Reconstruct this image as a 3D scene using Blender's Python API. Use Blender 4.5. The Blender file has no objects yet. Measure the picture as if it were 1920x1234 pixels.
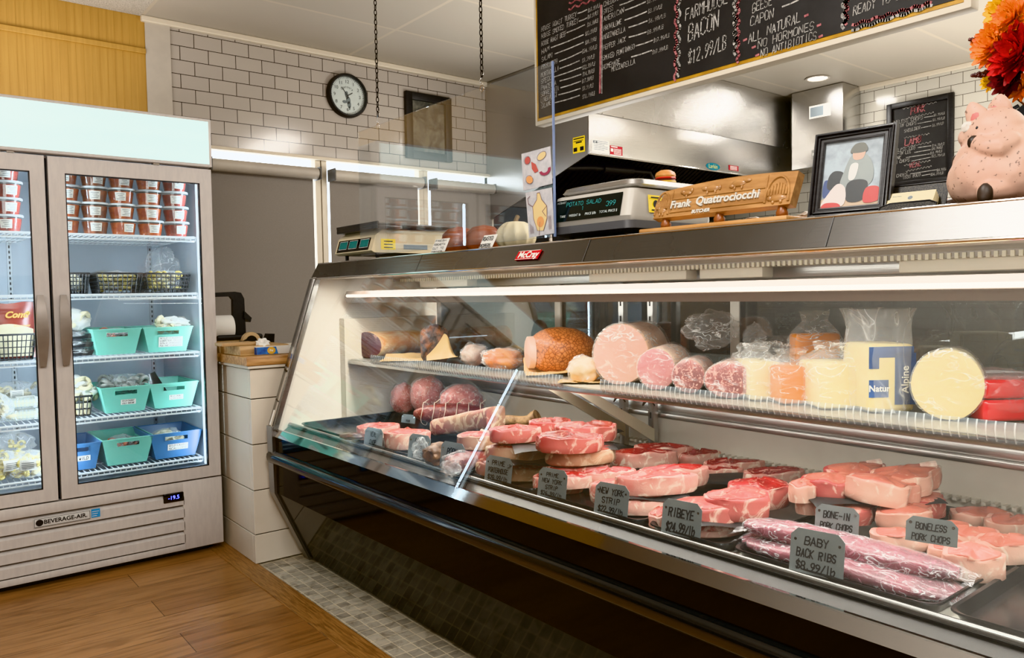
import bpy, bmesh, math, random
from mathutils import Vector as V, Matrix, noise
random.seed(7)
S = bpy.context.scene
COL = S.collection
PI = math.pi
# ---------------------------------------------------------------- camera (solved from the vanishing points of the room)
YAW, PITCH, ROLL, FPX, HC = math.radians(51.326), math.radians(-2.597), math.radians(-0.9267), 1461.0, 1.17
FW = V((math.cos(YAW)*math.cos(PITCH), math.sin(YAW)*math.cos(PITCH), math.sin(PITCH)))
_r = FW.cross(V((0, 0, 1))).normalized(); _u = _r.cross(FW)
RT = _r*math.cos(ROLL) + _u*math.sin(ROLL); UP = RT.cross(FW)
EYE = V((0, 0, HC))
def at(px, py, **k):
    d = FW + RT*((px-960)/FPX) - UP*((py-617)/FPX)
    (a, v), = k.items(); i = 'xyz'.index(a)
    return EYE + d*((v-EYE[i])/d[i])
cam = bpy.data.objects.new('camera', bpy.data.cameras.new('camera')); COL.objects.link(cam)
cam.matrix_world = Matrix(((RT.x, UP.x, -FW.x, 0), (RT.y, UP.y, -FW.y, 0), (RT.z, UP.z, -FW.z, HC), (0, 0, 0, 1)))
cam.data.sensor_width = 36; cam.data.lens = FPX*36/1920; cam.data.clip_start = .02
S.camera = cam
# ---------------------------------------------------------------- materials
def srgb(*c):
    if len(c) == 1: c = (c[0],)*3
    return tuple(((x/255)/12.92 if x/255 <= .04045 else ((x/255+.055)/1.055)**2.4) for x in c)
class NT:
    def __init__(s, name):
        s.m = bpy.data.materials.new(name); s.m.use_nodes = True; s.t = s.m.node_tree; s.t.nodes.clear()
        s.out = s.n('ShaderNodeOutputMaterial')
    def n(s, typ, **k):
        x = s.t.nodes.new(typ)
        for a, v in k.items():
            if a.startswith('i_'):
                key = a[2:].replace('_', ' ')
                x.inputs[int(key) if key.isdigit() else key].default_value = v
            else: setattr(x, a, v)
        return x
    def l(s, a, b): s.t.links.new(a, b)
    def co(s, stretch=(1, 1, 1), loc=(0, 0, 0), rot=(0, 0, 0), src='Object'):
        c = s.n('ShaderNodeTexCoord'); m = s.n('ShaderNodeMapping')
        m.inputs['Scale'].default_value = stretch; m.inputs['Location'].default_value = loc; m.inputs['Rotation'].default_value = rot
        s.l(c.outputs[src], m.inputs[0]); return m.outputs[0]
    def ramp(s, f, stops):
        r = s.n('ShaderNodeValToRGB'); e = r.color_ramp.elements
        while len(e) < len(stops): e.new(.5)
        for k, (p, c) in enumerate(stops): e[k].position = p; e[k].color = (*c, 1) if len(c) == 3 else c
        s.l(f, r.inputs[0]); return r.outputs[0]
def rgba(c): return (*c, 1)
_mc = {}
def pm(name, c1, c2=None, sc=8, ro=.5, me=0, bump=0, bsc=None, em=0, emc=None, stretch=(1, 1, 1), ramp=(.4, .6), detail=4, coat=0, sss=0, dist=0, spec=.5):
    if name in _mc: return _mc[name]
    t = NT(name); b = t.n('ShaderNodeBsdfPrincipled')
    b.inputs['Base Color'].default_value = rgba(c1); b.inputs['Roughness'].default_value = ro; b.inputs['Metallic'].default_value = me
    b.inputs['Specular IOR Level'].default_value = spec
    if coat: b.inputs['Coat Weight'].default_value = coat; b.inputs['Coat Roughness'].default_value = .08
    if sss:
        b.inputs['Subsurface Weight'].default_value = sss; b.inputs['Subsurface Radius'].default_value = (.012, .006, .004)
    if em: b.inputs['Emission Color'].default_value = rgba(emc or c1); b.inputs['Emission Strength'].default_value = em
    if c2 is not None or bump:
        nz = t.n('ShaderNodeTexNoise', i_Scale=sc, i_Detail=detail, i_Roughness=.6, i_Distortion=dist); t.l(t.co(stretch), nz.inputs['Vector'])
        if c2 is not None: t.l(t.ramp(nz.outputs[0], [(ramp[0], c1), (ramp[1], c2)]), b.inputs['Base Color'])
        if bump:
            nb = nz
            if bsc: nb = t.n('ShaderNodeTexNoise', i_Scale=bsc, i_Detail=4); t.l(t.co(stretch), nb.inputs['Vector'])
            bp = t.n('ShaderNodeBump', i_Strength=bump, i_Distance=.01); t.l(nb.outputs[0], bp.inputs['Height']); t.l(bp.outputs[0], b.inputs['Normal'])
    t.l(b.outputs[0], t.out.inputs[0]); _mc[name] = t.m; return t.m
def meat(name, lean, pale, deep, sc=45, amount=.56, ro=.32):
    if name in _mc: return _mc[name]
    t = NT(name); b = t.n('ShaderNodeBsdfPrincipled', i_Roughness=ro)
    v = t.co()
    a = t.n('ShaderNodeTexNoise', i_Scale=sc, i_Detail=5, i_Distortion=1.6, i_Roughness=.6); t.l(v, a.inputs[0])
    c = t.n('ShaderNodeTexNoise', i_Scale=sc*.3, i_Detail=3); t.l(v, c.inputs[0])
    base = t.ramp(c.outputs[0], [(.38, deep), (.62, lean)])
    f = t.ramp(a.outputs[0], [(amount-.03, (0, 0, 0)), (amount+.06, (1, 1, 1))])
    mx = t.n('ShaderNodeMix', data_type='RGBA'); t.l(f, mx.inputs[0]); t.l(base, mx.inputs[6]); mx.inputs[7].default_value = rgba(pale)
    t.l(mx.outputs[2], b.inputs['Base Color'])
    bp = t.n('ShaderNodeBump', i_Strength=.35, i_Distance=.004); t.l(a.outputs[0], bp.inputs['Height']); t.l(bp.outputs[0], b.inputs['Normal'])
    b.inputs['Subsurface Weight'].default_value = .08; b.inputs['Subsurface Radius'].default_value = (.01, .004, .003)
    t.l(b.outputs[0], t.out.inputs[0]); _mc[name] = t.m; return t.m
def glass(name, tint=(.96, .985, .98), haze=.02, ior=1.5, rough=0.0, boost=1.0):
    if name in _mc: return _mc[name]
    t = NT(name); tr = t.n('ShaderNodeBsdfTransparent'); tr.inputs[0].default_value = rgba(tint)
    gl = t.n('ShaderNodeBsdfGlossy'); gl.inputs['Roughness'].default_value = rough; gl.inputs[0].default_value = (1, 1, 1, 1)
    df = t.n('ShaderNodeBsdfDiffuse'); df.inputs[0].default_value = (.8, .85, .86, 1)
    m0 = t.n('ShaderNodeMixShader'); m0.inputs[0].default_value = haze; t.l(tr.outputs[0], m0.inputs[1]); t.l(df.outputs[0], m0.inputs[2])
    lw = t.n('ShaderNodeLayerWeight', i_Blend=.5); pw = t.n('ShaderNodeMath', operation='POWER'); t.l(lw.outputs['Facing'], pw.inputs[0]); pw.inputs[1].default_value = 4.5
    mm = t.n('ShaderNodeMath', operation='MULTIPLY_ADD', use_clamp=True); t.l(pw.outputs[0], mm.inputs[0]); mm.inputs[1].default_value = .9*boost; mm.inputs[2].default_value = .038*boost; src = mm.outputs[0]
    m1 = t.n('ShaderNodeMixShader'); t.l(src, m1.inputs[0]); t.l(m0.outputs[0], m1.inputs[1]); t.l(gl.outputs[0], m1.inputs[2])
    t.l(m1.outputs[0], t.out.inputs[0]); _mc[name] = t.m; return t.m
def film(name, col=(.9, .9, .9), base=.10, streak=.6, sc=14, stretch=(1, 1, 1), ro=.12, edge=.30):
    """thin crumpled clear plastic: mostly see-through, with milky folds and glints painted as pale lines"""
    if name in _mc: return _mc[name]
    t = NT(name); tr = t.n('ShaderNodeBsdfTransparent'); pb = t.n('ShaderNodeBsdfPrincipled', i_Roughness=ro)
    pb.inputs['Base Color'].default_value = rgba(col)
    v = t.co(stretch)
    a = t.n('ShaderNodeTexNoise', i_Scale=sc, i_Detail=1.5, i_Distortion=1.2); t.l(v, a.inputs[0])
    sub = t.n('ShaderNodeMath', operation='SUBTRACT'); t.l(a.outputs[0], sub.inputs[0]); sub.inputs[1].default_value = .5
    ab = t.n('ShaderNodeMath', operation='ABSOLUTE'); t.l(sub.outputs[0], ab.inputs[0])
    line = t.ramp(ab.outputs[0], [(.0, (streak,)*3), (.012, (streak*.35,)*3), (.05, (0,)*3)])  # pale noise lines stand in for glints on the folds
    a2 = t.n('ShaderNodeTexNoise', i_Scale=sc*.55, i_Detail=2); t.l(v, a2.inputs[0]); msk = t.ramp(a2.outputs[0], [(.42, (0,)*3), (.62, (1,)*3)])
    ml = t.n('ShaderNodeMath', operation='MULTIPLY_ADD'); t.l(line, ml.inputs[0]); t.l(msk, ml.inputs[1]); ml.inputs[2].default_value = base; f = ml.outputs[0]
    lw = t.n('ShaderNodeLayerWeight', i_Blend=.25)
    mx = t.n('ShaderNodeMath', operation='MULTIPLY'); t.l(lw.outputs['Facing'], mx.inputs[0]); mx.inputs[1].default_value = edge
    ad = t.n('ShaderNodeMath', operation='ADD', use_clamp=True); t.l(f, ad.inputs[0]); t.l(mx.outputs[0], ad.inputs[1])
    bp = t.n('ShaderNodeBump', i_Strength=.8, i_Distance=.01); t.l(a.outputs[0], bp.inputs['Height']); t.l(bp.outputs[0], pb.inputs['Normal'])
    m = t.n('ShaderNodeMixShader'); t.l(ad.outputs[0], m.inputs[0]); t.l(tr.outputs[0], m.inputs[1]); t.l(pb.outputs[0], m.inputs[2])
    t.l(m.outputs[0], t.out.inputs[0]); _mc[name] = t.m; return t.m
def brick(name, axes, off, bw, rh, c1, c2, mc, ms, ro=.18, offset=.5, bump=.4, freq=2, grain=None, mottled=0):
    """brick pattern laid in a world plane: axes e.g. 'xz'"""
    t = NT(name); b = t.n('ShaderNodeBsdfPrincipled', i_Roughness=ro)
    g = t.n('ShaderNodeNewGeometry'); sp = t.n('ShaderNodeSeparateXYZ'); t.l(g.outputs['Position'], sp.inputs[0])
    cb = t.n('ShaderNodeCombineXYZ')
    for k in (0, 1):
        ad = t.n('ShaderNodeMath', operation='ADD'); t.l(sp.outputs['xyz'.index(axes[k])], ad.inputs[0]); ad.inputs[1].default_value = off[k]
        t.l(ad.outputs[0], cb.inputs[k])
    br = t.n('ShaderNodeTexBrick', offset=offset, offset_frequency=freq, squash=1, i_Scale=1, i_Mortar_Size=ms, i_Mortar_Smooth=.15, i_Bias=0, i_Brick_Width=bw, i_Row_Height=rh)
    br.inputs['Color1'].default_value = rgba(c1); br.inputs['Color2'].default_value = rgba(c2); br.inputs['Mortar'].default_value = rgba(mc)
    t.l(cb.outputs[0], br.inputs['Vector']); col = br.outputs['Color']
    h = br.outputs['Fac']
    if grain or mottled:
        nz = t.n('ShaderNodeTexNoise', i_Scale=1, i_Detail=6, i_Roughness=.62, i_Distortion=.6)
        mp = t.n('ShaderNodeMapping'); mp.inputs['Scale'].default_value = grain or (mottled,)*3; t.l(g.outputs['Position'], mp.inputs[0]); t.l(mp.outputs[0], nz.inputs[0])
        sh = t.ramp(nz.outputs[0], [(.3, (.42, .38, .34)), (.52, (1, 1, 1)), (.72, (1.18, 1.12, 1.05))])
        if grain:
            n2 = t.n('ShaderNodeTexNoise', i_Scale=1, i_Detail=3, i_Distortion=1.5); m2 = t.n('ShaderNodeMapping'); m2.inputs['Scale'].default_value = (2.2, 9, 1)
            t.l(g.outputs['Position'], m2.inputs[0]); t.l(m2.outputs[0], n2.inputs[0])
            s2 = t.ramp(n2.outputs[0], [(.30, (.5, .44, .4)), (.45, (1, 1, 1))])
            mz = t.n('ShaderNodeMix', data_type='RGBA', blend_type='MULTIPLY'); mz.inputs[0].default_value = .8; t.l(sh, mz.inputs[6]); t.l(s2, mz.inputs[7]); sh = mz.outputs[2]
        mx = t.n('ShaderNodeMix', data_type='RGBA', blend_type='MULTIPLY'); mx.inputs[0].default_value = .75; t.l(col, mx.inputs[6]); t.l(sh, mx.inputs[7]); col = mx.outputs[2]
    t.l(col, b.inputs['Base Color'])
    bp = t.n('ShaderNodeBump', i_Strength=bump, i_Distance=.002, invert=True); t.l(h, bp.inputs['Height']); t.l(bp.outputs[0], b.inputs['Normal'])
    t.l(b.outputs[0], t.out.inputs[0]); return t.m
def emit(name, col, st):
    if name in _mc: return _mc[name]
    t = NT(name); e = t.n('ShaderNodeEmission', i_Strength=st); e.inputs[0].default_value = rgba(col); t.l(e.outputs[0], t.out.inputs[0]); _mc[name] = t.m; return t.m
def steel(name, col=.62, ro=.28, dirv=(1, 1, 60), bump=.06, spots=0):
    if name in _mc: return _mc[name]
    t = NT(name); b = t.n('ShaderNodeBsdfPrincipled', i_Metallic=1.0); b.inputs['Base Color'].default_value = rgba((col, col*.985, col*.96))
    n = t.n('ShaderNodeTexNoise', i_Scale=6, i_Detail=4); t.l(t.co(dirv), n.inputs[0])
    n2 = t.n('ShaderNodeTexNoise', i_Scale=3, i_Detail=3, i_Distortion=1); t.l(t.co(), n2.inputs[0])
    r = t.ramp(n2.outputs[0], [(.3, (ro*.92,)*3), (.7, (ro*1.12,)*3)]); t.l(r, b.inputs['Roughness'])
    bp = t.n('ShaderNodeBump', i_Strength=bump, i_Distance=.01); t.l(n.outputs[0], bp.inputs['Height']); t.l(bp.outputs[0], b.inputs['Normal'])
    t.l(b.outputs[0], t.out.inputs[0]); _mc[name] = t.m; return t.m
# ---------------------------------------------------------------- mesh building
class MB:
    def __init__(s): s.bm = bmesh.new(); s._mi = 0
    @property
    def mi(s): return s._mi
    @mi.setter
    def mi(s, v):
        for f in s.bm.faces: f.tag = True
        s._mi = v
    def _done(s, n0):
        if s._mi:
            for f in s.bm.faces:
                if not f.tag: f.material_index = s._mi
        return s
    def box(s, a, b, bev=0, rot=None, seg=2):
        """axis box from corner a to corner b; rot = Matrix about its centre"""
        n0 = len(s.bm.faces); c = (V(a)+V(b))/2; d = V(b)-V(a)
        m = Matrix.Translation(c) @ (rot.to_4x4() if rot else Matrix()) @ Matrix.Diagonal((abs(d.x), abs(d.y), abs(d.z), 1))
        vs = bmesh.ops.create_cube(s.bm, size=1, matrix=m)['verts']
        if bev:
            es = list({e for v in vs for e in v.link_edges})
            bmesh.ops.bevel(s.bm, geom=es, offset=bev, segments=seg, affect='EDGES', profile=.5, clamp_overlap=True)
        return s._done(n0)
    def face(s, pts):
        n0 = len(s.bm.faces); s.bm.faces.new([s.bm.verts.new(p) for p in pts]); return s._done(n0)
    def prism(s, pts, d):
        """closed polygon of 3-D points pushed along vector d"""
        n0 = len(s.bm.faces); d = V(d)
        a = [s.bm.verts.new(p) for p in pts]; b = [s.bm.verts.new(V(p)+d) for p in pts]; n = len(pts)
        s.bm.faces.new(a[::-1]); s.bm.faces.new(b)
        for i in range(n): s.bm.faces.new((a[i], a[(i+1) % n], b[(i+1) % n], b[i]))
        return s._done(n0)
    def rings(s, rs, cap=(True, True), closed=True):
        n0 = len(s.bm.faces); R = [[s.bm.verts.new(p) for p in r] for r in rs]; n = len(rs[0])
        for a, b in zip(R, R[1:]):
            for i in range(n if closed else n-1): s.bm.faces.new((a[i], a[(i+1) % n], b[(i+1) % n], b[i]))
        if cap[0]: s.bm.faces.new(R[0][::-1])
        if cap[1]: s.bm.faces.new(R[-1])
        return s._done(n0)
    def tube(s, pts, r, n=8, cap=True, closed=False):
        pts = [V(p) for p in pts]; rs = []; N = len(pts); up = None
        for i, p in enumerate(pts):
            if closed: t = (pts[(i+1) % N]-pts[i-1]).normalized()
            else: t = (pts[min(i+1, N-1)]-pts[max(i-1, 0)]).normalized()
            if up is None: up = V((0, 0, 1)) if abs(t.z) < .9 else V((1, 0, 0))
            x = up.cross(t).normalized(); y = t.cross(x); up = y
            rr = r[i] if isinstance(r, (list, tuple)) else r
            rs.append([p + (x*math.cos(2*PI*k/n)+y*math.sin(2*PI*k/n))*rr for k in range(n)])
        if closed: rs.append(rs[0])
        return s.rings(rs, (cap and not closed,)*2)
    def lathe(s, prof, n=24, m=None, cap=(True, True)):
        """profile of (r, z) about local z, placed by matrix m"""
        m = m or Matrix()
        return s.rings([[m @ V((max(r, 1e-4)*math.cos(2*PI*k/n), max(r, 1e-4)*math.sin(2*PI*k/n), z)) for k in range(n)] for r, z in prof], cap)
    def ball(s, c, rad, n=3, amp=0, fr=8, seed=0, m=None, ridge=0, flat=None):
        n0 = len(s.bm.faces); rad = V(rad) if not isinstance(rad, (int, float)) else V((rad,)*3)
        vs = bmesh.ops.create_icosphere(s.bm, subdivisions=n, radius=1)['verts']; so = V((seed*3.1, seed*1.7, seed*2.3))
        for v in vs:
            d = v.co.copy(); k = 1
            if amp: k += amp*noise.noise(d*fr+so)
            if ridge: k += ridge*(abs(noise.noise(d*fr*1.7+so*2))-.25)
            p = V((d.x*rad.x*k, d.y*rad.y*k, d.z*rad.z*k))
            if flat is not None and p.z < -rad.z*flat: p.z = -rad.z*flat
            if m: p = m @ p
            v.co = p + V(c)
        return s._done(n0)
    def grid(s, f, nu, nv, thick=0):
        n0 = len(s.bm.faces)
        P = [[V(f(i/nu, j/nv)) for j in range(nv+1)] for i in range(nu+1)]
        g = [[s.bm.verts.new(p) for p in r] for r in P]
        for i in range(nu):
            for j in range(nv): s.bm.faces.new((g[i][j], g[i+1][j], g[i+1][j+1], g[i][j+1]))
        return s._done(n0)
    def add_mesh(s, me, m=None):
        n0 = len(s.bm.faces); b2 = bmesh.new(); b2.from_mesh(me)
        if m: b2.transform(m)
        tmp = bpy.data.meshes.new('tmp'); b2.to_mesh(tmp); b2.free(); s.bm.from_mesh(tmp); bpy.data.meshes.remove(tmp)
        return s._done(n0)
    def obj(s, name, mats, parent=None, smooth=40, world=True):
        bmesh.ops.recalc_face_normals(s.bm, faces=s.bm.faces)
        if smooth:
            a = math.radians(smooth)
            for f in s.bm.faces: f.smooth = True
            for e in s.bm.edges:
                if len(e.link_faces) == 2 and e.calc_face_angle(0) > a: e.smooth = False
        if parent is not None and world:
            M = Matrix()
            ch = []
            o = parent
            while o is not None: ch.append(o.matrix_basis.copy()); o = o.parent
            for x in reversed(ch): M = M @ x
            s.bm.transform(M.inverted())
        me = bpy.data.meshes.new(name); s.bm.to_mesh(me); s.bm.free()
        for m in (mats if isinstance(mats, (list, tuple)) else [mats]): me.materials.append(m)
        o = bpy.data.objects.new(name, me); COL.objects.link(o)
        if parent is not None: o.parent = parent
        return o
def tag(o, label=None, cat=None, group=None, kind=None):
    for k, v in (('label', label), ('category', cat), ('group', group), ('kind', kind)):
        if v: o[k] = v
    return o
def thing(name, label, cat, loc=(0, 0, 0), rotz=0, group=None, m=None):
    o = bpy.data.objects.new(name, None); COL.objects.link(o); o.empty_display_size = .02
    if m is not None: o.matrix_basis = m
    else: o.matrix_basis = Matrix.Translation(V(loc)) @ Matrix.Rotation(rotz, 4, 'Z')
    return tag(o, label, cat, group)
def struct(name, mb, mats, parent=None, smooth=0):
    o = mb.obj(name, mats, parent, smooth)
    if parent is None: o['kind'] = 'structure'
    return o
def dup(o, m, label=None, parent=None):
    """copy of a thing with copies of its parts and sub-parts"""
    c = o.copy(); COL.objects.link(c)
    if parent is not None: c.parent = parent
    elif m is not None: c.matrix_basis = m
    if label: c['label'] = label
    for ch in [x for x in bpy.data.objects if x.parent == o]: dup(ch, None, None, c)
    return c
def RZ(a): return Matrix.Rotation(a, 4, 'Z')
def RX(a): return Matrix.Rotation(a, 4, 'X')
def RY(a): return Matrix.Rotation(a, 4, 'Y')
def T(*p): return Matrix.Translation(V(p[0]) if len(p) == 1 else V(p))
# ---------------------------------------------------------------- lettering
_O = "16 05 01 10 30 41 45 36 16"; _S = "45 36 16 05 04 13 33 42 41 30 10 01"
GL = {'A': "00 26 40|12 32", 'B': "00 06 36 45 44 33 03|33 42 41 30 00", 'C': "45 36 16 05 01 10 30 41", 'D': "00 06 26 44 42 20 00", 'E': "46 06 00 40|03 33",
 'F': "46 06 00|03 33", 'G': "45 36 16 05 01 10 30 41 43 23", 'H': "00 06|40 46|03 43", 'I': "20 26", 'J': "36 31 20 10 01", 'K': "00 06|46 03 40", 'L': "06 00 40",
 'M': "00 06 23 46 40", 'N': "00 06 40 46", 'O': _O, 'P': "00 06 36 45 44 33 03", 'Q': _O+"|22 40", 'R': "00 06 36 45 44 33 03|23 40", 'S': _S, 'T': "06 46|26 20",
 'U': "06 01 10 30 41 46", 'V': "06 20 46", 'W': "06 10 23 30 46", 'X': "06 40|00 46", 'Y': "06 23 46|23 20", 'Z': "06 46 00 40",
 '0': _O, '1': "15 26 20", '2': "05 16 36 45 44 00 40", '3': "05 16 36 45 44 33 42 41 30 10 01", '4': "30 36 02 42", '5': "46 06 04 34 43 41 30 10 01", '6': "36 14 01 10 30 41 42 33 03",
 '7': "06 46 10", '8': "13 04 05 16 36 45 44 33 13 02 01 10 30 41 42 33", '9': "10 32 45 36 16 05 04 13 43", '$': _S+"|27 20", '/': "00 46", '.': "20 21", '-': "03 43", "'": "26 25",
 'l': "26 20", 'b': "06 00 30 41 43 34 03", 'c': "43 34 14 03 01 10 30 41", 'h': "06 00|03 34 43 40", 'o': "14 03 01 10 30 41 43 34 14", 'p': "0- 04 34 43 41 30 00", 's': "44 14 03 32 41 30 00"}
def strokes(mb, text, o, ex, ey, h, w=None, lw=.12, jit=.06, slant=.08):
    """hand lettering: flat pen strokes in the plane (ex, ey) from o; h cap height, w total width"""
    rnd = random.Random(text); o = V(o); ex = V(ex).normalized(); ey = V(ey).normalized(); nrm = ex.cross(ey)
    adv = .9 if w is None else w/(h*max(1, len(text))); gw = adv*.72; half = h*lw/2
    for i, chh in enumerate(text):
        g = GL.get(chh) or GL.get(chh.upper())
        if not g: continue
        dy = rnd.uniform(-.05, .05)
        for st in g.split('|'):
            P = []
            for tk in st.split():
                x = int(tk[0])/4; y = (-2 if tk[1] == '-' else int(tk[1]))/6
                x += rnd.uniform(-jit, jit); y += rnd.uniform(-jit, jit)*.7+dy
                P.append(o + ex*(h*(i*adv + x*gw + slant*y)) + ey*(h*y))
            for a, b in zip(P, P[1:]):
                d = (b-a)
                if d.length < 1e-6: continue
                d.normalize(); q = nrm.cross(d)*half; e = d*half*.8
                mb.face([a-e-q, b+e-q, b+e+q, a-e+q])
def poly(mb, pts, nrm, w):
    pts = [V(p) for p in pts]; nrm = V(nrm)
    for a, b in zip(pts, pts[1:]):
        d = (b-a)
        if d.length < 1e-7: continue
        d.normalize(); q = nrm.cross(d)*w/2; mb.face([a-q-d*w*.3, b-q+d*w*.3, b+q+d*w*.3, a+q-d*w*.3])
def type_mesh(text, size, align='CENTER', extrude=0, shear=0, bold=0):
    c = bpy.data.curves.new('type', 'FONT'); c.body = text; c.size = size; c.align_x = align; c.align_y = 'CENTER'; c.extrude = extrude; c.shear = shear; c.offset = bold; c.resolution_u = 3
    o = bpy.data.objects.new('type', c); COL.objects.link(o)
    bpy.context.view_layer.update()
    me = bpy.data.meshes.new_from_object(o.evaluated_get(bpy.context.evaluated_depsgraph_get()))
    bpy.data.objects.remove(o); bpy.data.curves.remove(c); return me
def plane_m(o, ex, ey):
    ex = V(ex).normalized(); ey = V(ey).normalized(); ez = ex.cross(ey)
    return Matrix(((ex.x, ey.x, ez.x, o[0]), (ex.y, ey.y, ez.y, o[1]), (ex.z, ey.z, ez.z, o[2]), (0, 0, 0, 1)))
def disc(mb, c, ex, ey, rx, ry=None, n=28):
    ry = ry or rx; c = V(c); ex = V(ex); ey = V(ey)
    mb.face([c+ex*rx*math.cos(2*PI*k/n)+ey*ry*math.sin(2*PI*k/n) for k in range(n)])
def smooth_loop(ctrl, n=40):
    """closed Catmull-Rom through 2-D control points"""
    out = []; m = len(ctrl)
    for k in range(n):
        u = k/n*m; i = int(u); f = u-i; p0, p1, p2, p3 = [ctrl[(i+j-1) % m] for j in range(4)]
        out.append(tuple(.5*((2*p1[a]) + (-p0[a]+p2[a])*f + (2*p0[a]-5*p1[a]+4*p2[a]-p3[a])*f*f + (-p0[a]+3*p1[a]-3*p2[a]+p3[a])*f**3) for a in (0, 1)))
    return out
X, Y, Z = V((1, 0, 0)), V((0, 1, 0)), V((0, 0, 1))
# ================================================================ THE ROOM
YB, XR, ZC = 4.59, 5.865, 2.705
white = pm('painted white', srgb(190, 182, 170), srgb(178, 170, 160), sc=3, ro=.45)
cream = pm('cream paint', srgb(214, 204, 186), ro=.5)
black_plastic = pm('black plastic', srgb(24, 24, 26), ro=.4)
black_gloss = pm('black gloss', srgb(14, 12, 11), ro=.08)
black_wood = pm('black painted wood', srgb(22, 22, 24), srgb(36, 36, 38), sc=30, ro=.42, stretch=(1, 1, 8))
ss = steel('brushed steel', .60, .27)
ss_v = steel('brushed steel vertical', .66, .24, (60, 60, 1))
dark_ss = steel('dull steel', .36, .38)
chrome = steel('polished steel', .72, .09, bump=0)
paper = pm('white paper', srgb(226, 224, 218), ro=.7)
ink = pm('black marker ink', srgb(20, 20, 24), ro=.6)
red_ink = pm('red print', srgb(150, 20, 36), ro=.6)
chalk = pm('white chalk', srgb(176, 173, 168), srgb(128, 126, 122), sc=90, ro=.9)
chalk_red = pm('pink chalk', srgb(170, 112, 114), srgb(140, 84, 88), sc=90, ro=.9)
# floors
fm = brick('oak planks', 'xy', (.35, .02), 1.75, .19, srgb(156, 116, 78), srgb(132, 94, 60), srgb(84, 60, 38), .0016, ro=.34, offset=.37, bump=.25, grain=(3.2, 42, 1))
m = MB().box((-2.3, -2.7, -.06), (1.13, 4.7, 0)); struct('floor', m, fm)
tf = brick('stone mosaic', 'xy', (.0, .0), .0475, .0475, srgb(178, 170, 154), srgb(142, 136, 124), srgb(196, 184, 160), .0022, ro=.42, offset=0, bump=.5, mottled=22)
m = MB().box((1.225, -2.7, -.06), (6.0, 4.7, 0)); struct('floor', m, tf)
m = MB().box((1.13, -2.7, -.06), (1.225, 4.7, .004), bev=.002)
struct('trim_1', m, pm('oak threshold', srgb(156, 116, 76), srgb(116, 82, 50), sc=9, ro=.36, stretch=(16, 1.2, 1), detail=6, dist=.8))
# ceiling
cm = brick('ceiling panels', 'xy', (-1.14, -2.15), 1.22, .61, srgb(178, 170, 158), srgb(172, 165, 153), srgb(190, 180, 164), .011, ro=.55, offset=0, bump=-.6)
m = MB().box((-2.3, -2.7, ZC), (6.0, 4.7, ZC+.05)); struct('ceiling', m, cm)
m = MB().box((-.6, 4.0, ZC-.004), (1.13, 4.58, ZC-.001)); struct('trim_2', m, pm('acoustic tile', srgb(206, 200, 190), srgb(170, 164, 154), sc=160, ro=.9, bump=.5))
# back wall: tile above the window heads, yellow boarding to the left
zl = at(318.4, 82.7, y=YB).z; xj = at(363, 66, y=YB).x
tb = brick('subway tile back', 'xz', (-xj-.0777, -zl), .1555, .0777, srgb(178, 170, 161), srgb(173, 165, 157), srgb(50, 43, 38), .0021, ro=.14)
yel = pm('yellow beadboard', srgb(182, 144, 78), srgb(174, 136, 72), sc=6, ro=.5, stretch=(14, 1, .4))
m = MB(); m.box((1.28, YB, 2.035), (3.47, 4.72, ZC)); m.mi = 1
m.box((1.15, YB-.012, 0), (1.28, 4.72, ZC)); m.mi = 2; m.box((-2.3, YB-.006, 0), (1.15, 4.72, ZC))
for k in range(58): m.box((-1.0+k*.037, YB-.0075, .9), (-.997+k*.037, YB-.005, ZC))
m.mi = 1
m.box((1.28, YB+.01, 0), (3.47, 4.72, .86)); m.box((1.28, YB+.005, .86), (1.44, 4.72, 2.035)); m.mi = 3; m.box((3.47, YB, 0), (6.0, 4.72, ZC))
struct('wall_back', m, [tb, white, yel, pm('dark steel backsplash', (.035, .036, .04), ro=.35, me=.5)])
m = MB().box((-2.2, YB-.022, 2.50), (1.15, YB-.005, 2.528), bev=.003); struct('trim_3', m, yel)
m = MB().box((1.13, YB-.03, 2.672), (3.46, YB+.01, ZC), bev=.006); struct('trim_4', m, cream)
m = MB().box((1.28, YB-.045, 2.02), (3.46, YB+.01, 2.04), bev=.003); struct('trim_5', m, cream)
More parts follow.
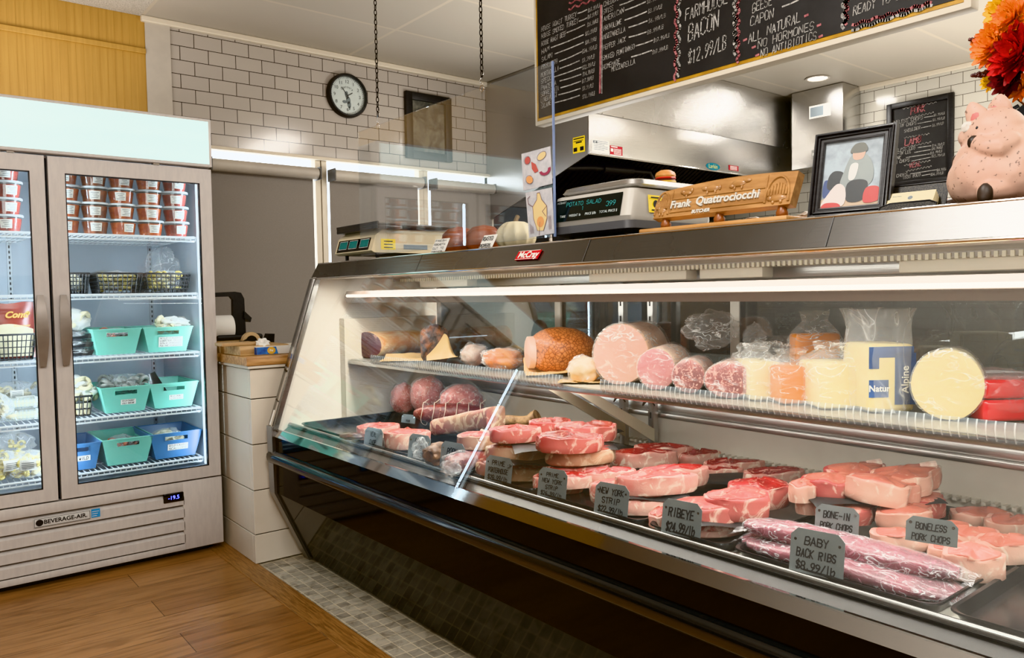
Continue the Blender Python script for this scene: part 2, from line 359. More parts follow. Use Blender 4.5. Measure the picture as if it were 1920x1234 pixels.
# windows with daylight behind roller blinds
day = emit('daylight behind glass', (.86, .93, 1.0), 6.5)
fabric = pm('grey blind fabric', srgb(142, 136, 130), srgb(138, 132, 126), sc=300, ro=.9)
xs = [(1.44, 2.112), (2.19, 2.868), (2.94, 3.47)]
for i, (a, b) in enumerate(xs):
    w = thing('window_%d' % (i+1), None, None, ((a+b)/2, 4.64, 1.44)); w['kind'] = 'structure'
    MB().box((a, 4.632, .86), (b, 4.64, 2.03)).obj('pane', day, w, 0)
    f = MB(); f.box((a-.035, 4.575, .86), (a, 4.66, 2.03)); f.box((b, 4.575, .86), (b+.035, 4.66, 2.03)); f.box((a, 4.56, .83), (b, 4.66, .86))
    f.obj('window_frame', cream, w, 0)
    rb = thing('roller_blind', ['grey roller blind over the window beside the glass door fridge', 'grey roller blind on the middle window behind the beige scale', 'grey roller blind on the window next to the steel hood'][i], 'blind', ((a+b)/2, 4.55, 1.9), group='roller blinds')
    r_ = b if i == 2 else b-.028
    MB().box((a+.004, 4.548, .88), (r_, 4.551, 1.93)).obj('fabric', fabric, rb, 0)
    MB().box((a+.004, 4.543, .872), (r_, 4.556, .892), bev=.004).obj('bottom_bar', white, rb)
    c = MB(); c.rings([[V((x, 4.515+.045*math.cos(t)*.9, 1.927+.036*math.sin(t))) for t in [2*PI*k/20 for k in range(20)]] for x in (a+.012, b-.016)]); c.obj('cassette', white, rb)
    for x in (a+.002, b-.014): MB().box((x, 4.47, 1.888), (x+.012, 4.575, 1.966), bev=.004).obj('bracket', pm('grey bracket', srgb(92, 90, 86), ro=.5), rb)
# wall between the posts is the painted frame; right and unseen walls
zr = at(1608, 196.3, x=XR).z; yj = at(1639, 180, x=XR).y
tr_ = brick('subway tile right', 'yz', (-yj-.0777, -zr), .1555, .0777, srgb(196, 192, 181), srgb(191, 187, 177), srgb(86, 78, 68), .0019, ro=.12)
m = MB().box((XR, -2.7, 0), (6.0, 4.7, ZC)); struct('wall_right', m, tr_)
m = MB().box((XR-.02, -2.7, 2.672), (XR, 3.1, ZC), bev=.005); struct('trim_6', m, cream)
dark_refl = pm('shop wall', srgb(58, 46, 38), ro=.7)  # unseen lower wall, dark for its reflection in the black panel
pale_refl = pm('shop wall upper', srgb(190, 184, 176), ro=.7)  # unseen upper wall, pale for its reflection in the steel cap
m = MB().box((-2.35, -2.7, 0), (-2.2, 4.7, 1.45)); m.mi = 1; m.box((-2.35, -2.7, 1.45), (-2.2, 4.7, ZC)); struct('wall_left', m, [dark_refl, pale_refl])
m = MB().box((-2.3, -2.75, 0), (6, -2.6, 1.45)); m.mi = 1; m.box((-2.3, -2.75, 1.45), (6, -2.6, ZC)); struct('wall_front', m, [dark_refl, pale_refl])
# ---------------------------------------------------------------- wall clock
cx_, cz_ = 2.346, 2.449
ck = thing('wall_clock', 'round black rimmed wall clock on the white tiles', 'clock', (cx_, YB, cz_))
M = T(cx_, YB, cz_) @ RX(PI/2)
MB().lathe([(.112, .0), (.139, .0), (.139, .025), (.132, .04), (.122, .04), (.117, .018)], 56, M, (True, False)).obj('rim', black_plastic, ck)
MB().lathe([(0, .012), (.118, .012), (.118, .014), (0, .014)], 56, M).obj('dial', pm('clock dial', srgb(222, 222, 220), ro=.4), ck)
nm = MB()
for h in range(1, 13):
    a = PI/2-h*PI/6; nm.add_mesh(type_mesh(str(h), .030), plane_m((cx_+.088*math.cos(a), YB-.0155, cz_+.088*math.sin(a)), X, Z))
for h in range(60):
    a = h*PI/30; poly(nm, [(cx_+r*math.cos(a), YB-.0155, cz_+r*math.sin(a)) for r in (.108, .115)], -Y, .0035 if h % 5 == 0 else .0018)
for k, chh in enumerate("Quattro's"):
    a = PI*.5+.72-k*.18; nm.add_mesh(type_mesh(chh, .021), plane_m((cx_+.055*math.cos(a), YB-.0155, cz_+.055*math.sin(a)), (math.sin(a), 0, -math.cos(a)), (math.cos(a), 0, math.sin(a))))
nm.obj('numerals', ink, ck, 0)
pic = MB()
for (px, pz, rx, rz) in ((-.004, .02, .008, .009), (-.002, 0, .011, .020), (.006, -.028, .016, .024), (.012, -.055, .013, .022), (-.012, .012, .006, .014), (.014, -.075, .006, .014), (-.02, -.04, .016, .01)):
    disc(pic, (cx_+px, YB-.0152, cz_+pz), X, Z, rx, rz, 14)
pic.obj('picture', pm('grey print', srgb(104, 112, 116), ro=.6), ck, 0)
hd = MB()
for a, L, w in ((2.22, .062, .005), (.55, .04, .006)): poly(hd, [(cx_-.012*math.cos(a), YB-.018, cz_-.012*math.sin(a)), (cx_+L*math.cos(a), YB-.018, cz_+L*math.sin(a))], -Y, w)
hd.obj('hand', ink, ck, 0)
MB().lathe([(0, .030), (.121, .030), (.121, .0315), (0, .0315)], 48, M).obj('lens', glass('clear lens'), ck)
# ---------------------------------------------------------------- framed picture on the back wall
def framed(t, a, b, y, w, d, mframe, mpic, mdraw=None):
    f = MB(); (x0, z0), (x1, z1) = a, b
    f.box((x0, y-d, z0), (x0+w, y, z1), bev=.004); f.box((x1-w, y-d, z0), (x1, y, z1), bev=.004); f.box((x0+w*.9, y-d, z0), (x1-w*.9, y, z0+w), bev=.004); f.box((x0+w*.9, y-d, z1-w), (x1-w*.9, y, z1), bev=.004)
    f.obj('frame', mframe, t)
    MB().box((x0+w, y-d*.3, z0+w), (x1-w, y-d*.2, z1-w)).obj('print', mpic, t, 0)
    MB().box((x0+w, y-d*.5, z0+w), (x1-w, y-d*.45, z1-w)).obj('glazing', glass('clear lens'), t, 0)
fp = thing('framed_photograph', 'black framed dark brown old photograph hung on the tiles right of the clock', 'picture', (2.957, YB, 2.32))
framed(fp, (2.772, 2.098), (3.142, 2.545), YB, .052, .03, black_wood, pm('faded sepia photograph', srgb(44, 38, 34), srgb(112, 102, 88), sc=9, ro=.5, detail=5, dist=1.2))
# ---------------------------------------------------------------- exhaust hood
XH, YH = 3.457, 3.52
hood = thing('exhaust_hood', 'big stainless steel kitchen exhaust hood in the back corner', 'exhaust hood', (4.6, 4.1, 2.03))
MB().box((XH, YH, 2.035), (5.74, YH+.012, 2.292), bev=.002).obj('front_band', steel('hood steel', .66, .25, (2, 2, 60), .1), hood)
MB().box((XH, YH+.003, 2.295), (5.74, YH+.014, ZC-.004)).obj('enclosure_panel', steel('hood steel', .66, .25), hood, 0)
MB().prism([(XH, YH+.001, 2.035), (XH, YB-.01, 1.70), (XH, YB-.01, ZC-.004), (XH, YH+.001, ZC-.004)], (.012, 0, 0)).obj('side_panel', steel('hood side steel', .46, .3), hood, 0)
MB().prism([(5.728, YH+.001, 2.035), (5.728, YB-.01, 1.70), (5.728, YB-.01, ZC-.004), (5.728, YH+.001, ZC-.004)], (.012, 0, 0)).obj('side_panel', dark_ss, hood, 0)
MB().tube([(XH+.004, YH, 2.035), (5.74, YH, 2.035)], .006).obj('lip', chrome, hood)
MB().box((XH+.02, YH+.05, 2.36), (5.72, YB-.02, 2.38)).obj('inner_lid', pm('near black metal', (.02, .02, .022), ro=.4, me=.6), hood, 0)  # inner lid in one plain near-black colour
for k in range(12): MB().ball((XH+.12+k*.19, YH-.001, 2.30), .0035, 1).obj('rivet', chrome, hood)
fmat = pm('filter metal', srgb(70, 70, 74), ro=.35, me=.8)
for k in range(5):
    x0 = XH+.06+k*.45; f = MB()
    for j in range(9):
        xx = x0+j*.048; f.prism([(xx, 3.72, 2.33), (xx+.03, 3.72, 2.33), (xx+.03, 4.5, 1.86), (xx, 4.5, 1.86)], (0, .012, .02))
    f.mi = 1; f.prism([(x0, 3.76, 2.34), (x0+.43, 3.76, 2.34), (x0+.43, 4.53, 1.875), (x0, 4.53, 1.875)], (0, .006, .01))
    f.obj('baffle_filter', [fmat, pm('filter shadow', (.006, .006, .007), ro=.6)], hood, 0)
pp = MB().tube([(3.6, 3.95, 2.02), (3.9, 3.95, 2.05), (4.5, 3.95, 2.07), (4.56, 3.95, 2.0)], .028, 10); pp.tube([(4.0, 3.95, 2.055), (4.3, 3.95, 2.065)], .045, 12)
pp.obj('suppression_pipe', pm('black pipe', (.012, .012, .014), ro=.3), hood)
def sticker(parent, name, p0, p1, pl, base, lines, inkm, drop=None, up=None):
    """flat label in plane pl (axis, value) given two opposite corners in world space"""
    s = MB(); nrm = {'y': -Y, 'x': -X}[pl]; ex = X if pl == 'y' else -Y
    o = V(p0); w = abs((V(p1)-o).dot(ex)); h = abs(V(p1).z-o.z)
    s.face([o, o+ex*w, o+ex*w+Z*h, o+Z*h]); q = s.obj(name, base, parent, 0)
    t = MB()
    for (fx, fy, fw, fh, txt) in lines:
        if txt: t.add_mesh(type_mesh(txt, h*fh, 'LEFT'), plane_m(o+ex*(w*fx)+Z*(h*fy)+nrm*.0008, ex, Z))
        else: t.face([o+ex*(w*fx)+Z*(h*fy)+nrm*.0008, o+ex*(w*(fx+fw))+Z*(h*fy)+nrm*.0008, o+ex*(w*(fx+fw))+Z*(h*(fy+fh))+nrm*.0008, o+ex*(w*fx)+Z*(h*(fy+fh))+nrm*.0008])
    if lines: t.obj('lettering', inkm, q, 0)
    return q
ln = [(.08, .86-.13*k, .84-.2*(k % 3 == 2), .06, '') for k in range(6)]
yp = YH-.0015
sticker(hood, 'notice_sticker', (XH-.0015, 3.665, 2.055), (XH-.0015, 3.555, 2.155), 'x', pm('yellow sticker', srgb(236, 208, 40), ro=.5), [(.06, .86, .88, .07, ''), (.25, .6, .5, .09, ''), (.06, .1, .3, .25, ''), (.6, .1, .3, .25, ''), (.06, .72, .8, .04, '')], ink)
sticker(hood, 'notice_sticker', (3.482, yp, 2.05), (3.634, yp, 2.13), 'y', paper, ln+[(.04, .7, .1, .2, ''), (.2, .7, .1, .2, '')], pm('grey print small', srgb(120, 124, 128), ro=.6))
sticker(hood, 'notice_sticker', (3.642, yp, 2.043), (3.757, yp, 2.107), 'y', red_ink, [(.08, .84, .5, .1, ''), (.05, .4, .2, .3, '')]+[(.3, .66-.12*k, .6, .05, '') for k in range(5)]+[(0, 0, 1, .1, '')], paper)
sticker(hood, 'notice_sticker', (4.891, yp, 2.057), (5.012, yp, 2.095), 'y', red_ink, [(.15, .75-.2*k, .7, .09, '') for k in range(4)], paper)
lg = MB(); lc = V((4.705, yp, 2.066)); disc(lg, lc, X, Z, .082, .026)
bd = lg.obj('maker_badge', pm('teal badge', srgb(20, 110, 128), ro=.3), hood, 0)
lt = MB(); lt.add_mesh(type_mesh('Larkin', .042), plane_m(lc-Y*.001, X, Z)); lt.obj('lettering', pm('gold lettering', srgb(214, 206, 120), ro=.4), bd, 0)
# steel cabinet on the right wall
sc_ = thing('steel_wall_cabinet', 'tall stainless steel wall cabinet right of the hood', 'cabinet', (5.73, 3.24, 2.1))
MB().box((5.6, 3.02, 2.105), (XR, 3.44, ZC-.005), bev=.004).obj('body', ss_v, sc_)
sticker(sc_, 'label_plate', (5.5985, 3.29, 2.475), (5.5985, 3.115, 2.57), 'x', paper, [(.05, .12, .62, .76, '')], pm('grey print', srgb(104, 112, 116), ro=.6))
sticker(sc_, 'label_plate', (5.5985, 3.27, 2.17), (5.5985, 3.15, 2.235), 'x', pm('silver plate', srgb(160, 160, 156), ro=.4, me=.7), [(.08, .35, .84, .3, '')], paper)
# recessed lights
for (x, y, l) in ((5.352, 3.079, 'round recessed ceiling light shining above the steel wall cabinet'),):
    t = thing('ceiling_light', l, 'light', (x, y, ZC)); M = T(x, y, ZC-.008)
    MB().lathe([(.076, .008), (.086, .0), (.070, -.002), (.066, .004)], 32, M, (False, False)).obj('trim_ring', white, t)
    MB().lathe([(0, .002), (.07, .002), (.07, .004), (0, .004)], 32, M).obj('lens', emit('warm lamp', (1, .93, .82), 14), t)
# pork / lamb / veal board
def chalk_text(parent, mb_w, mb_r): pass
pb = thing('chalkboard', 'small black framed chalkboard listing pork, lamb and veal on the right wall', 'chalkboard', (XR, 2.575, 2.2))
f = MB(); y0, y1, z0, z1 = 2.345, 2.81, 1.905, 2.522
for a, b in (((y0, z0), (y0+.04, z1)), ((y1-.04, z0), (y1, z1)), ((y0+.036, z0), (y1-.036, z0+.04)), ((y0+.036, z1-.04), (y1-.036, z1))): f.box((XR-.03, a[0], a[1]), (XR-.001, b[0], b[1]), bev=.004)
f.obj('frame', black_wood, pb)
slate = pm('black slate', srgb(30, 30, 31), srgb(38, 38, 39), sc=7, ro=.6)
MB().box((XR-.012, y0+.038, z0+.038), (XR-.008, y1-.038, z1-.038)).obj('slate', slate, pb, 0)
XP = XR-.0135
def zq(zx, zy): return at(1440+zx/3.856, 160+zy/3.856, x=XP)
wt, rd = MB(), MB()
def line_text(mb, conv, txt, a, b, h, lw=.13):
    p, q = conv(*a), conv(*b); ex = (q-p); mid = conv(a[0], a[1]-h)
    ey = Z
    strokes(mb, txt, p, ex, ey, (mid-p).length, ex.length, lw)
def wave(mb, conv, a, b, amp, n, w, nrm=-X, vert=False):
    P = []
    for k in range(n*6+1):
        u = k/(n*6); s = math.sin(u*n*2*PI)*amp
        P.append(conv(a[0]+(b[0]-a[0])*u+(s if vert else 0), a[1]+(b[1]-a[1])*u+(0 if vert else s)))
    poly(mb, P, nrm, w)
for t_, a, b, h in (("PORK", (1032, 210), (1140, 183), 46), ("LAMB", (990, 440), (1112, 405), 45), ("VEAL", (1020, 600), (1112, 578), 34)): line_text(rd, zq, t_, a, b, h, .14)
for a, b in (((975, 168), (1218, 122)), ((1000, 240), (1198, 196)), ((985, 380), (1165, 350)), ((965, 455), (1178, 410)), ((985, 578), (1172, 545)), ((998, 622), (1182, 585))): wave(wt, zq, a, b, 5, 8, .0045)
for t_, a, b in (("BONELESS CHOPS", (880, 285), (1122, 245)), ("BONE-IN CHOPS", (880, 315), (1076, 283)), ("SHOULDER", (985, 342), (1102, 315)), ("BONELESS LEG", (880, 490), (1068, 460)), ("BONE-IN LEG", (880, 515), (1035, 490)), ("SHANK", (880, 545), (965, 530)), ("LAMB CHOPS", (880, 578), (1025, 548)), ("VEAL CHOPS", (850, 680), (1010, 652)), ("OSSO BUCO", (978, 678), (1104, 655))): line_text(wt, zq, t_, a, b, 22, .13)
for a, b in (((1130, 232), (1192, 222)), ((1083, 277), (1182, 258)), ((1108, 308), (1178, 292)), ((1085, 450), (1178, 437)), ((1060, 485), (1175, 465)), ((998, 522), (1168, 496)), ((1038, 548), (1175, 520)), ((1030, 640), (1218, 610)), ((1112, 653), (1170, 642))): poly(wt, [zq(*a), zq(*b)], -X, .0045)
for t_, a, b in (("$9.99/LB", (1197, 225), (1280, 208)), ("$8.99/LB", (1190, 260), (1280, 243)), ("$6.99/LB", (1187, 300), (1272, 280)), ("$14.99/LB", (1187, 445), (1277, 430)), ("$10.99/LB", (1183, 470), (1263, 455)), ("$11.99/LB", (1173, 500), (1260, 482)), ("$23.99/LB", (1183, 522), (1280, 508)), ("$21.99/LB", (1220, 622), (1290, 612)), ("$24.99/LB", (1175, 655), (1268, 640))): line_text(wt, zq, t_, a, b, 17, .13)
wt.obj('lettering', chalk, pb, 0); rd.obj('lettering', chalk_red, pb, 0)
# dark apron hanging at the right
ap = MB(); pa_ = [(1898, 205), (1920, 190), (1960, 200), (1975, 335), (1925, 345), (1912, 300), (1893, 255)]
c0 = at(1925, 265, x=5.80)
tg = thing('hanging_apron', 'black apron hung on the tiled wall at the right edge behind the pig', 'apron', c0)
ap.prism([at(px, py, x=5.82) for px, py in [(1902, 210), (1918, 196), (1968, 196), (1978, 345), (1915, 345), (1900, 290), (1893, 248)]], (.03, 0, 0)); ap.obj('cloth', pm('black cloth', srgb(26, 28, 32), ro=.9), tg, 0)
st = MB().tube([at(px, py, x=5.815) for px, py in ((1893, 248), (1884, 236), (1882, 222), (1892, 208), (1910, 198))], .012, 6); st.obj('strap', pm('black cloth', 0), tg)
# ---------------------------------------------------------------- large menu board above the counter
XM = 1.95
mbn = thing('menu_board', 'large black hand lettered menu board hanging from the ceiling over the deli case', 'menu board', (XM, 1.51, 1.81))
ya, yb = at(1003.4, 237, x=XM).y, at(1821, 17, x=XM).y; zb = at(1003.4, 237, x=XM).z
MB().box((XM, yb, zb), (XM+.045, ya, ZC-.004), bev=.004).obj('frame', pm('ivory board edge', srgb(206, 198, 182), ro=.5), mbn)
gd = MB(); q = .0155
gd.box((XM-.002, yb+q, zb+q), (XM+.001, ya-q, ZC-.03)); gd.obj('gold_border', pm('gold paint', srgb(176, 136, 48), srgb(146, 108, 34), sc=12, ro=.4), mbn, 0)
MB().box((XM-.0035, yb+q+.0095, zb+q+.0095), (XM-.001, ya-q-.0095, ZC-.04)).obj('slate', slate, mbn, 0)
XL = XM-.0045
def za(zx, zy): return at(980+zx/3.84, zy/3.84, x=XL)
def zb2(zx, zy): return at(1420+zx/3.84, zy/3.84, x=XL)
wt, rd = MB(), MB()
L1 = [("HOUSE ROAST TURKEY", (135, 228), (390, 118), "$17.99/LB", (470, 92), (560, 48)), ("HOUSE SMOKED TURKEY", (135, 278), (402, 162), "$17.99/LB", (468, 140), (545, 102)), ("HOUSE ROAST BEEF", (135, 333), (315, 255), "$18.99/LB", (465, 196), (545, 158)),
 ("HAM", (137, 392), (195, 357), "$12.99/LB", (452, 258), (537, 223)), ("SALAMI", (137, 445), (220, 405), "$10.99/LB", (452, 322), (533, 288)), ("PROSCIUTTO", (135, 500), (252, 455), "$24.99/LB", (428, 386), (537, 346)), ("MORTADELLA", (133, 558), (262, 505), "$9.99/LB", (428, 450), (520, 416)),
 ("SPECK", (133, 605), (205, 573), "$22.99/LB", (430, 502), (525, 468)), ("PANCETTA", (133, 652), (243, 610), "$14.99/LB", (433, 550), (520, 518)), ("SOPRESSATA", (131, 697), (262, 647), "$17.99/LB", (428, 600), (512, 570)), ("LIVERWURST", (131, 742), (250, 693), "$9.99/LB", (430, 652), (512, 625)), ("SALAME", (133, 782), (205, 752), "$10.99/LB", (432, 712), (522, 682)),
 ("SWISS", (582, 105), (655, 68), None, 0, 0), ("AMERICAN", (583, 155), (732, 88), "$8.99/LB", (895, 28), (1005, -16)), ("PROVOLONE", (583, 222), (714, 170), "$8.99/LB", (903, 98), (1008, 55)), ("MOZZARELLA", (580, 285), (742, 225), "$6.99/LB", (906, 168), (1033, 120)), ("PEPPER JACK", (580, 362), (745, 295), "$8.99/LB", (896, 250), (1018, 202)),
 ("SMOKED FONTINAGO", (578, 436), (808, 350), "$17.99/LB", (943, 308), (1060, 265)), ("HOMEMADE", (578, 503), (703, 455), "$17.99/LB", (935, 392), (1047, 352)), ("MOZZARELLA", (640, 517), (812, 457), None, 0, 0), ("CHEDDAR", (582, 50), (705, -6), None, 0, 0)]
for t_, a, b, p, c, d in L1:
    line_text(wt, za, t_, a, b, 34 if a[0] > 500 else 32)
    if p: line_text(wt, za, p, c, d, 27)
for a, b in (((395, 97), (462, 70)), ((405, 153), (465, 128)), ((318, 235), (447, 178)), ((205, 343), (438, 250)), ((232, 388), (437, 305)), ((265, 443), (425, 372)), ((268, 493), (408, 437)), ((218, 557), (428, 482)), ((268, 583), (420, 535)), ((273, 632), (418, 585)), ((258, 683), (415, 637)), ((232, 740), (410, 687)),
 ((700, 37), (805, -5)), ((740, 73), (885, 13)), ((735, 145), (893, 83)), ((763, 198), (897, 150)), ((765, 268), (890, 230)), ((815, 330), (935, 290)), ((783, 410), (928, 363)), ((1870, 48), (1985, 0))): poly(wt, [za(*a), za((a[0]+b[0])/2, (a[1]+b[1])/2+3), za(*b)], -X, .0042)
for t_, a, b, h in (("FARMHOUSE", (1172, 148), (1480, 18), 84), ("BACON", (1190, 302), (1420, 192), 118), ("$12.99/LB", (1192, 460), (1470, 350), 92), ("GEESE", (1652, 95), (1800, 32), 66), ("CAPON", (1640, 187), (1812, 122), 66)): line_text(wt, za, t_, a, b, h, .085)
for t_, a, b, h in (("ALL NATURAL", (-64, 310), (318, 150), 66), ("NO HORMONES", (5, 350), (415, 205), 54), ("NO ANTIBIOTICS", (24, 412), (430, 280), 54), ("READY TO EAT", (690, 113), (1105, -40), 66)): line_text(wt, zb2, t_, a, b, h, .095)
poly(wt, [za(572, 40), za(570, 672)], -X, .004); poly(rd, [za(564, 40), za(556, 668)], -X, .0085)
for a, b, r_ in (((1128, -20), (1122, 550), 0), ((1524, -20), (1530, 395), 0), ((1106, -20), (1098, 580), 1), ((1552, -20), (1550, 450), 1)): wave(rd if r_ else wt, za, a, b, 9, 6, .0075, vert=True)
wave(rd, za, (332, 65), (560, -20), 9, 4, .006); wave(rd, za, (335, 20), (470, -20), 8, 2, .006)
wave(wt, zb2, (625, -20), (620, 205), 12, 3, .0075, vert=True); wave(rd, zb2, (645, -20), (640, 175), 10, 3, .0075, vert=True)
wave(rd, zb2, (685, 178), (1250, 18), 7, 6, .007); wave(wt, zb2, (682, 218), (1255, 40), 6, 5, .007)
for cv, x, y in ((za, 1600, 288), (za, 1663, 340), (za, 1688, 398), (zb2, 352, 112), (zb2, 443, 182), (zb2, 455, 262)): poly(rd, [cv(x-10, y+4), cv(x+12, y-6)], -X, .006)
wt.obj('lettering', chalk, mbn, 0); rd.obj('lettering', chalk_red, mbn, 0)
# ================================================================ GLASS DOOR FRIDGE
FX0, FX1, FY, FYB, FXM = -.14, 1.18, 3.65, 4.45, .523
silver = pm('silver enamel', srgb(192, 187, 183), srgb(186, 181, 178), sc=60, ro=.42, stretch=(1, 1, .2))
liner = pm('fridge liner', srgb(176, 186, 196), ro=.35, me=.15)
wire = pm('white wire', srgb(228, 234, 238), ro=.4)
gask = pm('black gasket', (.012, .012, .014), ro=.5)
pane = glass('door glass', (.95, .98, .985), .015, boost=.8)
fr = thing('glass_door_fridge', 'tall silver two door glass merchandiser fridge with lit white header', 'fridge', (.52, 4.05, 0))
b = MB(); b.box((FX0, 3.70, .05), (FX0+.03, FYB, 1.965)); b.box((FX1-.03, 3.70, .05), (FX1, FYB, 1.965)); b.box((FX0, FYB-.03, .05), (FX1, FYB, 1.965)); b.box((FX0, 3.70, 1.755), (FX1, FYB, 1.965)); b.box((FX0, 3.70, .05), (FX1, FYB, .345))
b.mi = 1
b.box((FX0+.03, 3.71, .345), (FX0+.04, FYB-.03, 1.755)); b.box((FX1-.04, 3.71, .345), (FX1-.03, FYB-.03, 1.755)); b.box((FX0+.03, FYB-.04, .345), (FX1-.03, FYB-.03, 1.755)); b.box((FX0+.03, 3.705, .345), (FX1-.03, FYB-.03, .36)); b.box((FX0+.03, 3.705, 1.745), (FX1-.03, FYB-.03, 1.755))
b.mi = 2; b.box((FXM-.02, 3.70, .345), (FXM+.02, 3.72, 1.755)); b.box((FX0+.02, 3.694, .352), (FX1-.02, 3.70, .36))
b.obj('cabinet', [silver, liner, gask], fr, 0)
h = MB(); h.box((FX0, 3.63, 1.765), (FX1-.003, 3.9, 1.98), bev=.004); h.obj('header_box', silver, fr)
MB().box((FX0+.012, 3.6275, 1.777), (FX1-.016, 3.631, 1.967)).obj('header_panel', pm('lit header panel', srgb(205, 228, 228), srgb(196, 220, 221), sc=2, ro=.3, em=.8, emc=srgb(196, 226, 228), stretch=(.4, 1, 8)), fr, 0)
def door(x0, x1, hinge):
    d = MB(); gx0, gx1, gz0, gz1 = x0+.06, x1-.052, .404, 1.692
    z0, z1 = .352, 1.757
    d.prism([(x0, FY, z0), (gx0, FY, gz0), (gx0, FY, gz1), (x0, FY, z1)], (0, .04, 0)); d.prism([(x1, FY, z0), (gx1, FY, gz0), (gx1, FY, gz1), (x1, FY, z1)], (0, .04, 0))
    d.prism([(x0, FY, z0), (x1, FY, z0), (gx1, FY, gz0), (gx0, FY, gz0)], (0, .04, 0)); d.prism([(x0, FY, z1), (x1, FY, z1), (gx1, FY, gz1), (gx0, FY, gz1)], (0, .04, 0))
    do = d.obj('door', silver, fr, 0)
    MB().box((gx0-.004, FY+.006, gz0-.004), (gx1+.004, FY+.011, gz1+.004)).obj('glass', pane, do, 0)
    e = MB()
    for a, b_ in (((gx0, gz0), (gx0+.004, gz1)), ((gx1-.004, gz0), (gx1, gz1)), ((gx0, gz0), (gx1, gz0+.004)), ((gx0, gz1-.004), (gx1, gz1))): e.box((a[0], FY+.001, a[1]), (b_[0], FY+.02, b_[1]))
    e.obj('gasket', gask, do, 0)
    hx = x0+.035 if hinge == 'r' else x1-.035
    hb = MB(); n = 16
    hb.rings([[V((hx+sx*(.011+.010*math.sin(PI*k/n)), FY-.004-.030*math.sin(PI*k/n)+dy, .905+.29*k/n)) for sx, dy in ((-1, 0), (1, 0), (1, -.010), (-1, -.010))] for k in range(n+1)])
    hb.obj('handle', pm('bronze handle', srgb(148, 140, 132), srgb(126, 117, 109), sc=3, ro=.3, me=.2), do)
door(FX0+.003, FXM-.006, 'l'); door(FXM+.006, FX1-.003, 'r')
for x in (.345, .39, .93): MB().box((x, FY-.004, 1.758), (x+.025, FY+.03, 1.766)).obj('hinge_cap', chrome, fr, 0)
g = MB(); g.box((FX0, FY+.03, .035), (FX1, 3.70, .345)); g.box((FX1-.175, FY, .035), (FX1, FY+.04, .345), bev=.003); g.box((FX0, FY, .302), (FX1-.17, FY+.04, .345), bev=.003)
g.box((FX0, FY, .035), (FX1-.17, FY+.04, .062), bev=.002)
for k in range(4):
    z = .068+k*.058
    g.prism([(FX0, FY, z), (FX0, FY, z+.038), (FX0, FY+.026, z+.056), (FX0, FY+.032, z+.05), (FX0, FY+.010, z)], (FX1-.17-FX0, 0, 0))
g.obj('grille', silver, fr, 30)
MB().box((FX0+.03, 3.72, .0), (FX1-.03, 4.4, .05)).obj('plinth', black_plastic, fr, 0)
dp = MB().box((.922, FY-.004, .262), (1.008, FY+.01, .302), bev=.003).obj('display', black_gloss, fr)
dm = MB(); dm.add_mesh(type_mesh('-19.5', .024), plane_m((.965, FY-.0048, .283), X, Z)); dm.obj('digits', emit('blue digits', (.08, .12, 1), 7), dp, 0)
bg = MB().box((.425, FY-.004, .252), (.632, FY+.002, .29), bev=.001).obj('badge', pm('silver badge', srgb(196, 196, 194), ro=.3), fr)
t = MB(); t.add_mesh(type_mesh('BEVERAGE-AIR.', .0235, bold=.0006), plane_m((.540, FY-.0046, .271), X, Z)); disc(t, (.446, FY-.0046, .271), X, Z, .0135, n=20)
for a, b_ in (((.428, .2545), (.629, .2545)), ((.428, .2875), (.629, .2875)), ((.428, .2545), (.428, .2875)), ((.629, .2545), (.629, .2875))): poly(t, [(a[0], FY-.0046, a[1]), (b_[0], FY-.0046, b_[1])], -Y, .0014)
t.obj('lettering', ink, bg, 0)
bs = MB().box((.635, FY-.002, .255), (.668, FY+.001, .29)).obj('rating_sticker', pm('blue sticker', srgb(52, 140, 200), ro=.4), fr, 0)
t = MB()
for k in range(3): poly(t, [(.638, FY-.0026, .262+k*.009), (.655+.004*k, FY-.0026, .262+k*.009)], -Y, .002)
t.obj('lettering', paper, bs, 0)
led = emit('cold white tube', (.82, .93, 1.0), 3.2)
for x in (FX0+.043, FXM-.024, FXM+.016, FX1-.053):
    MB().box((x, 3.715, .40), (x+.008, 3.727, 1.70), bev=.002).obj('light_tube', led, fr)
for x in (FX0+.3, FXM-.07, FXM+.05, FX1-.10):
    pl = MB(); pl.box((x, FYB-.046, .38), (x+.02, FYB-.04, 1.72))
    for k in range(52): pl.mi = 1; pl.box((x+.007, FYB-.048, .40+k*.025), (x+.013, FYB-.0455, .413+k*.025)); pl.mi = 0
    pl.obj('shelf_standard', [pm('zinc', srgb(150, 156, 160), ro=.35, me=.7), gask], fr, 0)
ZS = (1.452, 1.194, .922, .662, .428)
for z in ZS:
    for x0, x1 in ((FX0+.055, FXM-.03), (FXM+.03, FX1-.055)):
        s = MB(); s.tube([(x0, 3.74, z), (x1, 3.74, z)], .005, 6); s.tube([(x0, 3.745, z-.017), (x1, 3.745, z-.017)], .004, 6); s.tube([(x0, 4.36, z), (x1, 4.36, z)], .004, 6); s.tube([(x0, 3.74, z), (x0, 4.36, z)], .004, 6); s.tube([(x1, 3.74, z), (x1, 4.36, z)], .004, 6)
        n = int((x1-x0)/.0215)
        for k in range(n+1):
            x = x0+(x1-x0)*k/n; s.box((x-.0013, 3.738, z-.003), (x+.0013, 4.36, z)); s.box((x-.0015, 3.739, z-.017), (x+.0015, 3.743, z))
        for yy in (3.95, 4.15): s.box((x0, yy, z-.006), (x1, yy+.004, z-.003))
        s.obj('wire_shelf', wire, fr, 30)
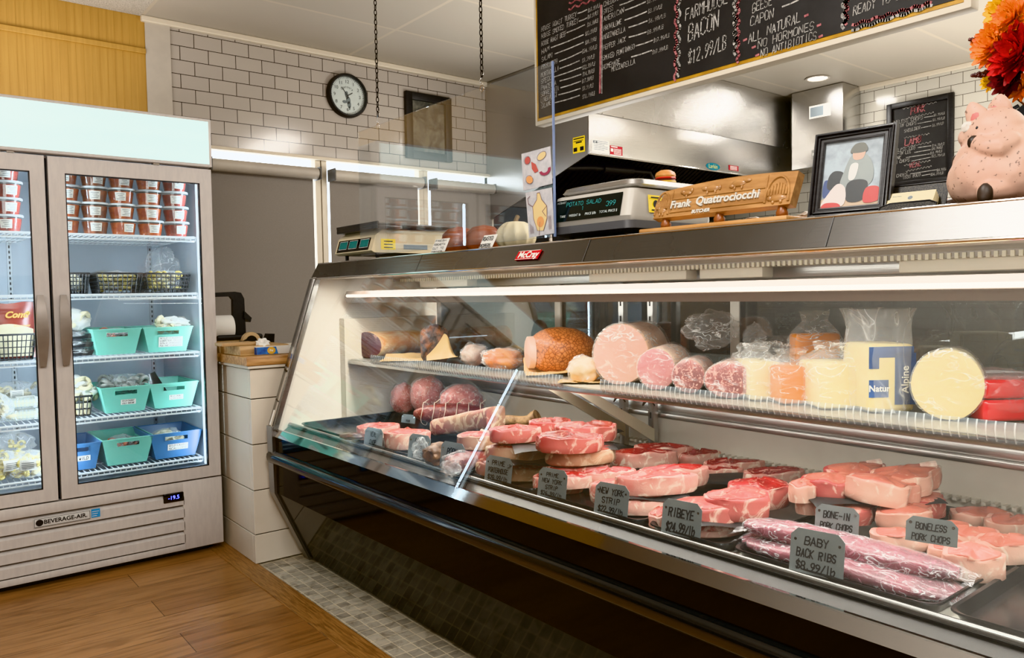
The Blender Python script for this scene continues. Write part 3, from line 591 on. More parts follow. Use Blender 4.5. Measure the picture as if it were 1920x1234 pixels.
# ---------------------------------------------------------------- what stands in it
def clear(n, c=(.93, .95, .95), hz=.05): return glass(n, c, hz, boost=.9)
tubp = clear('clear tub plastic', (.97, .97, .96), .03)
def soup(sauce):
    t = thing('soup_container', 'x', 'container', group='soup containers on the top fridge shelf')
    MB().lathe([(.043, .001), (.0445, .002), (.052, .050), (.052, .053), (0, .054)], 24).obj('soup', sauce, t, world=False)
    MB().lathe([(.0445, 0), (.055, .062)], 24, cap=(True, False)).obj('tub', tubp, t, world=False)
    MB().lathe([(0, .0675), (.053, .0675), (.0555, .066), (.0575, .068), (.0585, .066), (.0585, .060), (.056, .0595)], 28, cap=(False, False)).obj('lid', pm('frosted lid', srgb(208, 216, 220), ro=.35), t, world=False)
    lb = MB(); N = 6; pt = lambda a, z: V((math.sin(a)*(.0466+.0105*z/.062), -math.cos(a)*(.0466+.0105*z/.062), z))
    lb.grid(lambda u, v: pt(-.42+.84*u, .012+.036*v), N, 1); q = lb.obj('label', paper, t, world=False)
    ln = MB(); pt2 = lambda a, z: V((math.sin(a)*(.0472+.0105*z/.062), -math.cos(a)*(.0472+.0105*z/.062), z))
    for r_, (a0, a1) in enumerate(((-.3, .28), (-.12, .33), (-.2, .2), (-.3, .3))): ln.grid(lambda u, v: pt2(a0+(a1-a0)*u, .018+.0072*r_+.0022*v), 3, 1)
    ln.obj('lettering', pm('grey print', 0), q, world=False)
    return t
def sauce(n, a, b): return pm(n, srgb(*a), srgb(*b), sc=40, ro=.25)
sauces = [sauce('red sauce', (150, 44, 22), (112, 28, 16)), sauce('orange sauce', (196, 98, 34), (160, 66, 24)), sauce('brown sauce', (150, 78, 34), (112, 54, 26))]
protos = [soup(s) for s in sauces]; used = [False]*3
cols = [(.272, 0, 'far left column behind the left door'), (.400, 0, 'right column of the left door'), (.612, 1, 'first column of the right door'), (.722, 2, 'second column of the right door'), (.834, 1, 'middle column of the right door'), (.946, 1, 'fourth column of the right door'), (1.062, 0, 'rightmost column')]
rows_ = ['bottom', 'second from bottom', 'third from bottom', 'topmost']
names_ = ['red', 'orange', 'brown']
for ci, (x, si, where) in enumerate(cols):
    for k in range(4):
        lab = '%s soup container, %s of the %s' % (names_[si], rows_[k], where)
        m = T(x+random.uniform(-.004, .004), 3.812+random.uniform(-.004, .006), ZS[0]+.006+k*.0685) @ RZ(random.uniform(-.25, .3))
        if not used[si]: protos[si].matrix_basis = m; protos[si]['label'] = lab; used[si] = True
        else: dup(protos[si], m, lab)
# tapered plastic bins
def bin_(name, mat_, w1, w2, d, h, lines, label, cat, loc, rz=0, sh=.0):
    t = thing(name, label, cat, loc, rz, group='storage bins in the fridge'); tm = .002
    b = MB(); B = [(-w2/2, 0), (w2/2, 0)]; hw = lambda z: w2/2+(w1-w2)/2*z/h; fy = lambda z: -.012-.028*z/h
    hz0, hz1, hx = h*.70, h*.88, w1*.22
    def q(p): b.face(p)
    P = lambda x, z: V((x, fy(z), z)); Q = lambda x, z: V((x, d-fy(z), z))
    # front wall round the handle slot
    q([P(-hw(0), 0), P(hw(0), 0), P(hw(hz0), hz0), P(-hw(hz0), hz0)]); q([P(-hw(hz1), hz1), P(hw(hz1), hz1), P(hw(h), h), P(-hw(h), h)])
    q([P(-hw(hz0), hz0), P(-hx, hz0), P(-hx, hz1), P(-hw(hz1), hz1)]); q([P(hx, hz0), P(hw(hz0), hz0), P(hw(hz1), hz1), P(hx, hz1)])
    q([Q(-hw(0), 0), Q(hw(0), 0), Q(hw(h), h), Q(-hw(h), h)])
    for s in (-1, 1): q([P(s*hw(0), 0), Q(s*hw(0), 0), Q(s*hw(h), h), P(s*hw(h), h)])
    q([P(-hw(0), .001), P(hw(0), .001), Q(hw(0), .001), Q(-hw(0), .001)])
    rim = [P(-hw(h), h), P(hw(h), h), Q(hw(h), h), Q(-hw(h), h)]; b.tube(rim, .003, 6, closed=True)
    sl = [P(-hx, hz0), P(hx, hz0), P(hx, hz1), P(-hx, hz1)]; b.tube([p+V((0, -.001, 0)) for p in sl], .0018, 6, closed=True)
    b.obj('tub', mat_, t, 0, world=False)
    if lines:
        lw, lh, lz, lx = lines[0]; l = MB(); ez = (P(0, h)-P(0, 0)).normalized(); o = P(lx-lw/2, lz)+V((0, -.0012, 0))
        l.face([o, o+X*lw, o+X*lw+ez*lh, o+ez*lh]); lo = l.obj('label', paper, t, 0, world=False); s = MB(); n = len(lines)-1
        for i, tx in enumerate(lines[1:]): strokes(s, tx, o+X*.006+ez*(lh*(n-1-i+.22)/n)-Y*.0008, X, ez, lh*.58/n, lw-.012, .16)
        s.obj('lettering', ink, lo, 0, world=False)
    return t
teal = pm('teal plastic', srgb(118, 194, 178), srgb(112, 186, 170), sc=3, ro=.35); blue = pm('blue plastic', srgb(62, 112, 158), srgb(58, 104, 150), sc=3, ro=.35)
bagf = film('clear bag', (.92, .94, .95), .10, .5, 16)
milky = film('frosted bag', (.93, .93, .9), .45, .4, 14)
def X_(px, py, y=3.80): return at(px, py, y=y).x
def fbin(m_, pxa, pxb, shelf, h, lines, label, y=3.81, pyb=None):
    a, b_ = X_(pxa, 640, y-.04), X_(pxb, 640, y-.04); w = b_-a
    return bin_('storage_bin', m_, w, w*.76, .24, h, lines, label, 'bin', ((a+b_)/2, y, ZS[shelf]+.007))
fbin(teal, 174, 266, 2, .112, None, 'teal bin without a label beside the stacked black trays')
fbin(teal, 270, 362, 2, .112, [(.105, .048, .022, .012), 'WILD-CAUGHT', 'LOBSTER TAILS', 'SOLD FROZEN', 'MAINE/CANADA'], 'teal bin labelled wild-caught lobster tails with white bag on top')
fbin(teal, 185, 280, 3, .114, [(.062, .024, .034, .01), 'WILD-CAUGHT', 'COLD SHRIMP'], 'teal bin holding a grey wrapped bag, beside the black basket on the fourth shelf')
fbin(teal, 278, 369, 3, .114, [(.062, .024, .036, .01), 'WILD CAUGHT', 'CRAB'], 'teal bin with a dark pouch sticking out on the fourth shelf at the right')
fbin(blue, 96, 182, 4, .116, [(.05, .024, .04, .02), 'WILD'], 'blue bin half hidden by the right door frame on the bottom shelf')
fbin(teal, 184, 281, 4, .118, None, 'teal bin between two blue bins on the bottom shelf')
fbin(blue, 275, 373, 4, .118, [(.09, .030, .036, .008), 'WILD-CAUGHT', 'SCALLOPS'], 'blue bin labelled wild-caught scallops at the right of the bottom shelf')
# black lattice baskets
def basket(w, d, h, label, loc, rz=0, nx=9, nz=5):
    t = thing('plastic_basket', label, 'basket', loc, rz, group='black baskets in the fridge'); b = MB(); tp = .86
    def bar(p, q_, r_): b.tube([p, q_], r_, 4)
    c = lambda u, v, z: V(((u-.5)*w*(tp+(1-tp)*z/h), d/2+(v-.5)*d*(tp+(1-tp)*z/h), z))
    for (u0, v0, u1, v1, n) in ((0, 0, 1, 0, nx), (0, 1, 1, 1, nx), (0, 0, 0, 1, nx), (1, 0, 1, 1, nx)):
        for k in range(n+1):
            u, v = u0+(u1-u0)*k/n, v0+(v1-v0)*k/n; bar(c(u, v, 0), c(u, v, h), .0022)
        for k in range(nz+1): bar(c(u0, v0, h*k/nz), c(u1, v1, h*k/nz), .0022 if k < nz else .0042)
    b.box(c(.0, .0, 0), c(1, 1, 0)+V((0, 0, .002)))
    b.obj('lattice', black_plastic, t, 0, world=False); return t
for pxa, pxb, lab in ((112, 168, 'black basket cut off by the right door frame on the second shelf'), (182, 268, 'middle black basket of pasta bags on the second shelf'), (274, 357, 'black basket under a puffed clear bag at the right of the second shelf')):
    a, b_ = X_(pxa, 520), X_(pxb, 520); basket(b_-a, .2, .087, lab, ((a+b_)/2, 3.80, ZS[1]+.007))
a, b_ = X_(-40, 650), X_(68, 650); basket(b_-a, .2, .105, 'black basket holding red bags of pasta behind the left door', ((a+b_)/2, 3.79, ZS[2]+.007), nx=12, nz=4)
a, b_ = X_(108, 760), X_(174, 760); basket(b_-a, .2, .085, 'small black basket of white tubs beside the right door frame on the fourth shelf', ((a+b_)/2, 3.80, ZS[3]+.007), nx=8, nz=3)
past = pm('pasta', srgb(212, 198, 128), srgb(184, 164, 92), sc=30, ro=.5)
pale = pm('pale dough', srgb(216, 206, 176), srgb(190, 180, 150), sc=30, ro=.5)
def pouch(name, label, cat, loc, rad, inner, skin, seed, group=None, rz=0, amp=.25, n=22, piece=.014, tilt=0, lab=None, squash=.55):
    """bag with pieces inside"""
    t = thing(name, label, cat, m=T(loc) @ RZ(rz) @ RX(tilt), group=group); rnd = random.Random(seed); b = MB()
    for k in range(n):
        p = V((rnd.uniform(-.8, .8)*rad[0], rnd.uniform(-.8, .8)*rad[1], rnd.uniform(-.75, .55)*rad[2]))
        if inner == 'block': continue
        mm = T(p) @ RZ(rnd.uniform(0, 6)) @ RX(rnd.uniform(0, 3)); b.rings([[mm @ V((math.cos(a)*(piece+piece*.45*math.cos(c)), math.sin(a)*(piece+piece*.45*math.cos(c)), piece*.5*math.sin(c))) for c in [2*PI*i/6 for i in range(6)]] for a in [2*PI*j/9*.95 for j in range(10)]])
    if inner != 'block': b.obj('contents', past if inner == 'pasta' else inner, t, world=False)
    MB().ball((0, 0, 0), rad, 4, amp, 2.2, seed, ridge=.18).obj('bag', skin, t, 60, world=False)
    if lab:
        l = MB(); w, h_ = lab; yy = -rad[1]*.98; l.grid(lambda u, v: ((u-.5)*w, yy+.012*abs(u-.5)-.012*math.sin(v*3), (v-.35)*h_), 4, 3); q = l.obj('label', paper, t, world=False); s = MB()
        for k in range(4): s.grid(lambda u, v: ((u-.5)*w*.75, yy-.0015+.012*abs((u-.5)*.75)-.012*math.sin((.2+.17*k)*3), (.2+.17*k+.06*v-.35)*h_), 3, 1)
        s.obj('lettering', pm('grey print', 0), q, world=False)
    return t
# second shelf bags
pouch('pasta_bag', 'bag of yellow pasta in the middle black basket of the second shelf', 'bag', (X_(226, 520), 3.90, ZS[1]+.062), (.085, .07, .045), 'pasta', bagf, 3, n=40)
pouch('pasta_bag', 'bag of yellow pasta rounds in the right black basket of the second shelf', 'bag', (X_(316, 520), 3.90, ZS[1]+.066), (.08, .07, .05), 'pasta', bagf, 4, n=40)
pouch('clear_bag', 'puffed clear bag standing up behind the right black basket', 'bag', (X_(308, 480, 4.0), 4.05, ZS[1]+.145), (.075, .05, .085), 'block', bagf, 5, n=0)
pouch('pasta_bag', 'dark bag in the cut off basket of the second shelf', 'bag', (X_(138, 520), 3.90, ZS[1]+.055), (.06, .07, .04), pale, bagf, 6, n=20)
w_ = MB(); w_.grid(lambda u, v: (X_(162+95*u, 500, 3.92), 3.86+.1*v, ZS[1]+.098+.012*math.sin(u*5)-.006*v), 8, 2); tag(w_.obj('plastic_sleeve', bagf), 'clear flat plastic sleeve lying across two black baskets', 'sleeve')
# third shelf, left: red packets in the basket
rb_ = thing('pasta_packet', 'red and gold pasta packet standing in the black basket behind the left door', 'packet', (X_(20, 600), 3.86, ZS[2]+.012))
pk = MB(); p0, p1 = X_(-40, 610, 3.85), X_(64, 610, 3.85)
pk.grid(lambda u, v: (p0+(p1-p0)*u, 3.835+.02*v-.012*math.sin(PI*u)*math.sin(PI*v), ZS[2]+.012+.232*v+.004*math.sin(u*9)*v), 14, 12)
pk.obj('packet_film', pm('red packet', srgb(122, 48, 36), srgb(104, 38, 30), sc=5, ro=.22), rb_, 60)
wn = MB(); wn.grid(lambda u, v: (p0+(p1-p0)*(.03+.94*u), 3.832+.004*v-.014*math.sin(PI*(.03+.94*u))*.8-.002, ZS[2]+.02+(.112+.024*math.sin(PI*u))*v), 14, 6); wn.obj('window', pale, rb_)
lt = MB(); lt.add_mesh(type_mesh('Conti', .036, shear=.35, bold=.001), plane_m((X_(30, 590, 3.82), 3.818, ZS[2]+.193), X, Z)); lt.add_mesh(type_mesh('Gnocchetti', .013, shear=.3), plane_m((X_(40, 600, 3.82), 3.817, ZS[2]+.148), X, Z)); disc(lt, (X_(52, 588, 3.82), 3.818, ZS[2]+.2), X, Z, .008)
lt.obj('lettering', pm('gold print', srgb(212, 170, 74), ro=.4), rb_, 0)
# third shelf, right: white bag on a stack of black trays
for k in range(3):
    t = thing('meat_tray', ['lowest', 'middle', 'topmost'][k]+' wrapped black tray of the stack beside the teal bin on the third shelf', 'tray', (X_(148, 650), 3.83, ZS[2]+.008+k*.037), group='stacked black trays')
    b = MB(); b.rings([[V((sx*(.055+.008*z), .07+sy*(.07+.008*z), z*.022)) for sx, sy in ((-1, -1), (1, -1), (1, 1), (-1, 1))] for z in (0, 1)], (True, False)); b.box((-.05, .01, .006), (.05, .13, .016)); b.obj('tray', black_plastic, t, 0, world=False)
    f = MB(); f.ball((0, .07, .016), (.07, .082, .018), 3, .2, 3, k, ridge=.3); f.obj('wrap', bagf, t, 60, world=False)
pouch('white_bag', 'white bag of dough resting on the black tray stack', 'bag', (X_(140, 595), 3.90, ZS[2]+.163), (.075, .07, .048), pale, milky, 8, n=14, piece=.022)
pouch('white_bag', 'crumpled white bag lying on the lobster tail bin', 'bag', (X_(330, 592), 3.88, ZS[2]+.135), (.075, .06, .03), pale, milky, 9, n=12, piece=.02, rz=.2, amp=.45)
pouch('frozen_packet', 'packets inside the unlabelled teal bin', 'packet', (X_(222, 620), 3.91, ZS[2]+.085), (.07, .08, .035), pm('orange fish', srgb(196, 96, 60), srgb(60, 60, 64), sc=20, ro=.4), bagf, 10, n=16, piece=.02)
# fourth shelf
pouch('frozen_bag', 'grey crumpled bag piled in the teal bin on the fourth shelf', 'bag', (X_(245, 712), 3.92, ZS[3]+.122), (.105, .08, .042), pm('grey shrimp', srgb(150, 150, 144), srgb(110, 110, 106), sc=30, ro=.4), bagf, 12, n=26, piece=.02, amp=.4)
t = thing('dark_pouch', 'dark pouch leaning in the right teal bin on the fourth shelf', 'pouch', m=T(X_(312, 700), 3.90, ZS[3]+.05) @ RY(-.35))
MB().grid(lambda u, v: (.07*(u-.5)*(1-.5*v), .006*math.sin(PI*u), .12*v), 6, 8).obj('film', pm('dark foil', srgb(50, 46, 46), ro=.2), t, world=False)
for k, (pp, z_, s_) in enumerate((((142), .105, .055), ((168), .105, .045), ((146), .150, .05))):
    pouch('white_bag', ['left lower white bag on the small black basket', 'right lower white bag on the small black basket', 'upper white bag on the small black basket'][k], 'bag', (X_(pp, 720), 3.87, ZS[3]+z_), (s_, .05, .026), pale, milky, 20+k, n=8, piece=.02, amp=.4)
for k in range(8):
    i, j = k % 4, k//4
    tag(MB().lathe([(.012, 0), (.016, .002), (.016, .022), (.012, .024)], 12, T(X_(124+14*i, 770), 3.83, ZS[3]+.010+j*.028)).obj('cheese_ball', pale), 'small white ball in the little black basket on the fourth shelf', 'cheese', 'white balls in the small black basket')
# left bay, fourth shelf: clamshells and bags
clam = clear('clamshell plastic', (.9, .93, .94), .16)
for k in range(2):
    t = thing('clamshell_box', ['lower', 'upper'][k]+' clear clamshell box of the stack behind the left door', 'box', (X_(52+4*k, 780), 3.84, ZS[3]+.008+k*.05), group='clear clamshell boxes')
    b = MB()
    for sgn, z0_, z1_ in ((1, 0, .022), (1, .046, .024)):
        b.rings([[V((sx*(.075+.012*f_), .06+sy*(.06+.01*f_), z0_+(z1_-z0_)*f_)) for sx, sy in ((-1, -1), (1, -1), (1, 1), (-1, 1))] for f_ in (0, 1)], (True, False))
    for k2 in range(13): b.tube([(-.072+k2*.012, -.001, .002), (-.082+k2*.0137, -.009, .02)], .002, 4); b.tube([(-.072+k2*.012, -.001, .044), (-.082+k2*.0137, -.009, .026)], .002, 4)
    b.obj('shell', clam, t, 0, world=False); MB().box((-.06, .01, .004), (.06, .11, .036), bev=.012).obj('contents', pale, t, world=False)
    l = MB(); l.face([(-.04, .0, .0475), (.03, .0, .0475), (.03, .05, .0475), (-.04, .05, .0475)]); l.obj('label', paper, t, 0, world=False)
pouch('pasta_bag', 'grey bag with a white label behind the clamshell boxes', 'bag', (X_(30, 745, 3.98), 3.99, ZS[3]+.105), (.10, .05, .055), pale, bagf, 31, n=20, lab=(.05, .035))
pouch('pasta_bag', 'grey bag left of the clamshell boxes at the photo edge', 'bag', (X_(0, 760), 3.86, ZS[3]+.07), (.055, .06, .06), pale, bagf, 32, n=18)
# left bay, bottom shelf: tortellini
for k, (pp, z_, yy, rz_) in enumerate(((10, .062, 3.84, .25), (60, .058, 3.82, -.3), (28, .125, 3.95, 0))):
    pouch('pasta_bag', ['bag of yellow tortellini at the bottom left photo edge', 'bag of yellow tortellini beside the left door frame on the bottom shelf', 'clear bag lying behind the two tortellini bags'][k], 'bag', (X_(pp, 850), yy, ZS[4]+z_), (.088, .07, .058), 'pasta', bagf, 40+k, n=60 if k < 2 else 10, lab=(.06, .045) if k < 2 else None, rz=rz_, piece=.013)
pouch('fish_packet', 'orange fish packet inside the teal bin on the bottom shelf', 'packet', (X_(240, 845), 3.90, ZS[4]+.07), (.075, .07, .05), pm('orange fish', 0), bagf, 45, n=14, piece=.022)
pouch('frozen_bag', 'clear bag inside the blue scallops bin', 'bag', (X_(325, 812), 3.92, ZS[4]+.085), (.075, .08, .04), pale, bagf, 46, n=10, piece=.02)
# ================================================================ SHIPLAP COUNTER between fridge and deli case
KX, KY = 1.213, 3.336
ct = thing('shiplap_counter', 'white shiplap counter with a wooden top between fridge and deli case', 'counter', (1.35, 3.7, 0))
k_ = MB(); sp_ = pm('white shiplap', srgb(214, 206, 192), srgb(206, 198, 184), sc=2, ro=.35)
zs_ = [0.005, .135, .330, .532, .732, .862]
for a, b_ in zip(zs_, zs_[1:]):
    k_.box((KX, KY+.0305, a), (1.262, 4.40, b_-.004), bev=.002); k_.box((KX, KY, a), (1.44, KY+.03, b_-.004), bev=.002)
k_.mi = 1; k_.box((KX+.006, KY+.006, .005), (1.43, 4.39, .86))
k_.obj('base', [sp_, pm('dark gap', (.03, .026, .022), ro=.8)], ct, 0)
MB().box((KX-.012, KY-.012, .862), (1.46, 4.40, .876), bev=.003).obj('moulding', sp_, ct)
MB().box((KX-.02, KY-.018, .876), (1.47, 4.40, .914), bev=.003).obj('worktop', pm('butcher block', srgb(190, 150, 104), srgb(154, 114, 74), sc=7, ro=.4, stretch=(1, 10, 10)), ct)
wc = thing('wooden_board', 'thick wooden board lying on the counter under the paper cutter', 'board', (1.15, 3.72, .914))
MB().box((1.205, KY+.09, .9145), (1.43, 4.36, .957), bev=.003).obj('plank', pm('pale wood', srgb(192, 162, 120), srgb(164, 132, 92), sc=6, ro=.5, stretch=(1, 9, 9)), wc)
# paper cutter
q = lambda px, py, y: at(px, py, y=y)
pc = thing('paper_cutter', 'black paper cutter holding a white roll on the shiplap counter', 'paper cutter', (1.4, 4.0, .957))
pcb = pm('black casting', srgb(16, 16, 17), srgb(26, 26, 27), sc=60, ro=.5)
yv = 4.0
arm = [q(px, py, yv) for px, py in ((401, 549), (440, 547), (452, 549), (458, 560), (462, 640), (438, 640), (437, 562), (432, 556), (401, 557))]
MB().prism(arm, (0, .03, 0)).obj('frame', pcb, pc, 0)
MB().box((q(402, 640, yv).x, yv-.05, .957), (q(488, 645, yv).x, yv+.1, q(440, 627, yv).z), bev=.012).obj('base', pcb, pc)
MB().prism([q(px, py, yv-.01) for px, py in ((458, 583), (472, 596), (470, 604), (458, 596))], (0, .1, 0)).obj('cutting_bar', pcb, pc, 0)
rc = q(438, 614, yv+.02)
MB().lathe([(.018, 0), (.064, 0), (.064, .26), (.018, .26)], 32, T(rc.x-.012, yv+.02, rc.z) @ RY(-PI/2)).obj('paper_roll', paper, pc)
MB().lathe([(.0, -.002), (.018, -.002), (.018, .05)], 20, T(rc.x-.010, yv+.02, rc.z) @ RY(-PI/2), (True, False)).obj('roll_core', gask, pc)
td = thing('tape_dispenser', 'black tape dispenser with a pale tape roll beside the paper cutter', 'tape dispenser', (1.4, 3.78, .957))
yt = 3.78; tc = q(473, 640, yt)
MB().prism([q(px, py, yt) for px, py in ((452, 645), (514, 645), (515, 626), (504, 626), (500, 638), (486, 640), (470, 632), (455, 640))], (0, .05, 0)).obj('body', black_plastic, td, 0)
ring = MB(); ring.rings([[tc+V((r_*math.cos(a), dy, r_*math.sin(a))) for r_, dy in ((.028, .008), (.045, .008), (.045, .036), (.028, .036))] for a in [2*PI*k/32 for k in range(33)]], (False, False)); ring.obj('tape_roll', pm('tan tape', srgb(206, 180, 142), ro=.4), td, 60)
hub = MB(); hub.lathe([(0, .01), (.028, .01), (.028, .034), (0, .034)], 24, T(tc) @ RX(-PI/2)); hub.obj('hub', black_plastic, td)
for px0, px1, pyt, pyb, yy, lab in ((482, 546, 651, 678, 3.40, 'blue and white tissue box on the counter beside the deli case'),):
    a, b_ = q(px0, pyb, yy), q(px1, pyb, yy); z0_ = .9155; z1_ = q(px0, pyt, yy).z
    tb_ = thing('tissue_box', lab, 'box', (a.x, yy, z0_)); w = b_.x-a.x
    bx = MB().box((a.x, yy, z0_), (b_.x, yy+.11, z1_), bev=.002); bx.obj('carton', pm('carton white', srgb(214, 212, 206), ro=.5), tb_)
    f = MB(); f.face([(a.x+w*.0, yy-.001, z0_+.002), (a.x+w*.62, yy-.001, z0_+.002), (a.x+w*.56, yy-.001, z1_-.002), (a.x, yy-.001, z1_-.002)]); f.face([(a.x-.001, yy+.108, z0_+.002), (a.x-.001, yy, z0_+.002), (a.x-.001, yy, z1_-.002), (a.x-.001, yy+.108, z1_-.002)]); f.obj('printed_panel', pm('navy print', srgb(34, 64, 140), srgb(60, 120, 190), sc=18, ro=.4), tb_, 0)
    o_ = MB(); disc(o_, (a.x+w*.42, yy-.002, (z0_+z1_)/2), X, Z, .019, .016); o_.obj('emblem', pm('gold print', 0), tb_, 0)
    tt = MB(); tt.add_mesh(type_mesh('Pal', .014, bold=.0004), plane_m((a.x+w*.42, yy-.003, (z0_+z1_)/2), X, Z)); tt.obj('lettering', paper, tb_, 0)
    ti = MB(); ti.ball((a.x+.045, yy+.045, z1_+.012), (.03, .02, .022), 3, .6, 3, 5, ridge=.4); ti.obj('tissue', paper, tb_, 60)
MB_ = MB().box((q(415, 655, 3.47).x, 3.46, .9575), (q(480, 655, 3.47).x, 3.56, .972), bev=.003); tag(MB_.obj('carton_box', pm('brown carton', srgb(176, 146, 108), ro=.7)), 'flat brown carton box lying in front of the paper cutter', 'box')
# ================================================================ DELI DISPLAY CASE
Y0, Y1 = -.25, 3.30
cg = glass('case glass', (.965, .985, .985), .012)
case = thing('deli_display_case', 'long black and steel refrigerated deli case with slanted glass front full of meat', 'display case', (1.75, 1.6, 0))
YE = Y1-.045
# body below the deck
prof = [(1.425, .012), (1.281, .326), (1.281, .572), (2.12, .572), (2.12, .012)]
b = MB().prism([(x, Y0, z) for x, z in prof], (0, YE-Y0, 0)); b.obj('base_panel', pm('black enamel', srgb(10, 8, 7), ro=.07, spec=.14), case, 0)
MB().prism([(1.44, Y0, 0), (1.44, Y0, .03), (2.1, Y0, .03), (2.1, Y0, 0)], (0, YE-Y0, 0)).obj('plinth', black_plastic, case, 0)
bm_ = MB(); rr = [(1.281, .450), (1.268, .454), (1.258, .466), (1.256, .480), (1.258, .494), (1.268, .503), (1.281, .506)]
bm_.prism([(x, Y0, z) for x, z in rr], (0, Y1-Y0-.01, 0)); bm_.obj('bumper', pm('dark bumper', srgb(20, 22, 23), ro=.16, coat=.5), case, 40)
MB().prism([(1.272, Y0, .573), (1.284, Y0, .604), (1.292, Y0, .604), (1.292, Y0, .573)], (0, YE-Y0, 0)).obj('chrome_strip', steel('mirror strip', .42, .06, bump=0), case, 0)
# end panel
ep = MB(); ep.prism([(x, YE, z) for x, z in ((1.425, .0), (1.279, .326), (1.274, .62), (1.49, 1.25), (1.53, 1.316), (2.14, 1.316), (2.14, 0))], (0, .035, 0)); ep.obj('end_panel', pm('cream liner', srgb(222, 214, 202), ro=.35), case, 0)
ef = MB()
pp_ = [(1.425, .0), (1.276, .326), (1.271, .615)]
ef.rings([[V((x+dx, y, z)) for dx, y in ((-.006, YE-.012), (-.006, Y1), (.012, Y1), (.012, YE-.012))] for x, z in pp_]); ef.obj('end_frame', dark_ss, case, 0)
g_ = MB(); g_.rings([[V((x+dx, y, z)) for dx, y in ((-.008, YE-.02), (-.008, Y1), (.014, Y1), (.014, YE-.02))] for x, z in ((1.276, .60), (1.492, 1.25))]); g_.obj('glass_frame', steel('frame steel', .30, .22), case, 0)
cs_ = MB(); cs_.rings([[V((x+dx, y, z)) for dx, y in ((-.011, YE-.003), (-.011, YE+.012), (.0, YE+.012), (.0, YE-.003))] for x, z in ((1.276, .60), (1.492, 1.25))]); cs_.obj('glass_trim', chrome, case, 0)
MB().prism([(x, Y0-.035, z) for x, z in ((1.425, .0), (1.279, .326), (1.274, .62), (1.49, 1.25), (1.53, 1.316), (2.14, 1.316), (2.14, 0))], (0, .034, 0)).obj('end_panel', pm('cream liner', 0), case, 0)
il = MB(); il.box((1.60, YE-.05, .60), (2.09, YE-.001, 1.07)); il.obj('liner_step', pm('shaded liner', srgb(196, 186, 170), ro=.4), case, 0)  # liner colour darkened to stand for shade on the inner end wall
# cap
cap = MB(); cap.prism([(x, Y0, z) for x, z in ((1.490, 1.249), (1.527, 1.319), (2.14, 1.319), (2.14, 1.306), (1.545, 1.306), (1.512, 1.249))], (0, Y1-Y0+.005, 0)); cap.obj('cap', steel('cap steel', .21, .26, (60, 1, 1)), case, 30)
cl = MB(); cl.tube([(1.489, Y0, 1.2505), (1.489, Y1+.004, 1.2505)], .0042, 8); cl.tube([(1.527, Y0, 1.3185), (1.527, Y1+.004, 1.3185)], .0028, 8); cl.obj('cap_edge', chrome, case)
sm = MB()
for yy in (2.42, 1.55, .84): sm.face([(1.4905, yy, 1.2525), (1.5262, yy, 1.3175), (1.5262, yy+.0022, 1.3175), (1.4905, yy+.0022, 1.2525)])
sm.bm.transform(T(-.0008, 0, .0004)); sm.obj('cap_seam', pm('seam', (.08, .08, .08), ro=.5), case, 0)
ca = V((.037, 0, .070)).normalized(); cn = V((-.88, 0, .47))
bd = MB(); o = at(971, 489, x=1.507); o = V((1.5005, 1.851, 1.2695)); w, h = .104, .030
P_ = lambda u, v: o + Y*(-w*u-.006*v) + ca*h*v + cn*.002
bd.prism([P_(0, 0), P_(1, 0), P_(1, 1), P_(0, 1)], cn*.004); bo = bd.obj('maker_badge', pm('red badge', srgb(178, 24, 34), ro=.25), case, 0)
t = MB(); t.add_mesh(type_mesh('McCray', .029, shear=.25, bold=.0009), plane_m(P_(.52, .48)+cn*.0048, -Y, ca)); 
for a, c in (((.02, .04), (.98, .04)), ((.02, .96), (.98, .96))): poly(t, [P_(*a)+cn*.0046, P_(*c)+cn*.0046], cn, .0012)
t.obj('lettering', paper, bo, 0)
# glass front
gl = MB(); gn = V((-(1.249-.602), 0, (1.490-1.283))).normalized()*.005
gl.prism([(1.286, Y0, .600), (1.286, YE, .600), (1.495, YE, 1.250), (1.495, Y0, 1.250)], gn); gl.obj('front_glass', cg, case, 0)
# deck, rail, back
liner_w = pm('white liner', srgb(222, 216, 204), srgb(212, 206, 194), sc=4, ro=.4)
dk = MB(); dk.box((1.346, Y0, .572), (2.09, YE-.001, .598)); dk.box((2.075, Y0, .59), (2.12, YE-.001, .735)); dk.obj('deck', liner_w, case, 0)
MB().prism([(1.298, Y0, .575), (1.345, Y0, .604), (1.35, Y0, .575)], (0, YE-Y0, 0)).obj('deck_front', pm('dark deck front', srgb(52, 46, 42), ro=.25), case, 0)
rl = MB(); rl.tube([(1.352, Y0, .6165), (1.352, YE-.002, .6165)], .0075, 10); rl.box((1.353, Y0, .600), (1.357, YE-.002, .618)); rl.obj('front_rail', steel('rail steel', .3, .25), case)
gr = MB()
for k in range(int((YE-Y0)/.022)): gr.box((2.045, Y0+k*.022, .640), (2.076, Y0+k*.022+.010, .648))
gr.obj('air_grille', liner_w, case, 0)
alu = steel('aluminium', .58, .3)
sl = MB(); sl.box((2.06, Y0, .735), (2.12, YE-.05, .752), bev=.003); sl.box((2.072, Y0, .752), (2.12, YE-.05, .782), bev=.003); sl.box((2.06, Y0, 1.205), (2.12, YE-.001, 1.249), bev=.003); sl.obj('door_track', alu, case)
doors = [(2.30, YE-.06, 2.088), (1.45, 2.36, 2.100), (.62, 1.50, 2.088), (-.2, .66, 2.100)]
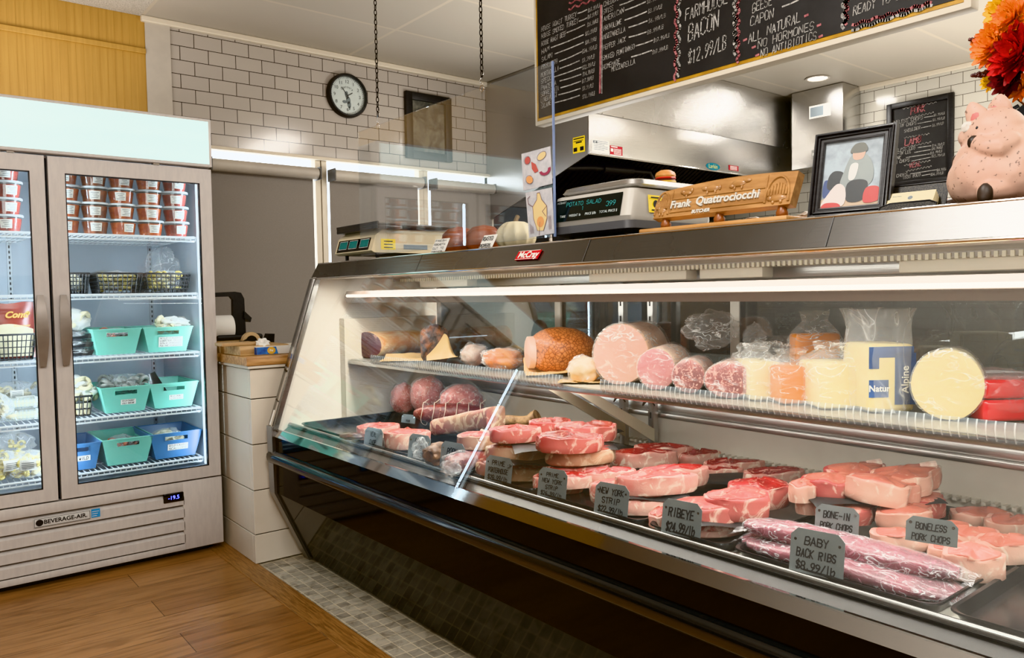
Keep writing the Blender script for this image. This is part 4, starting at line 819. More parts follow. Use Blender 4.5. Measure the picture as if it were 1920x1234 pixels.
for a, c, x in doors:
    d = MB()
    for p0, p1 in (((a, .782), (a+.035, 1.205)), ((c-.035, .782), (c, 1.205)), ((a+.03, .782), (c-.03, .815)), ((a+.03, 1.175), (c-.03, 1.205))): d.box((x, p0[0], p0[1]), (x+.012, p1[0], p1[1]), bev=.003)
    d.mi = 1
    for zz in (.80,): d.box((x-.004, (a+c)/2-.02, zz-.007), (x, (a+c)/2+.02, zz+.007), bev=.003)
    do = d.obj('sliding_door', [alu, white], case)
    MB().box((x+.004, a+.03, .812), (x+.008, c-.03, 1.178)).obj('glass', glass('rear glass', (.34, .36, .37), .02, boost=3.2), do, 0)
# canopy inside: underside, comb, white housings, light
un = MB(); un.box((1.512, Y0, 1.249), (1.90, YE-.001, 1.262)); un.box((1.885, Y0, 1.236), (1.905, YE-.001, 1.249)); un.obj('canopy_lining', pm('warm grey lining', srgb(172, 158, 146), srgb(160, 148, 136), sc=3, ro=.35), case, 0)
cb = MB()
for k in range(int((YE-.05-Y0)/.016)): cb.box((1.880, Y0+k*.016, 1.233), (1.885, Y0+k*.016+.008, 1.246))
cb.obj('honeycomb_strip', pm('ivory plastic', srgb(224, 214, 190), ro=.5), case, 0)
hs = MB(); hs.box((1.905, Y0, 1.236), (2.12, YE-.001, 1.25))
for a, c in ((3.10, 2.72), (1.98, 1.55), (1.50, 1.28), (.9, .4)): hs.box((1.935, c, 1.205), (1.99, a, 1.236), bev=.004)
hs.obj('door_housing', pm('ivory housing', srgb(228, 220, 204), ro=.4), case)
lf = MB(); lf.prism([(x, Y0, z) for x, z in ((1.612, 1.142), (1.60, 1.165), (1.612, 1.192), (1.70, 1.192), (1.71, 1.165), (1.70, 1.142))], (0, 3.2-Y0, 0)); lf.obj('light_fixture', pm('pale fixture', srgb(112, 98, 88), ro=.28), case, 0)
MB().tube([(1.600, Y0, 1.172), (1.600, 3.17, 1.172)], .0055, 10).obj('light_tube', emit('warm white tube', (1, .90, .76), 11), case)
# shelf
sh = MB(); sh.box((1.625, Y0, .872), (1.96, 3.20, .886), bev=.002); sh.obj('shelf', pm('shelf steel', srgb(150, 144, 134), ro=.3, me=.3), case)
lip = MB(); lip.box((1.612, Y0, .866), (1.628, 3.20, .884), bev=.003); lip.obj('shelf_lip', steel('lip steel', .5, .25), case)
lr = MB().box((1.630, Y0, .866), (1.638, 3.18, .871)).obj('lip_light', emit('pink shelf light', (1, .62, .5), 1.2), case, 0)
def strip_mat():
    t = NT('ribbed price strip'); tr = t.n('ShaderNodeBsdfTransparent'); pb_ = t.n('ShaderNodeBsdfPrincipled', i_Roughness=.15); pb_.inputs['Base Color'].default_value = (*srgb(150, 160, 166), 1)
    g = t.n('ShaderNodeNewGeometry'); sp = t.n('ShaderNodeSeparateXYZ'); t.l(g.outputs['Position'], sp.inputs[0])
    a = t.n('ShaderNodeMath', operation='MULTIPLY'); t.l(sp.outputs[1], a.inputs[0]); a.inputs[1].default_value = 62
    f = t.n('ShaderNodeMath', operation='FRACT'); t.l(a.outputs[0], f.inputs[0])
    c = t.ramp(f.outputs[0], [(0, srgb(214, 218, 218)), (.10, srgb(214, 218, 218)), (.16, srgb(112, 118, 122)), (.94, srgb(104, 110, 114)), (1, srgb(214, 218, 218))]); t.l(c, pb_.inputs['Base Color'])
    m = t.n('ShaderNodeMixShader'); m.inputs[0].default_value = .5; t.l(tr.outputs[0], m.inputs[1]); t.l(pb_.outputs[0], m.inputs[2]); t.l(m.outputs[0], t.out.inputs[0]); return t.m
sm_ = strip_mat()
for a, c in ((1.76, 2.98), (Y0, 1.60)):
    p = MB(); p.grid(lambda u, v: (1.611-.008*math.sin(v*2.6), a+(c-a)*u, .878+.040*v), 2, 6); p.obj('price_strip', sm_, case, 60)
for yy in (1.918, 1.782, .30):
    up = MB()
    for k in range(10): up.mi = 1; up.box((2.0285, yy-.003, .68+k*.055), (2.0305, yy+.003, .70+k*.055))
    up.mi = 0; up.box((2.03, yy-.012, .60), (2.055, yy+.012, 1.236), bev=.002)
    up.obj('upright', [alu, gask], case)
for yy in (1.90, 1.765, .28):
    MB().prism([(2.03, yy, .655), (2.03, yy, .70), (1.70, yy, .872), (1.64, yy, .872)], (0, .005, 0)).obj('bracket', pm('ivory bracket', srgb(222, 214, 192), ro=.35, me=.3), case, 0)
for yy, s in ((1.918, 1), (1.782, -1)):
    wr = MB()
    for k in range(3): wr.tube([(2.02+.02*math.cos(a), yy+.02*math.sin(a), .79+.012*k+.01*math.sin(a*2+k)) for a in [2*PI*j/14 for j in range(14)]], .0025, 5, closed=True)
    wr.obj('cable_tie', gask, case)
# prep counter behind the case, seen through the rear doors
pt = thing('prep_table', 'dim prep table with white tops behind the rear doors of the deli case', 'table', (3.0, 1.6, 0))
MB().box((2.75, -.3, .80), (3.35, 3.0, .84), bev=.004).obj('top', pm('cutting board', srgb(150, 150, 142), ro=.5), pt)
for x in (2.8, 3.3):
    for yy in (-.25, 2.95): MB().tube([(x, yy, 0), (x, yy, .80)], .02, 10).obj('leg', dark_ss, pt)
for k, (px, py, r_) in enumerate(((1885, 662, .10), (1880, 668, .10))):
    p = at(px, py, x=3.0); c_ = MB().lathe([(.0, 0), (.06, 0), (.10, .012), (.102, .014), (.06, .004), (0, .004)], 28, T(3.0, p.y, .842+.012*k)); tag(c_.obj('plate', paper), ['lower', 'upper'][k]+' white plate of the small stack behind the rear glass', 'plate', 'white plates')
# ================================================================ LIGHTS
def area(name, loc, sx, sy, power, col, rot=(0, 0, 0), spread=None):
    l = bpy.data.lights.new(name, 'AREA'); l.shape = 'RECTANGLE'; l.size = sx; l.size_y = sy; l.energy = power; l.color = col
    if spread: l.spread = math.radians(spread)
    o = bpy.data.objects.new(name, l); COL.objects.link(o); o.location = loc; o.rotation_euler = rot; return o
warm = (1, .965, .92)
area('shop_light', (.35, 1.0, ZC-.02), 1.2, .3, 52, warm); area('shop_light', (.2, -.8, ZC-.02), 1.2, .3, 60, warm); area('shop_light', (-1.6, -1.5, ZC-.02), 1.2, .3, 60, warm)
area('ceiling_fill', (-.7, .9, .9), 1.6, 1.6, 95, warm, (PI, 0, 0)); area('ceiling_fill', (.45, 4.1, 2.0), 1.0, .4, 8, warm, (PI, 0, 0)); area('ceiling_fill', (3.2, -.4, 2.0), .8, .8, 120, warm, (PI, 0, 0)); area('ceiling_fill', (3.0, 2.9, 1.45), .6, .6, 22, warm, (PI, 0, 0))  # fills added to brighten the ceiling; no fixtures modelled for them
area('ceiling_fill', (4.6, 1.3, 1.1), 1.0, 1.0, 60, warm, (PI, 0, 0))  # one more added fill, for the kitchen ceiling
area('kitchen_light', (3.1, 1.4, ZC-.02), .3, 1.2, 62, warm); area('kitchen_light', (4.3, .2, ZC-.02), .3, 1.2, 62, warm); area('recessed_lamp', (5.352, 3.079, ZC-.02), .12, .12, 7, warm); area('recessed_lamp', (4.2, 2.3, ZC-.02), .12, .12, 8, warm)
cw = (1, .945, .86)
area('case_tube_light', (1.61, 1.5, 1.14), .03, 3.2, 13, cw, (0, .10, 0)); area('deck_fill_light', (1.56, 1.5, 1.235), .03, 3.2, 21, cw, (0, -.12, 0)); area('shelf_tube_light', (1.66, 1.5, .862), .02, 3.1, 6, cw, (0, -.2, 0))  # the front lamp under the cap is an added fill for the deck
fc = (.78, .90, 1)
for x, rz in ((FX1-.06, PI/2), (FXM+.03, -PI/2), (FXM-.03, PI/2), (FX0+.06, -PI/2)):
    area('fridge_tube_light', (x, 3.745, 1.05), .02, 1.3, 6, fc, (PI/2, 0, rz-.35*(1 if rz > 0 else -1)))
w = bpy.data.worlds.new('room air'); w.use_nodes = True; w.node_tree.nodes['Background'].inputs[0].default_value = (.9, .85, .8, 1); w.node_tree.nodes['Background'].inputs[1].default_value = .12; S.world = w
S.view_settings.view_transform = 'Khronos PBR Neutral'; S.view_settings.look = 'None'; S.view_settings.exposure = 0
S.cycles.transparent_max_bounces = 28; S.cycles.max_bounces = 10; S.cycles.caustics_reflective = False; S.cycles.caustics_refractive = False; S.cycles.sample_clamp_indirect = 6
# ================================================================ MEAT ON THE DECK
ZD = .602
red = meat('bright beef', srgb(164, 38, 34), srgb(210, 146, 128), srgb(126, 18, 18), 60, .60)
pinkb = meat('pale beef', srgb(186, 92, 76), srgb(220, 170, 148), srgb(160, 56, 48), 50, .58)
aged = meat('dark beef', srgb(136, 56, 46), srgb(188, 136, 116), srgb(100, 30, 28), 50, .60)
pork = meat('pork lean', srgb(198, 126, 106), srgb(218, 172, 150), srgb(180, 98, 82), 34, .62)
fat = meat('beef fat', srgb(222, 176, 160), srgb(236, 208, 190), srgb(202, 118, 108), 26, .54, ro=.4)
agedfat = meat('aged fat', srgb(198, 158, 128), srgb(220, 194, 164), srgb(146, 84, 74), 20, .54, ro=.45)
porkfat = meat('pork fat', srgb(226, 186, 166), srgb(236, 212, 194), srgb(212, 150, 132), 18, .56, ro=.4)
sideb = meat('cut side', srgb(192, 106, 98), srgb(230, 190, 172), srgb(162, 58, 58), 20, .55, ro=.36)
bonem = pm('bone', srgb(236, 222, 206), srgb(214, 178, 164), sc=40, ro=.5)
OUT = {'strip': [(-1, .15), (-.8, .62), (-.2, .72), (.45, .62), (.95, .35), (1, -.1), (.6, -.5), (-.1, -.7), (-.75, -.6), (-1, -.25)],
 'rib': [(-1, .1), (-.75, .75), (-.1, .9), (.45, .72), (.78, .78), (1, .3), (.9, -.4), (.35, -.8), (-.35, -.88), (-.88, -.55)],
 'porter': [(-1, .3), (-.7, .8), (-.1, .78), (.2, .9), (.8, .62), (1, .1), (.8, -.45), (.3, -.7), (-.25, -.85), (-.85, -.6), (-1.02, -.15)],
 'chop': [(-1, -.05), (-.7, .62), (-.1, .85), (.4, .6), (.75, .72), (1.05, .5), (1.0, .15), (.72, -.1), (.55, -.6), (-.1, -.82), (-.75, -.6)],
 'loin': [(-1, 0), (-.72, .7), (-.05, .92), (.62, .72), (.98, .1), (.82, -.5), (.2, -.72), (-.5, -.72), (-.92, -.45)]}
def steak(name, label, group, m, w, d, h, kind, lean, rim, seed, k=.89, shift=(0, -.02), bone=False, seam=True, dome=.006):
    t = thing(name, label, 'meat', m=m, group=group); N = 44; so = V((seed*1.37, seed*2.11, seed*.73))
    loop = [(x*(1+.12*noise.noise(V((x*1.5, y*1.5, 0))+so)), y*(1+.15*noise.noise(V((x*1.5, y*1.5, 4))+so))) for x, y in smooth_loop(OUT[kind], N)]
    def ring(s, z, sh=(0, 0), nz=0):
        return [V((x*w/2*s+sh[0]*w/2, y*d/2*s+sh[1]*d/2, z+nz*noise.noise(V((x*2.5, y*2.5, z*10))+so)+dome*(1-s)*1.2)) for x, y in loop]
    b = MB(); R_ = [ring(.93, 0), ring(.985, h*.12), ring(1.01, h*.45), ring(1.0, h*.86, nz=.002), ring(.985, h*.97, nz=.005), ring(.955, h, nz=.007), ring(.6, h, nz=.008), ring(.25, h, nz=.008)]
    for r_ in R_[1:5]:
        for p in r_:
            q_ = .0035*noise.noise(V((p.x*45, p.y*45, p.z*55))+so)+.003*noise.noise(V((p.x*14, p.y*14, p.z*90))+so); L_ = math.hypot(p.x, p.y) or 1; p.x += p.x/L_*q_; p.y += p.y/L_*q_
    b.rings(R_); b.obj('fat_rim', rim, t, 50, world=False)
    l = MB(); l.rings([ring(k, h*.9, shift), ring(k, h+.0012, shift, .007), ring(k*.95, h+.0024, shift, .008), ring(k*.62, h+.0028, shift, .010), ring(k*.25, h+.003, shift, .010)], (False, True)); l.obj('lean', lean, t, 50, world=False)
    if bone:
        bb = MB(); P = [(-.15, .88), (-.05, .3), (.1, -.1), (.5, -.15), (.9, -.05)] if kind == 'porter' else [(.55, .45), (.75, .38), (.98, .36)]
        bb.tube([V((x*w/2*.92, y*d/2*.92, h+.0015+dome*.4)) for x, y in P], [.006, .009, .010, .008, .006][:len(P)], 8); bb.obj('bone', bonem, t, world=False)
    elif seam:
        s = MB(); s.tube([V((x*w/2, y*d/2, h+.0024+dome*(1-math.hypot(x, y))*.9)) for x, y in [(-.35+.25*j, -.1+.22*math.sin(j*1.9+seed)) for j in range(4)]], .0022, 6); s.obj('fat_seam', rim, t, world=False)
    return t
def put(px, py, zt, w, d, h, rz=-38.7, rx=0, ry=0):
    """matrix with the top-face centre seen at (px, py) and at height zt"""
    p = at(px, py, z=zt); a = math.radians(rz); need = 1.396+1.06*math.hypot(w/2*math.cos(a), d/2*math.sin(a))
    if p.x < need: p = EYE+(p-EYE)*(need/p.x)
    return T(p.x, p.y, max(p.z-h, ZD+.005)) @ RZ(a) @ RX(math.radians(rx)) @ RY(math.radians(ry))
# baking trays under the meat
tray_m = pm('dark tray', srgb(34, 36, 38), srgb(46, 48, 50), sc=20, ro=.22, me=.6)
def tray(y0, y1, label, x0=1.368, x1=2.03, mt=None):
    t = thing('sheet_tray', label, 'tray', ((x0+x1)/2, (y0+y1)/2, ZD), group='metal trays on the deck'); b = MB(); c = V(((x0+x1)/2, (y0+y1)/2, 0))
    def rr(gx, z, r=.03):
        hx, hy = (x1-x0)/2+gx, (y1-y0)/2+gx; return [c+V((sx*(hx-r)+r*math.cos(a), sy*(hy-r)+r*math.sin(a), z)) for sx, sy, a0 in ((1, 1, 0), (-1, 1, PI/2), (-1, -1, PI), (1, -1, PI*1.5)) for a in [a0+PI/2*k/5 for k in range(6)]]
    b.rings([rr(-.018, ZD+.0025), rr(-.014, ZD+.002), rr(-.006, ZD+.024), rr(0, ZD+.0255), rr(.001, ZD+.022), rr(-.004, ZD+.021), rr(-.012, ZD+.0005), rr(-.016, ZD)], (True, True)); b.obj('pan', mt or tray_m, t, 40); return t
silver_tray = pm('grey tray', srgb(96, 98, 100), srgb(70, 72, 74), sc=20, ro=.25, me=.7)
for y0, y1, l in ((2.62, 3.19, 'dark tray at the far left end of the case under two pork loin steaks'), (2.12, 2.60, 'dark tray under the aged roast and the bagged sausage meat'), (1.64, 2.10, 'dark tray under the stacked porterhouse steaks'), (1.24, 1.62, 'dark tray under the strip steaks'), (1.0, 1.22, 'dark tray under the ribeye steaks'), (.57, .985, 'dark tray under the baby back ribs and boneless chops'), (.06, .555, 'empty dark tray at the right end of the case')): tray(y0, y1, l)
# left: pork loin steaks
steak('loin_steak', 'thick pale pink loin steak at the far left of the case beside a price tag', 'pale loin steaks', put(710, 799, .680, .16, .13, .055, -35), .165, .125, .055, 'rib', pinkb, fat, 1, .86)
steak('loin_steak', 'thick pale pink loin steak in front of the small tag', 'pale loin steaks', put(763, 811, .680, .16, .13, .055, -45), .165, .125, .058, 'rib', pinkb, fat, 2, .82)
dm_ = MB(); dm_.ball(at(662, 818, z=.642), (.05, .03, .014), 3, .2, 2, 3, m=RZ(-.7)); tag(dm_.obj('dried_meat', pm('black bark', srgb(34, 26, 26), srgb(110, 66, 56), sc=9, ro=.25), None), 'small dark glossy strip of meat at the far left front of the case', 'meat')
# bags of sausage meat
mince = meat('sausage meat', srgb(214, 134, 126), srgb(238, 196, 186), srgb(186, 92, 90), 60, .57)
for k, (px, py, r_, rz, lab) in enumerate(((757, 748, (.062, .06, .072), .3, 'left clear bag of pink sausage meat at the back of the case'), (803, 742, (.078, .065, .088), -.2, 'middle and tallest clear bag of pink sausage meat at the back of the case'), (866, 752, (.092, .065, .07), -.7, 'right clear bag of pink sausage meat behind the string tied roast'))):
    p = at(px, py, x=1.87-.03*(k == 0)); z = max(p.z, ZD+.028+r_[2]*.78)
    t = thing('sausage_bag', lab, 'bag', (p.x, p.y, z-r_[2]*.85), rz, 'clear bags of sausage meat')
    MB().ball((0, 0, r_[2]*.85), r_, 4, .12, 2.4, k+3, flat=.85).obj('sausage_meat', mince, t, 60, world=False)
    f = MB(); f.ball((0, 0, r_[2]*.9), tuple(x*1.05 for x in r_), 4, .12, 2.4, k+3, ridge=.08); f.obj('bag', film('meat bag', (.95, .92, .92), .05, .4, 18, (1, 3, 1)), t, 60, world=False)
# red tied roast
p = at(850, 783, x=1.78); t = thing('tied_roast', 'long red beef roast tied with string in front of the sausage bags', 'meat', (p.x, p.y, ZD+.03), math.radians(-50))
r_ = MB(); r_.rings([[V((x, .05*s*math.cos(a)*(1+.08*math.sin(x*90+a)), .052+.045*s*math.sin(a))) for a in [2*PI*k/20 for k in range(20)]] for x, s in [(-.165+.33*j/24, max(.12, math.sin(PI*(j+.6)/25.2)**.45)*(1-.06*(j % 3 == 0))) for j in range(25)]]); r_.obj('beef', aged, t, world=False)
for j in range(6):
    x = -.12+.048*j; s = MB(); s.tube([V((x+.004*math.sin(a*3), .0515*math.cos(a), .052+.0465*math.sin(a))) for a in [2*PI*k/18 for k in range(18)]], .0018, 5, closed=True); s.tube([V((x, .0, .098)), V((x+.01, .008, .108)), V((x+.018, .004, .112))], .0014, 5); s.obj('string', pm('butcher string', srgb(222, 204, 184), ro=.8), t, world=False)
# aged slab and bone
A = [at(px, py, x=xx) for px, py, xx in ((818, 812, 1.62), (925, 806, 1.60), (934, 783, 1.62), (922, 776, 1.64), (860, 792, 1.68), (815, 793, 1.70))]
t = thing('aged_rib_roast', 'tan aged beef slab with one long brown rib bone behind the porterhouse pile', 'meat', at(875, 800, z=ZD+.03))
g = MB(); pa = at(822, 806, x=1.62); pb_ = at(930, 790, x=1.62); L = (pb_-pa); n = 14
sg_ = lambda c: math.copysign(abs(c)**.5, c); g.rings([[pa+L*(j/n)+V((.035*sg_(math.cos(a))*(1.1+.08*math.sin(j)), 0, .012+(.030+.012*j/n)*sg_(math.sin(a))+.004*noise.noise(V((j*.5, a, 0))))) for a in [2*PI*k/18 for k in range(18)]] for j in range(n+1)]); g.obj('fat_cap', agedfat, t)
pa = at(924, 796, x=1.72); pb_ = at(1008, 782, x=1.80); g = MB(); g.tube([pa+(pb_-pa)*(j/10)+V((0, 0, .008*math.sin(j*.6))) for j in range(11)], [.024-.006*math.sin(PI*j/10)+.006*(j > 8) for j in range(11)], 12); g.obj('rib_bone', pm('browned bone', srgb(196, 158, 116), srgb(122, 88, 62), sc=30, ro=.6, bump=.4), t)
# dry aged bone and herb bag right behind the front tags
p = at(822, 852, z=.65); tag(MB().ball(p, (.05, .04, .035), 4, .35, 2, 8, ridge=.15).obj('dried_beef_piece', pm('brown bark', srgb(140, 100, 64), srgb(84, 56, 36), sc=16, ro=.5, bump=.4)), 'brown dry aged beef piece behind the second front tag', 'meat')
p = at(862, 866, z=.65); t = thing('wrapped_beef', 'dark red beef chunk wrapped in clear film behind the third front tag', 'meat', (p.x, p.y, ZD+.005)); MB().ball((0, 0, .038), (.055, .04, .032), 3, .25, 2, 9).obj('beef', aged, t, world=False); MB().ball((0, 0, .04), (.06, .046, .037), 4, .3, 2, 9, ridge=.2).obj('wrap', film('meat bag', 0), t, 60, world=False)
p = at(790, 842, z=.66); tag(MB().ball(p, (.03, .02, .035), 4, .4, 2, 12, ridge=.4).obj('clear_bag', bagf, None, 60), 'shiny crumpled clear bag behind the second front tag', 'bag')
p = at(846, 876, z=.655); tag(MB().ball(p, (.03, .02, .03), 4, .4, 2, 14, ridge=.4).obj('clear_bag', bagf, None, 60), 'shiny crumpled clear bag behind the third front tag', 'bag')
# porterhouse pile: two lower layers on dark paper, then the top layer
PG = 'stacked porterhouse steaks'
dp_ = pm('black paper', (.012, .013, .014), ro=.5)
def sheet(px, py, z, w, d, rz, label, amp=.004, mt=None):
    p = at(px, py, z=z); a = math.radians(rz); need = 1.376+w/2*abs(math.cos(a))+d/2*abs(math.sin(a))
    if p.x < need: p.y += (p.x-need)*.0; p.x = need
    m_ = T(p) @ RZ(a); s = MB(); s.grid(lambda u, v: m_ @ V(((u-.5)*w, (v-.5)*d, amp*math.sin(u*7+v*4)-.010*(max(0, abs(u-.5)-.42)+max(0, abs(v-.5)-.42))*4)), 14, 10)
    return tag(s.obj('butcher_paper', mt or dp_), label, 'paper')
ST = [('aged', 955, 898, .672, .20, .12, .044, -40, 'porterhouse steak at the very bottom front of the pile behind its tag'), ('aged', 1085, 872, .668, .20, .12, .04, -36, 'porterhouse steak at the bottom right of the pile'),
 ('fat', 978, 872, .716, .19, .12, .040, -42, 'porterhouse steak in the middle layer at the front of the pile'), ('aged', 1092, 842, .716, .20, .13, .040, -36, 'porterhouse steak in the middle layer at the right of the pile'), ('aged', 905, 842, .705, .17, .11, .04, -40, 'porterhouse steak in the middle layer at the left of the pile'),
 ('pinkb', 975, 836, .762, .20, .12, .042, -42, 'front porterhouse steak on top of the pile with a pale fat edge'), ('pinkb', 908, 815, .758, .17, .12, .042, -38, 'left porterhouse steak on top of the pile'), ('pinkb', 968, 803, .766, .15, .12, .040, -30, 'porterhouse steak at the back left on top of the pile'),
 ('aged', 1068, 817, .764, .19, .12, .044, -34, 'dark porterhouse steak right of the front one on top of the pile'), ('aged', 1100, 798, .770, .19, .14, .044, -30, 'dark porterhouse steak at the back right corner on top of the pile'), ('aged', 1030, 790, .770, .14, .10, .05, -20, 'small dark porterhouse steak at the very back of the pile')]
mm_ = {'aged': aged, 'pinkb': pinkb, 'fat': pinkb, 'red': red}
for i, (c_, px, py, zt, w, d, h, rz, lab) in enumerate(ST):
    steak('porterhouse_steak', lab, PG, put(px, py, zt, w, d, h, rz+random.uniform(-5, 5), random.uniform(-2, 2), random.uniform(-2, 2)), w, d, h, 'porter', mm_[c_], [agedfat, sideb][i % 3 == 1 or i > 7], 10+i, .86, bone=c_ == 'pinkb' and i != 7)
sheet(985, 868, .676, .20, .13, -38, 'black paper sheet between the lowest and middle porterhouse steaks'); sheet(1020, 838, .7195, .30, .2, -34, 'black paper sheet under the top porterhouse steaks')
sheet(1112, 803, .70, .12, .2, -10, 'black paper corner sticking out behind the porterhouse pile')
# strip steaks
SG = 'strip steaks'
SS = [('red', 1048, 915, .655, .15, .10, .042, -42, 'strip steak behind the second tag from the left of the readable tags'), ('red', 1080, 893, .668, .16, .09, .03, -35, 'strip steak lying behind the prime new york strip tag'), ('red', 1140, 884, .672, .15, .08, .03, -38, 'strip steak at the back left of the front strip pile'),
 ('red', 1200, 958, .645, .18, .10, .035, -40, 'strip steak at the bottom of the pile behind the new york strip tag'),
 ('pinkb', 1182, 906, .705, .20, .105, .050, -42, 'front strip steak on top of the pile behind the new york strip tag'), ('pinkb', 1228, 891, .700, .20, .10, .046, -38, 'middle strip steak on top of the pile behind the new york strip tag'), ('red', 1262, 880, .694, .20, .10, .046, -36, 'rear strip steak on top of the pile behind the new york strip tag'),
 ('red', 1207, 848, .668, .20, .11, .05, -42, 'bright red strip steak with a thick white fat edge near the shelf posts'), ('red', 1243, 838, .668, .19, .10, .048, -38, 'bright red strip steak directly behind the one near the shelf posts'), ('red', 1312, 850, .650, .14, .09, .03, -38, 'small strip steak at the back edge of the trays'),
 ('red', 1335, 880, .642, .18, .05, .022, -44, 'thin red strip steak lying flat on black paper'), ('red', 1378, 867, .655, .19, .10, .034, -38, 'strip steak at the back right beside the flat thin one'), ('red', 1452, 884, .655, .17, .10, .035, -38, 'strip steak at the back beside the bone-in pork chop pile')]
for i, (c_, px, py, zt, w, d, h, rz, lab) in enumerate(SS):
    steak('strip_steak', lab, SG, put(px, py, zt, w, d, h, rz+random.uniform(-6, 6), random.uniform(-3, 3), random.uniform(-2, 2)), w, d, h, 'strip', mm_[c_], fat, 40+i, .85, (0, .06), seam=i % 2 == 0)
sheet(1215, 925, .6515, .20, .11, -40, 'black paper sheet under the front strip steaks'); sheet(1320, 892, .632, .34, .15, -44, 'black paper sheet under the flat strip steaks at the back')
# ribeyes
RG = 'ribeye steaks'
RS = [(1330, 1000, .642, .17, .12, .036, -40, 'ribeye steak at the bottom of the ribeye pile'), (1328, 945, .700, .165, .12, .052, -45, 'front ribeye steak on top of the pile behind the ribeye tag'), (1382, 928, .694, .155, .12, .052, -40, 'middle ribeye steak on top of the pile, right of the front one'), (1424, 908, .690, .155, .12, .052, -36, 'rear ribeye steak on top of the pile beside the pork chops'), (1240, 990, .640, .06, .06, .03, -40, 'small end of a ribeye steak peeking out left of the ribeye tag')]
for i, (px, py, zt, w, d, h, rz, lab) in enumerate(RS): steak('ribeye_steak', lab, RG, put(px, py, zt, w, d, h, rz), w, d, h, 'rib', red if i == 3 else pinkb, sideb if i in (1, 2, 3) else fat, 60+i, .88, dome=.012)
sheet(1345, 978, .6455, .20, .12, -40, 'black paper sheet between the ribeye steaks')
# bone-in pork chops
CG = 'bone-in pork chops'
CS = [(1522, 938, .672, .08, .06, .03, -30, 'bone-in pork chop at the bottom left of the chop pile'), (1590, 950, .668, .16, .10, .036, -40, 'bone-in pork chop in the lower layer at the front behind its tag'), (1700, 955, .672, .15, .10, .036, -30, 'bone-in pork chop in the lower layer at the right front'), (1735, 935, .680, .12, .10, .04, -20, 'bone-in pork chop in the lower layer at the far right'),
 (1505, 908, .715, .07, .06, .04, -30, 'small end of a bone-in pork chop on the left of the top layer'), (1560, 896, .722, .15, .11, .048, -36, 'bone-in pork chop at the left of the top layer'), (1650, 903, .728, .16, .12, .05, -55, 'bone-in pork chop at the front centre of the top layer'), (1605, 878, .732, .17, .11, .046, -28, 'bone-in pork chop at the back left of the top layer'), (1700, 885, .740, .17, .12, .048, -44, 'bone-in pork chop at the back right of the top layer with its bone standing up')]
for i, (px, py, zt, w, d, h, rz, lab) in enumerate(CS): steak('pork_chop', lab, CG, put(px, py, zt, w, d, h, rz, (0, 0, 0, 0, 0, 2, -4, 3, 5)[i], (0, 0, 0, 0, 0, 2, 8, 0, -6)[i]), w, d, h, 'chop', pork, sideb if i % 2 else porkfat, 80+i, .86, bone=w > .1, dome=.009)
sheet(1620, 925, .684, .30, .18, -38, 'black paper sheet between the layers of bone-in pork chops')
# boneless chops
BG = 'boneless pork chops'
BS = [(1692, 1000, .655, .12, .085, .03, -60, 'boneless pork chop behind the baby back ribs at the left of its group'), (1768, 985, .652, .12, .085, .028, -36, 'boneless pork chop behind the boneless pork chops tag'), (1838, 960, .648, .14, .09, .028, -38, 'boneless pork chop at the back left of its tray'), (1900, 975, .652, .12, .09, .03, -38, 'boneless pork chop at the back right, cut by the photo edge'), (1820, 997, .660, .12, .09, .032, -42, 'boneless pork chop in the middle of its group with a white fat ring'), (1880, 1013, .668, .125, .09, .04, -34, 'boneless pork chop at the right edge above the empty tray'), (1790, 1025, .652, .10, .08, .03, -50, 'boneless pork chop right behind its tag'), (1822, 1033, .668, .105, .085, .048, -58, 'thick boneless pork chop standing at the front beside the rib packs')]
for i, (px, py, zt, w, d, h, rz, lab) in enumerate(BS): steak('boneless_chop', lab, BG, put(px, py, zt, w, d, h, rz, 0 if i != 7 else 8), w, d, h, 'loin', pork, porkfat, 100+i, .83, (.02, -.09), seam=False)
# baby back ribs in vacuum film
rib = meat('rib meat', srgb(116, 32, 50), srgb(172, 104, 120), srgb(84, 14, 32), 40, .60, ro=.2)
for i, (a, c, zt, wd, h, lab) in enumerate((((1378, 1000), (1800, 1092), .640, .155, .040, 'lower vacuum packed rack of baby back ribs behind its tag'), ((1402, 968), (1798, 1046), .674, .092, .046, 'upper vacuum packed rack of baby back ribs lying on the other one'))):
    A, B = at(*a, z=zt), at(*c, z=zt); A.x = max(A.x, 1.392+wd/2); B.x = max(B.x, 1.392+wd/2); d = (B-A); Ln = d.length; ang = math.atan2(d.y, d.x)
    t = thing('rib_rack', lab, 'ribs', m=T(A.x, A.y, zt-h/2) @ RZ(ang) @ RY(-math.asin(d.z/Ln)), group='vacuum packed baby back ribs'); n = 40
    def sec(j, gr=0, gl=0):
        u = j/n; s = max(.18, min(1, math.sin(PI*min(max(u, .012), .988))**.28)); rib_ = .06*math.sin(u*11*2*PI)
        return [V((Ln*u+gl*(u-.5), (wd/2*s+gr)*math.cos(a_)*(1+.05*math.sin(u*9+i)), (h/2*(1+rib_*max(0, math.sin(a_)))*s+gr)*math.copysign(abs(math.sin(a_))**.75, math.sin(a_))+.006*math.sin(u*4+i))) for a_ in [2*PI*k/22 for k in range(22)]]
    m_ = MB(); m_.rings([sec(j) for j in range(n+1)]); m_.obj('rib_meat', rib, t, 60, world=False)
    f = MB(); f.rings([sec(j, .0018, .006) for j in range(n+1)])
    for e, s in ((0, -1), (1, 1)):
        x0 = Ln*e; f.grid(lambda u, v: (x0+s*(-.012+.040*u), (v-.5)*wd*(.72+.25*u), .004*math.sin(v*9+u*3)-h*.25*u), 4, 10)
    f.obj('vacuum_film', film('vacuum film', (.96, .93, .95), .05, .95, 26, (1, 2.2, 2), ro=.06, edge=.12), t, 60, world=False)
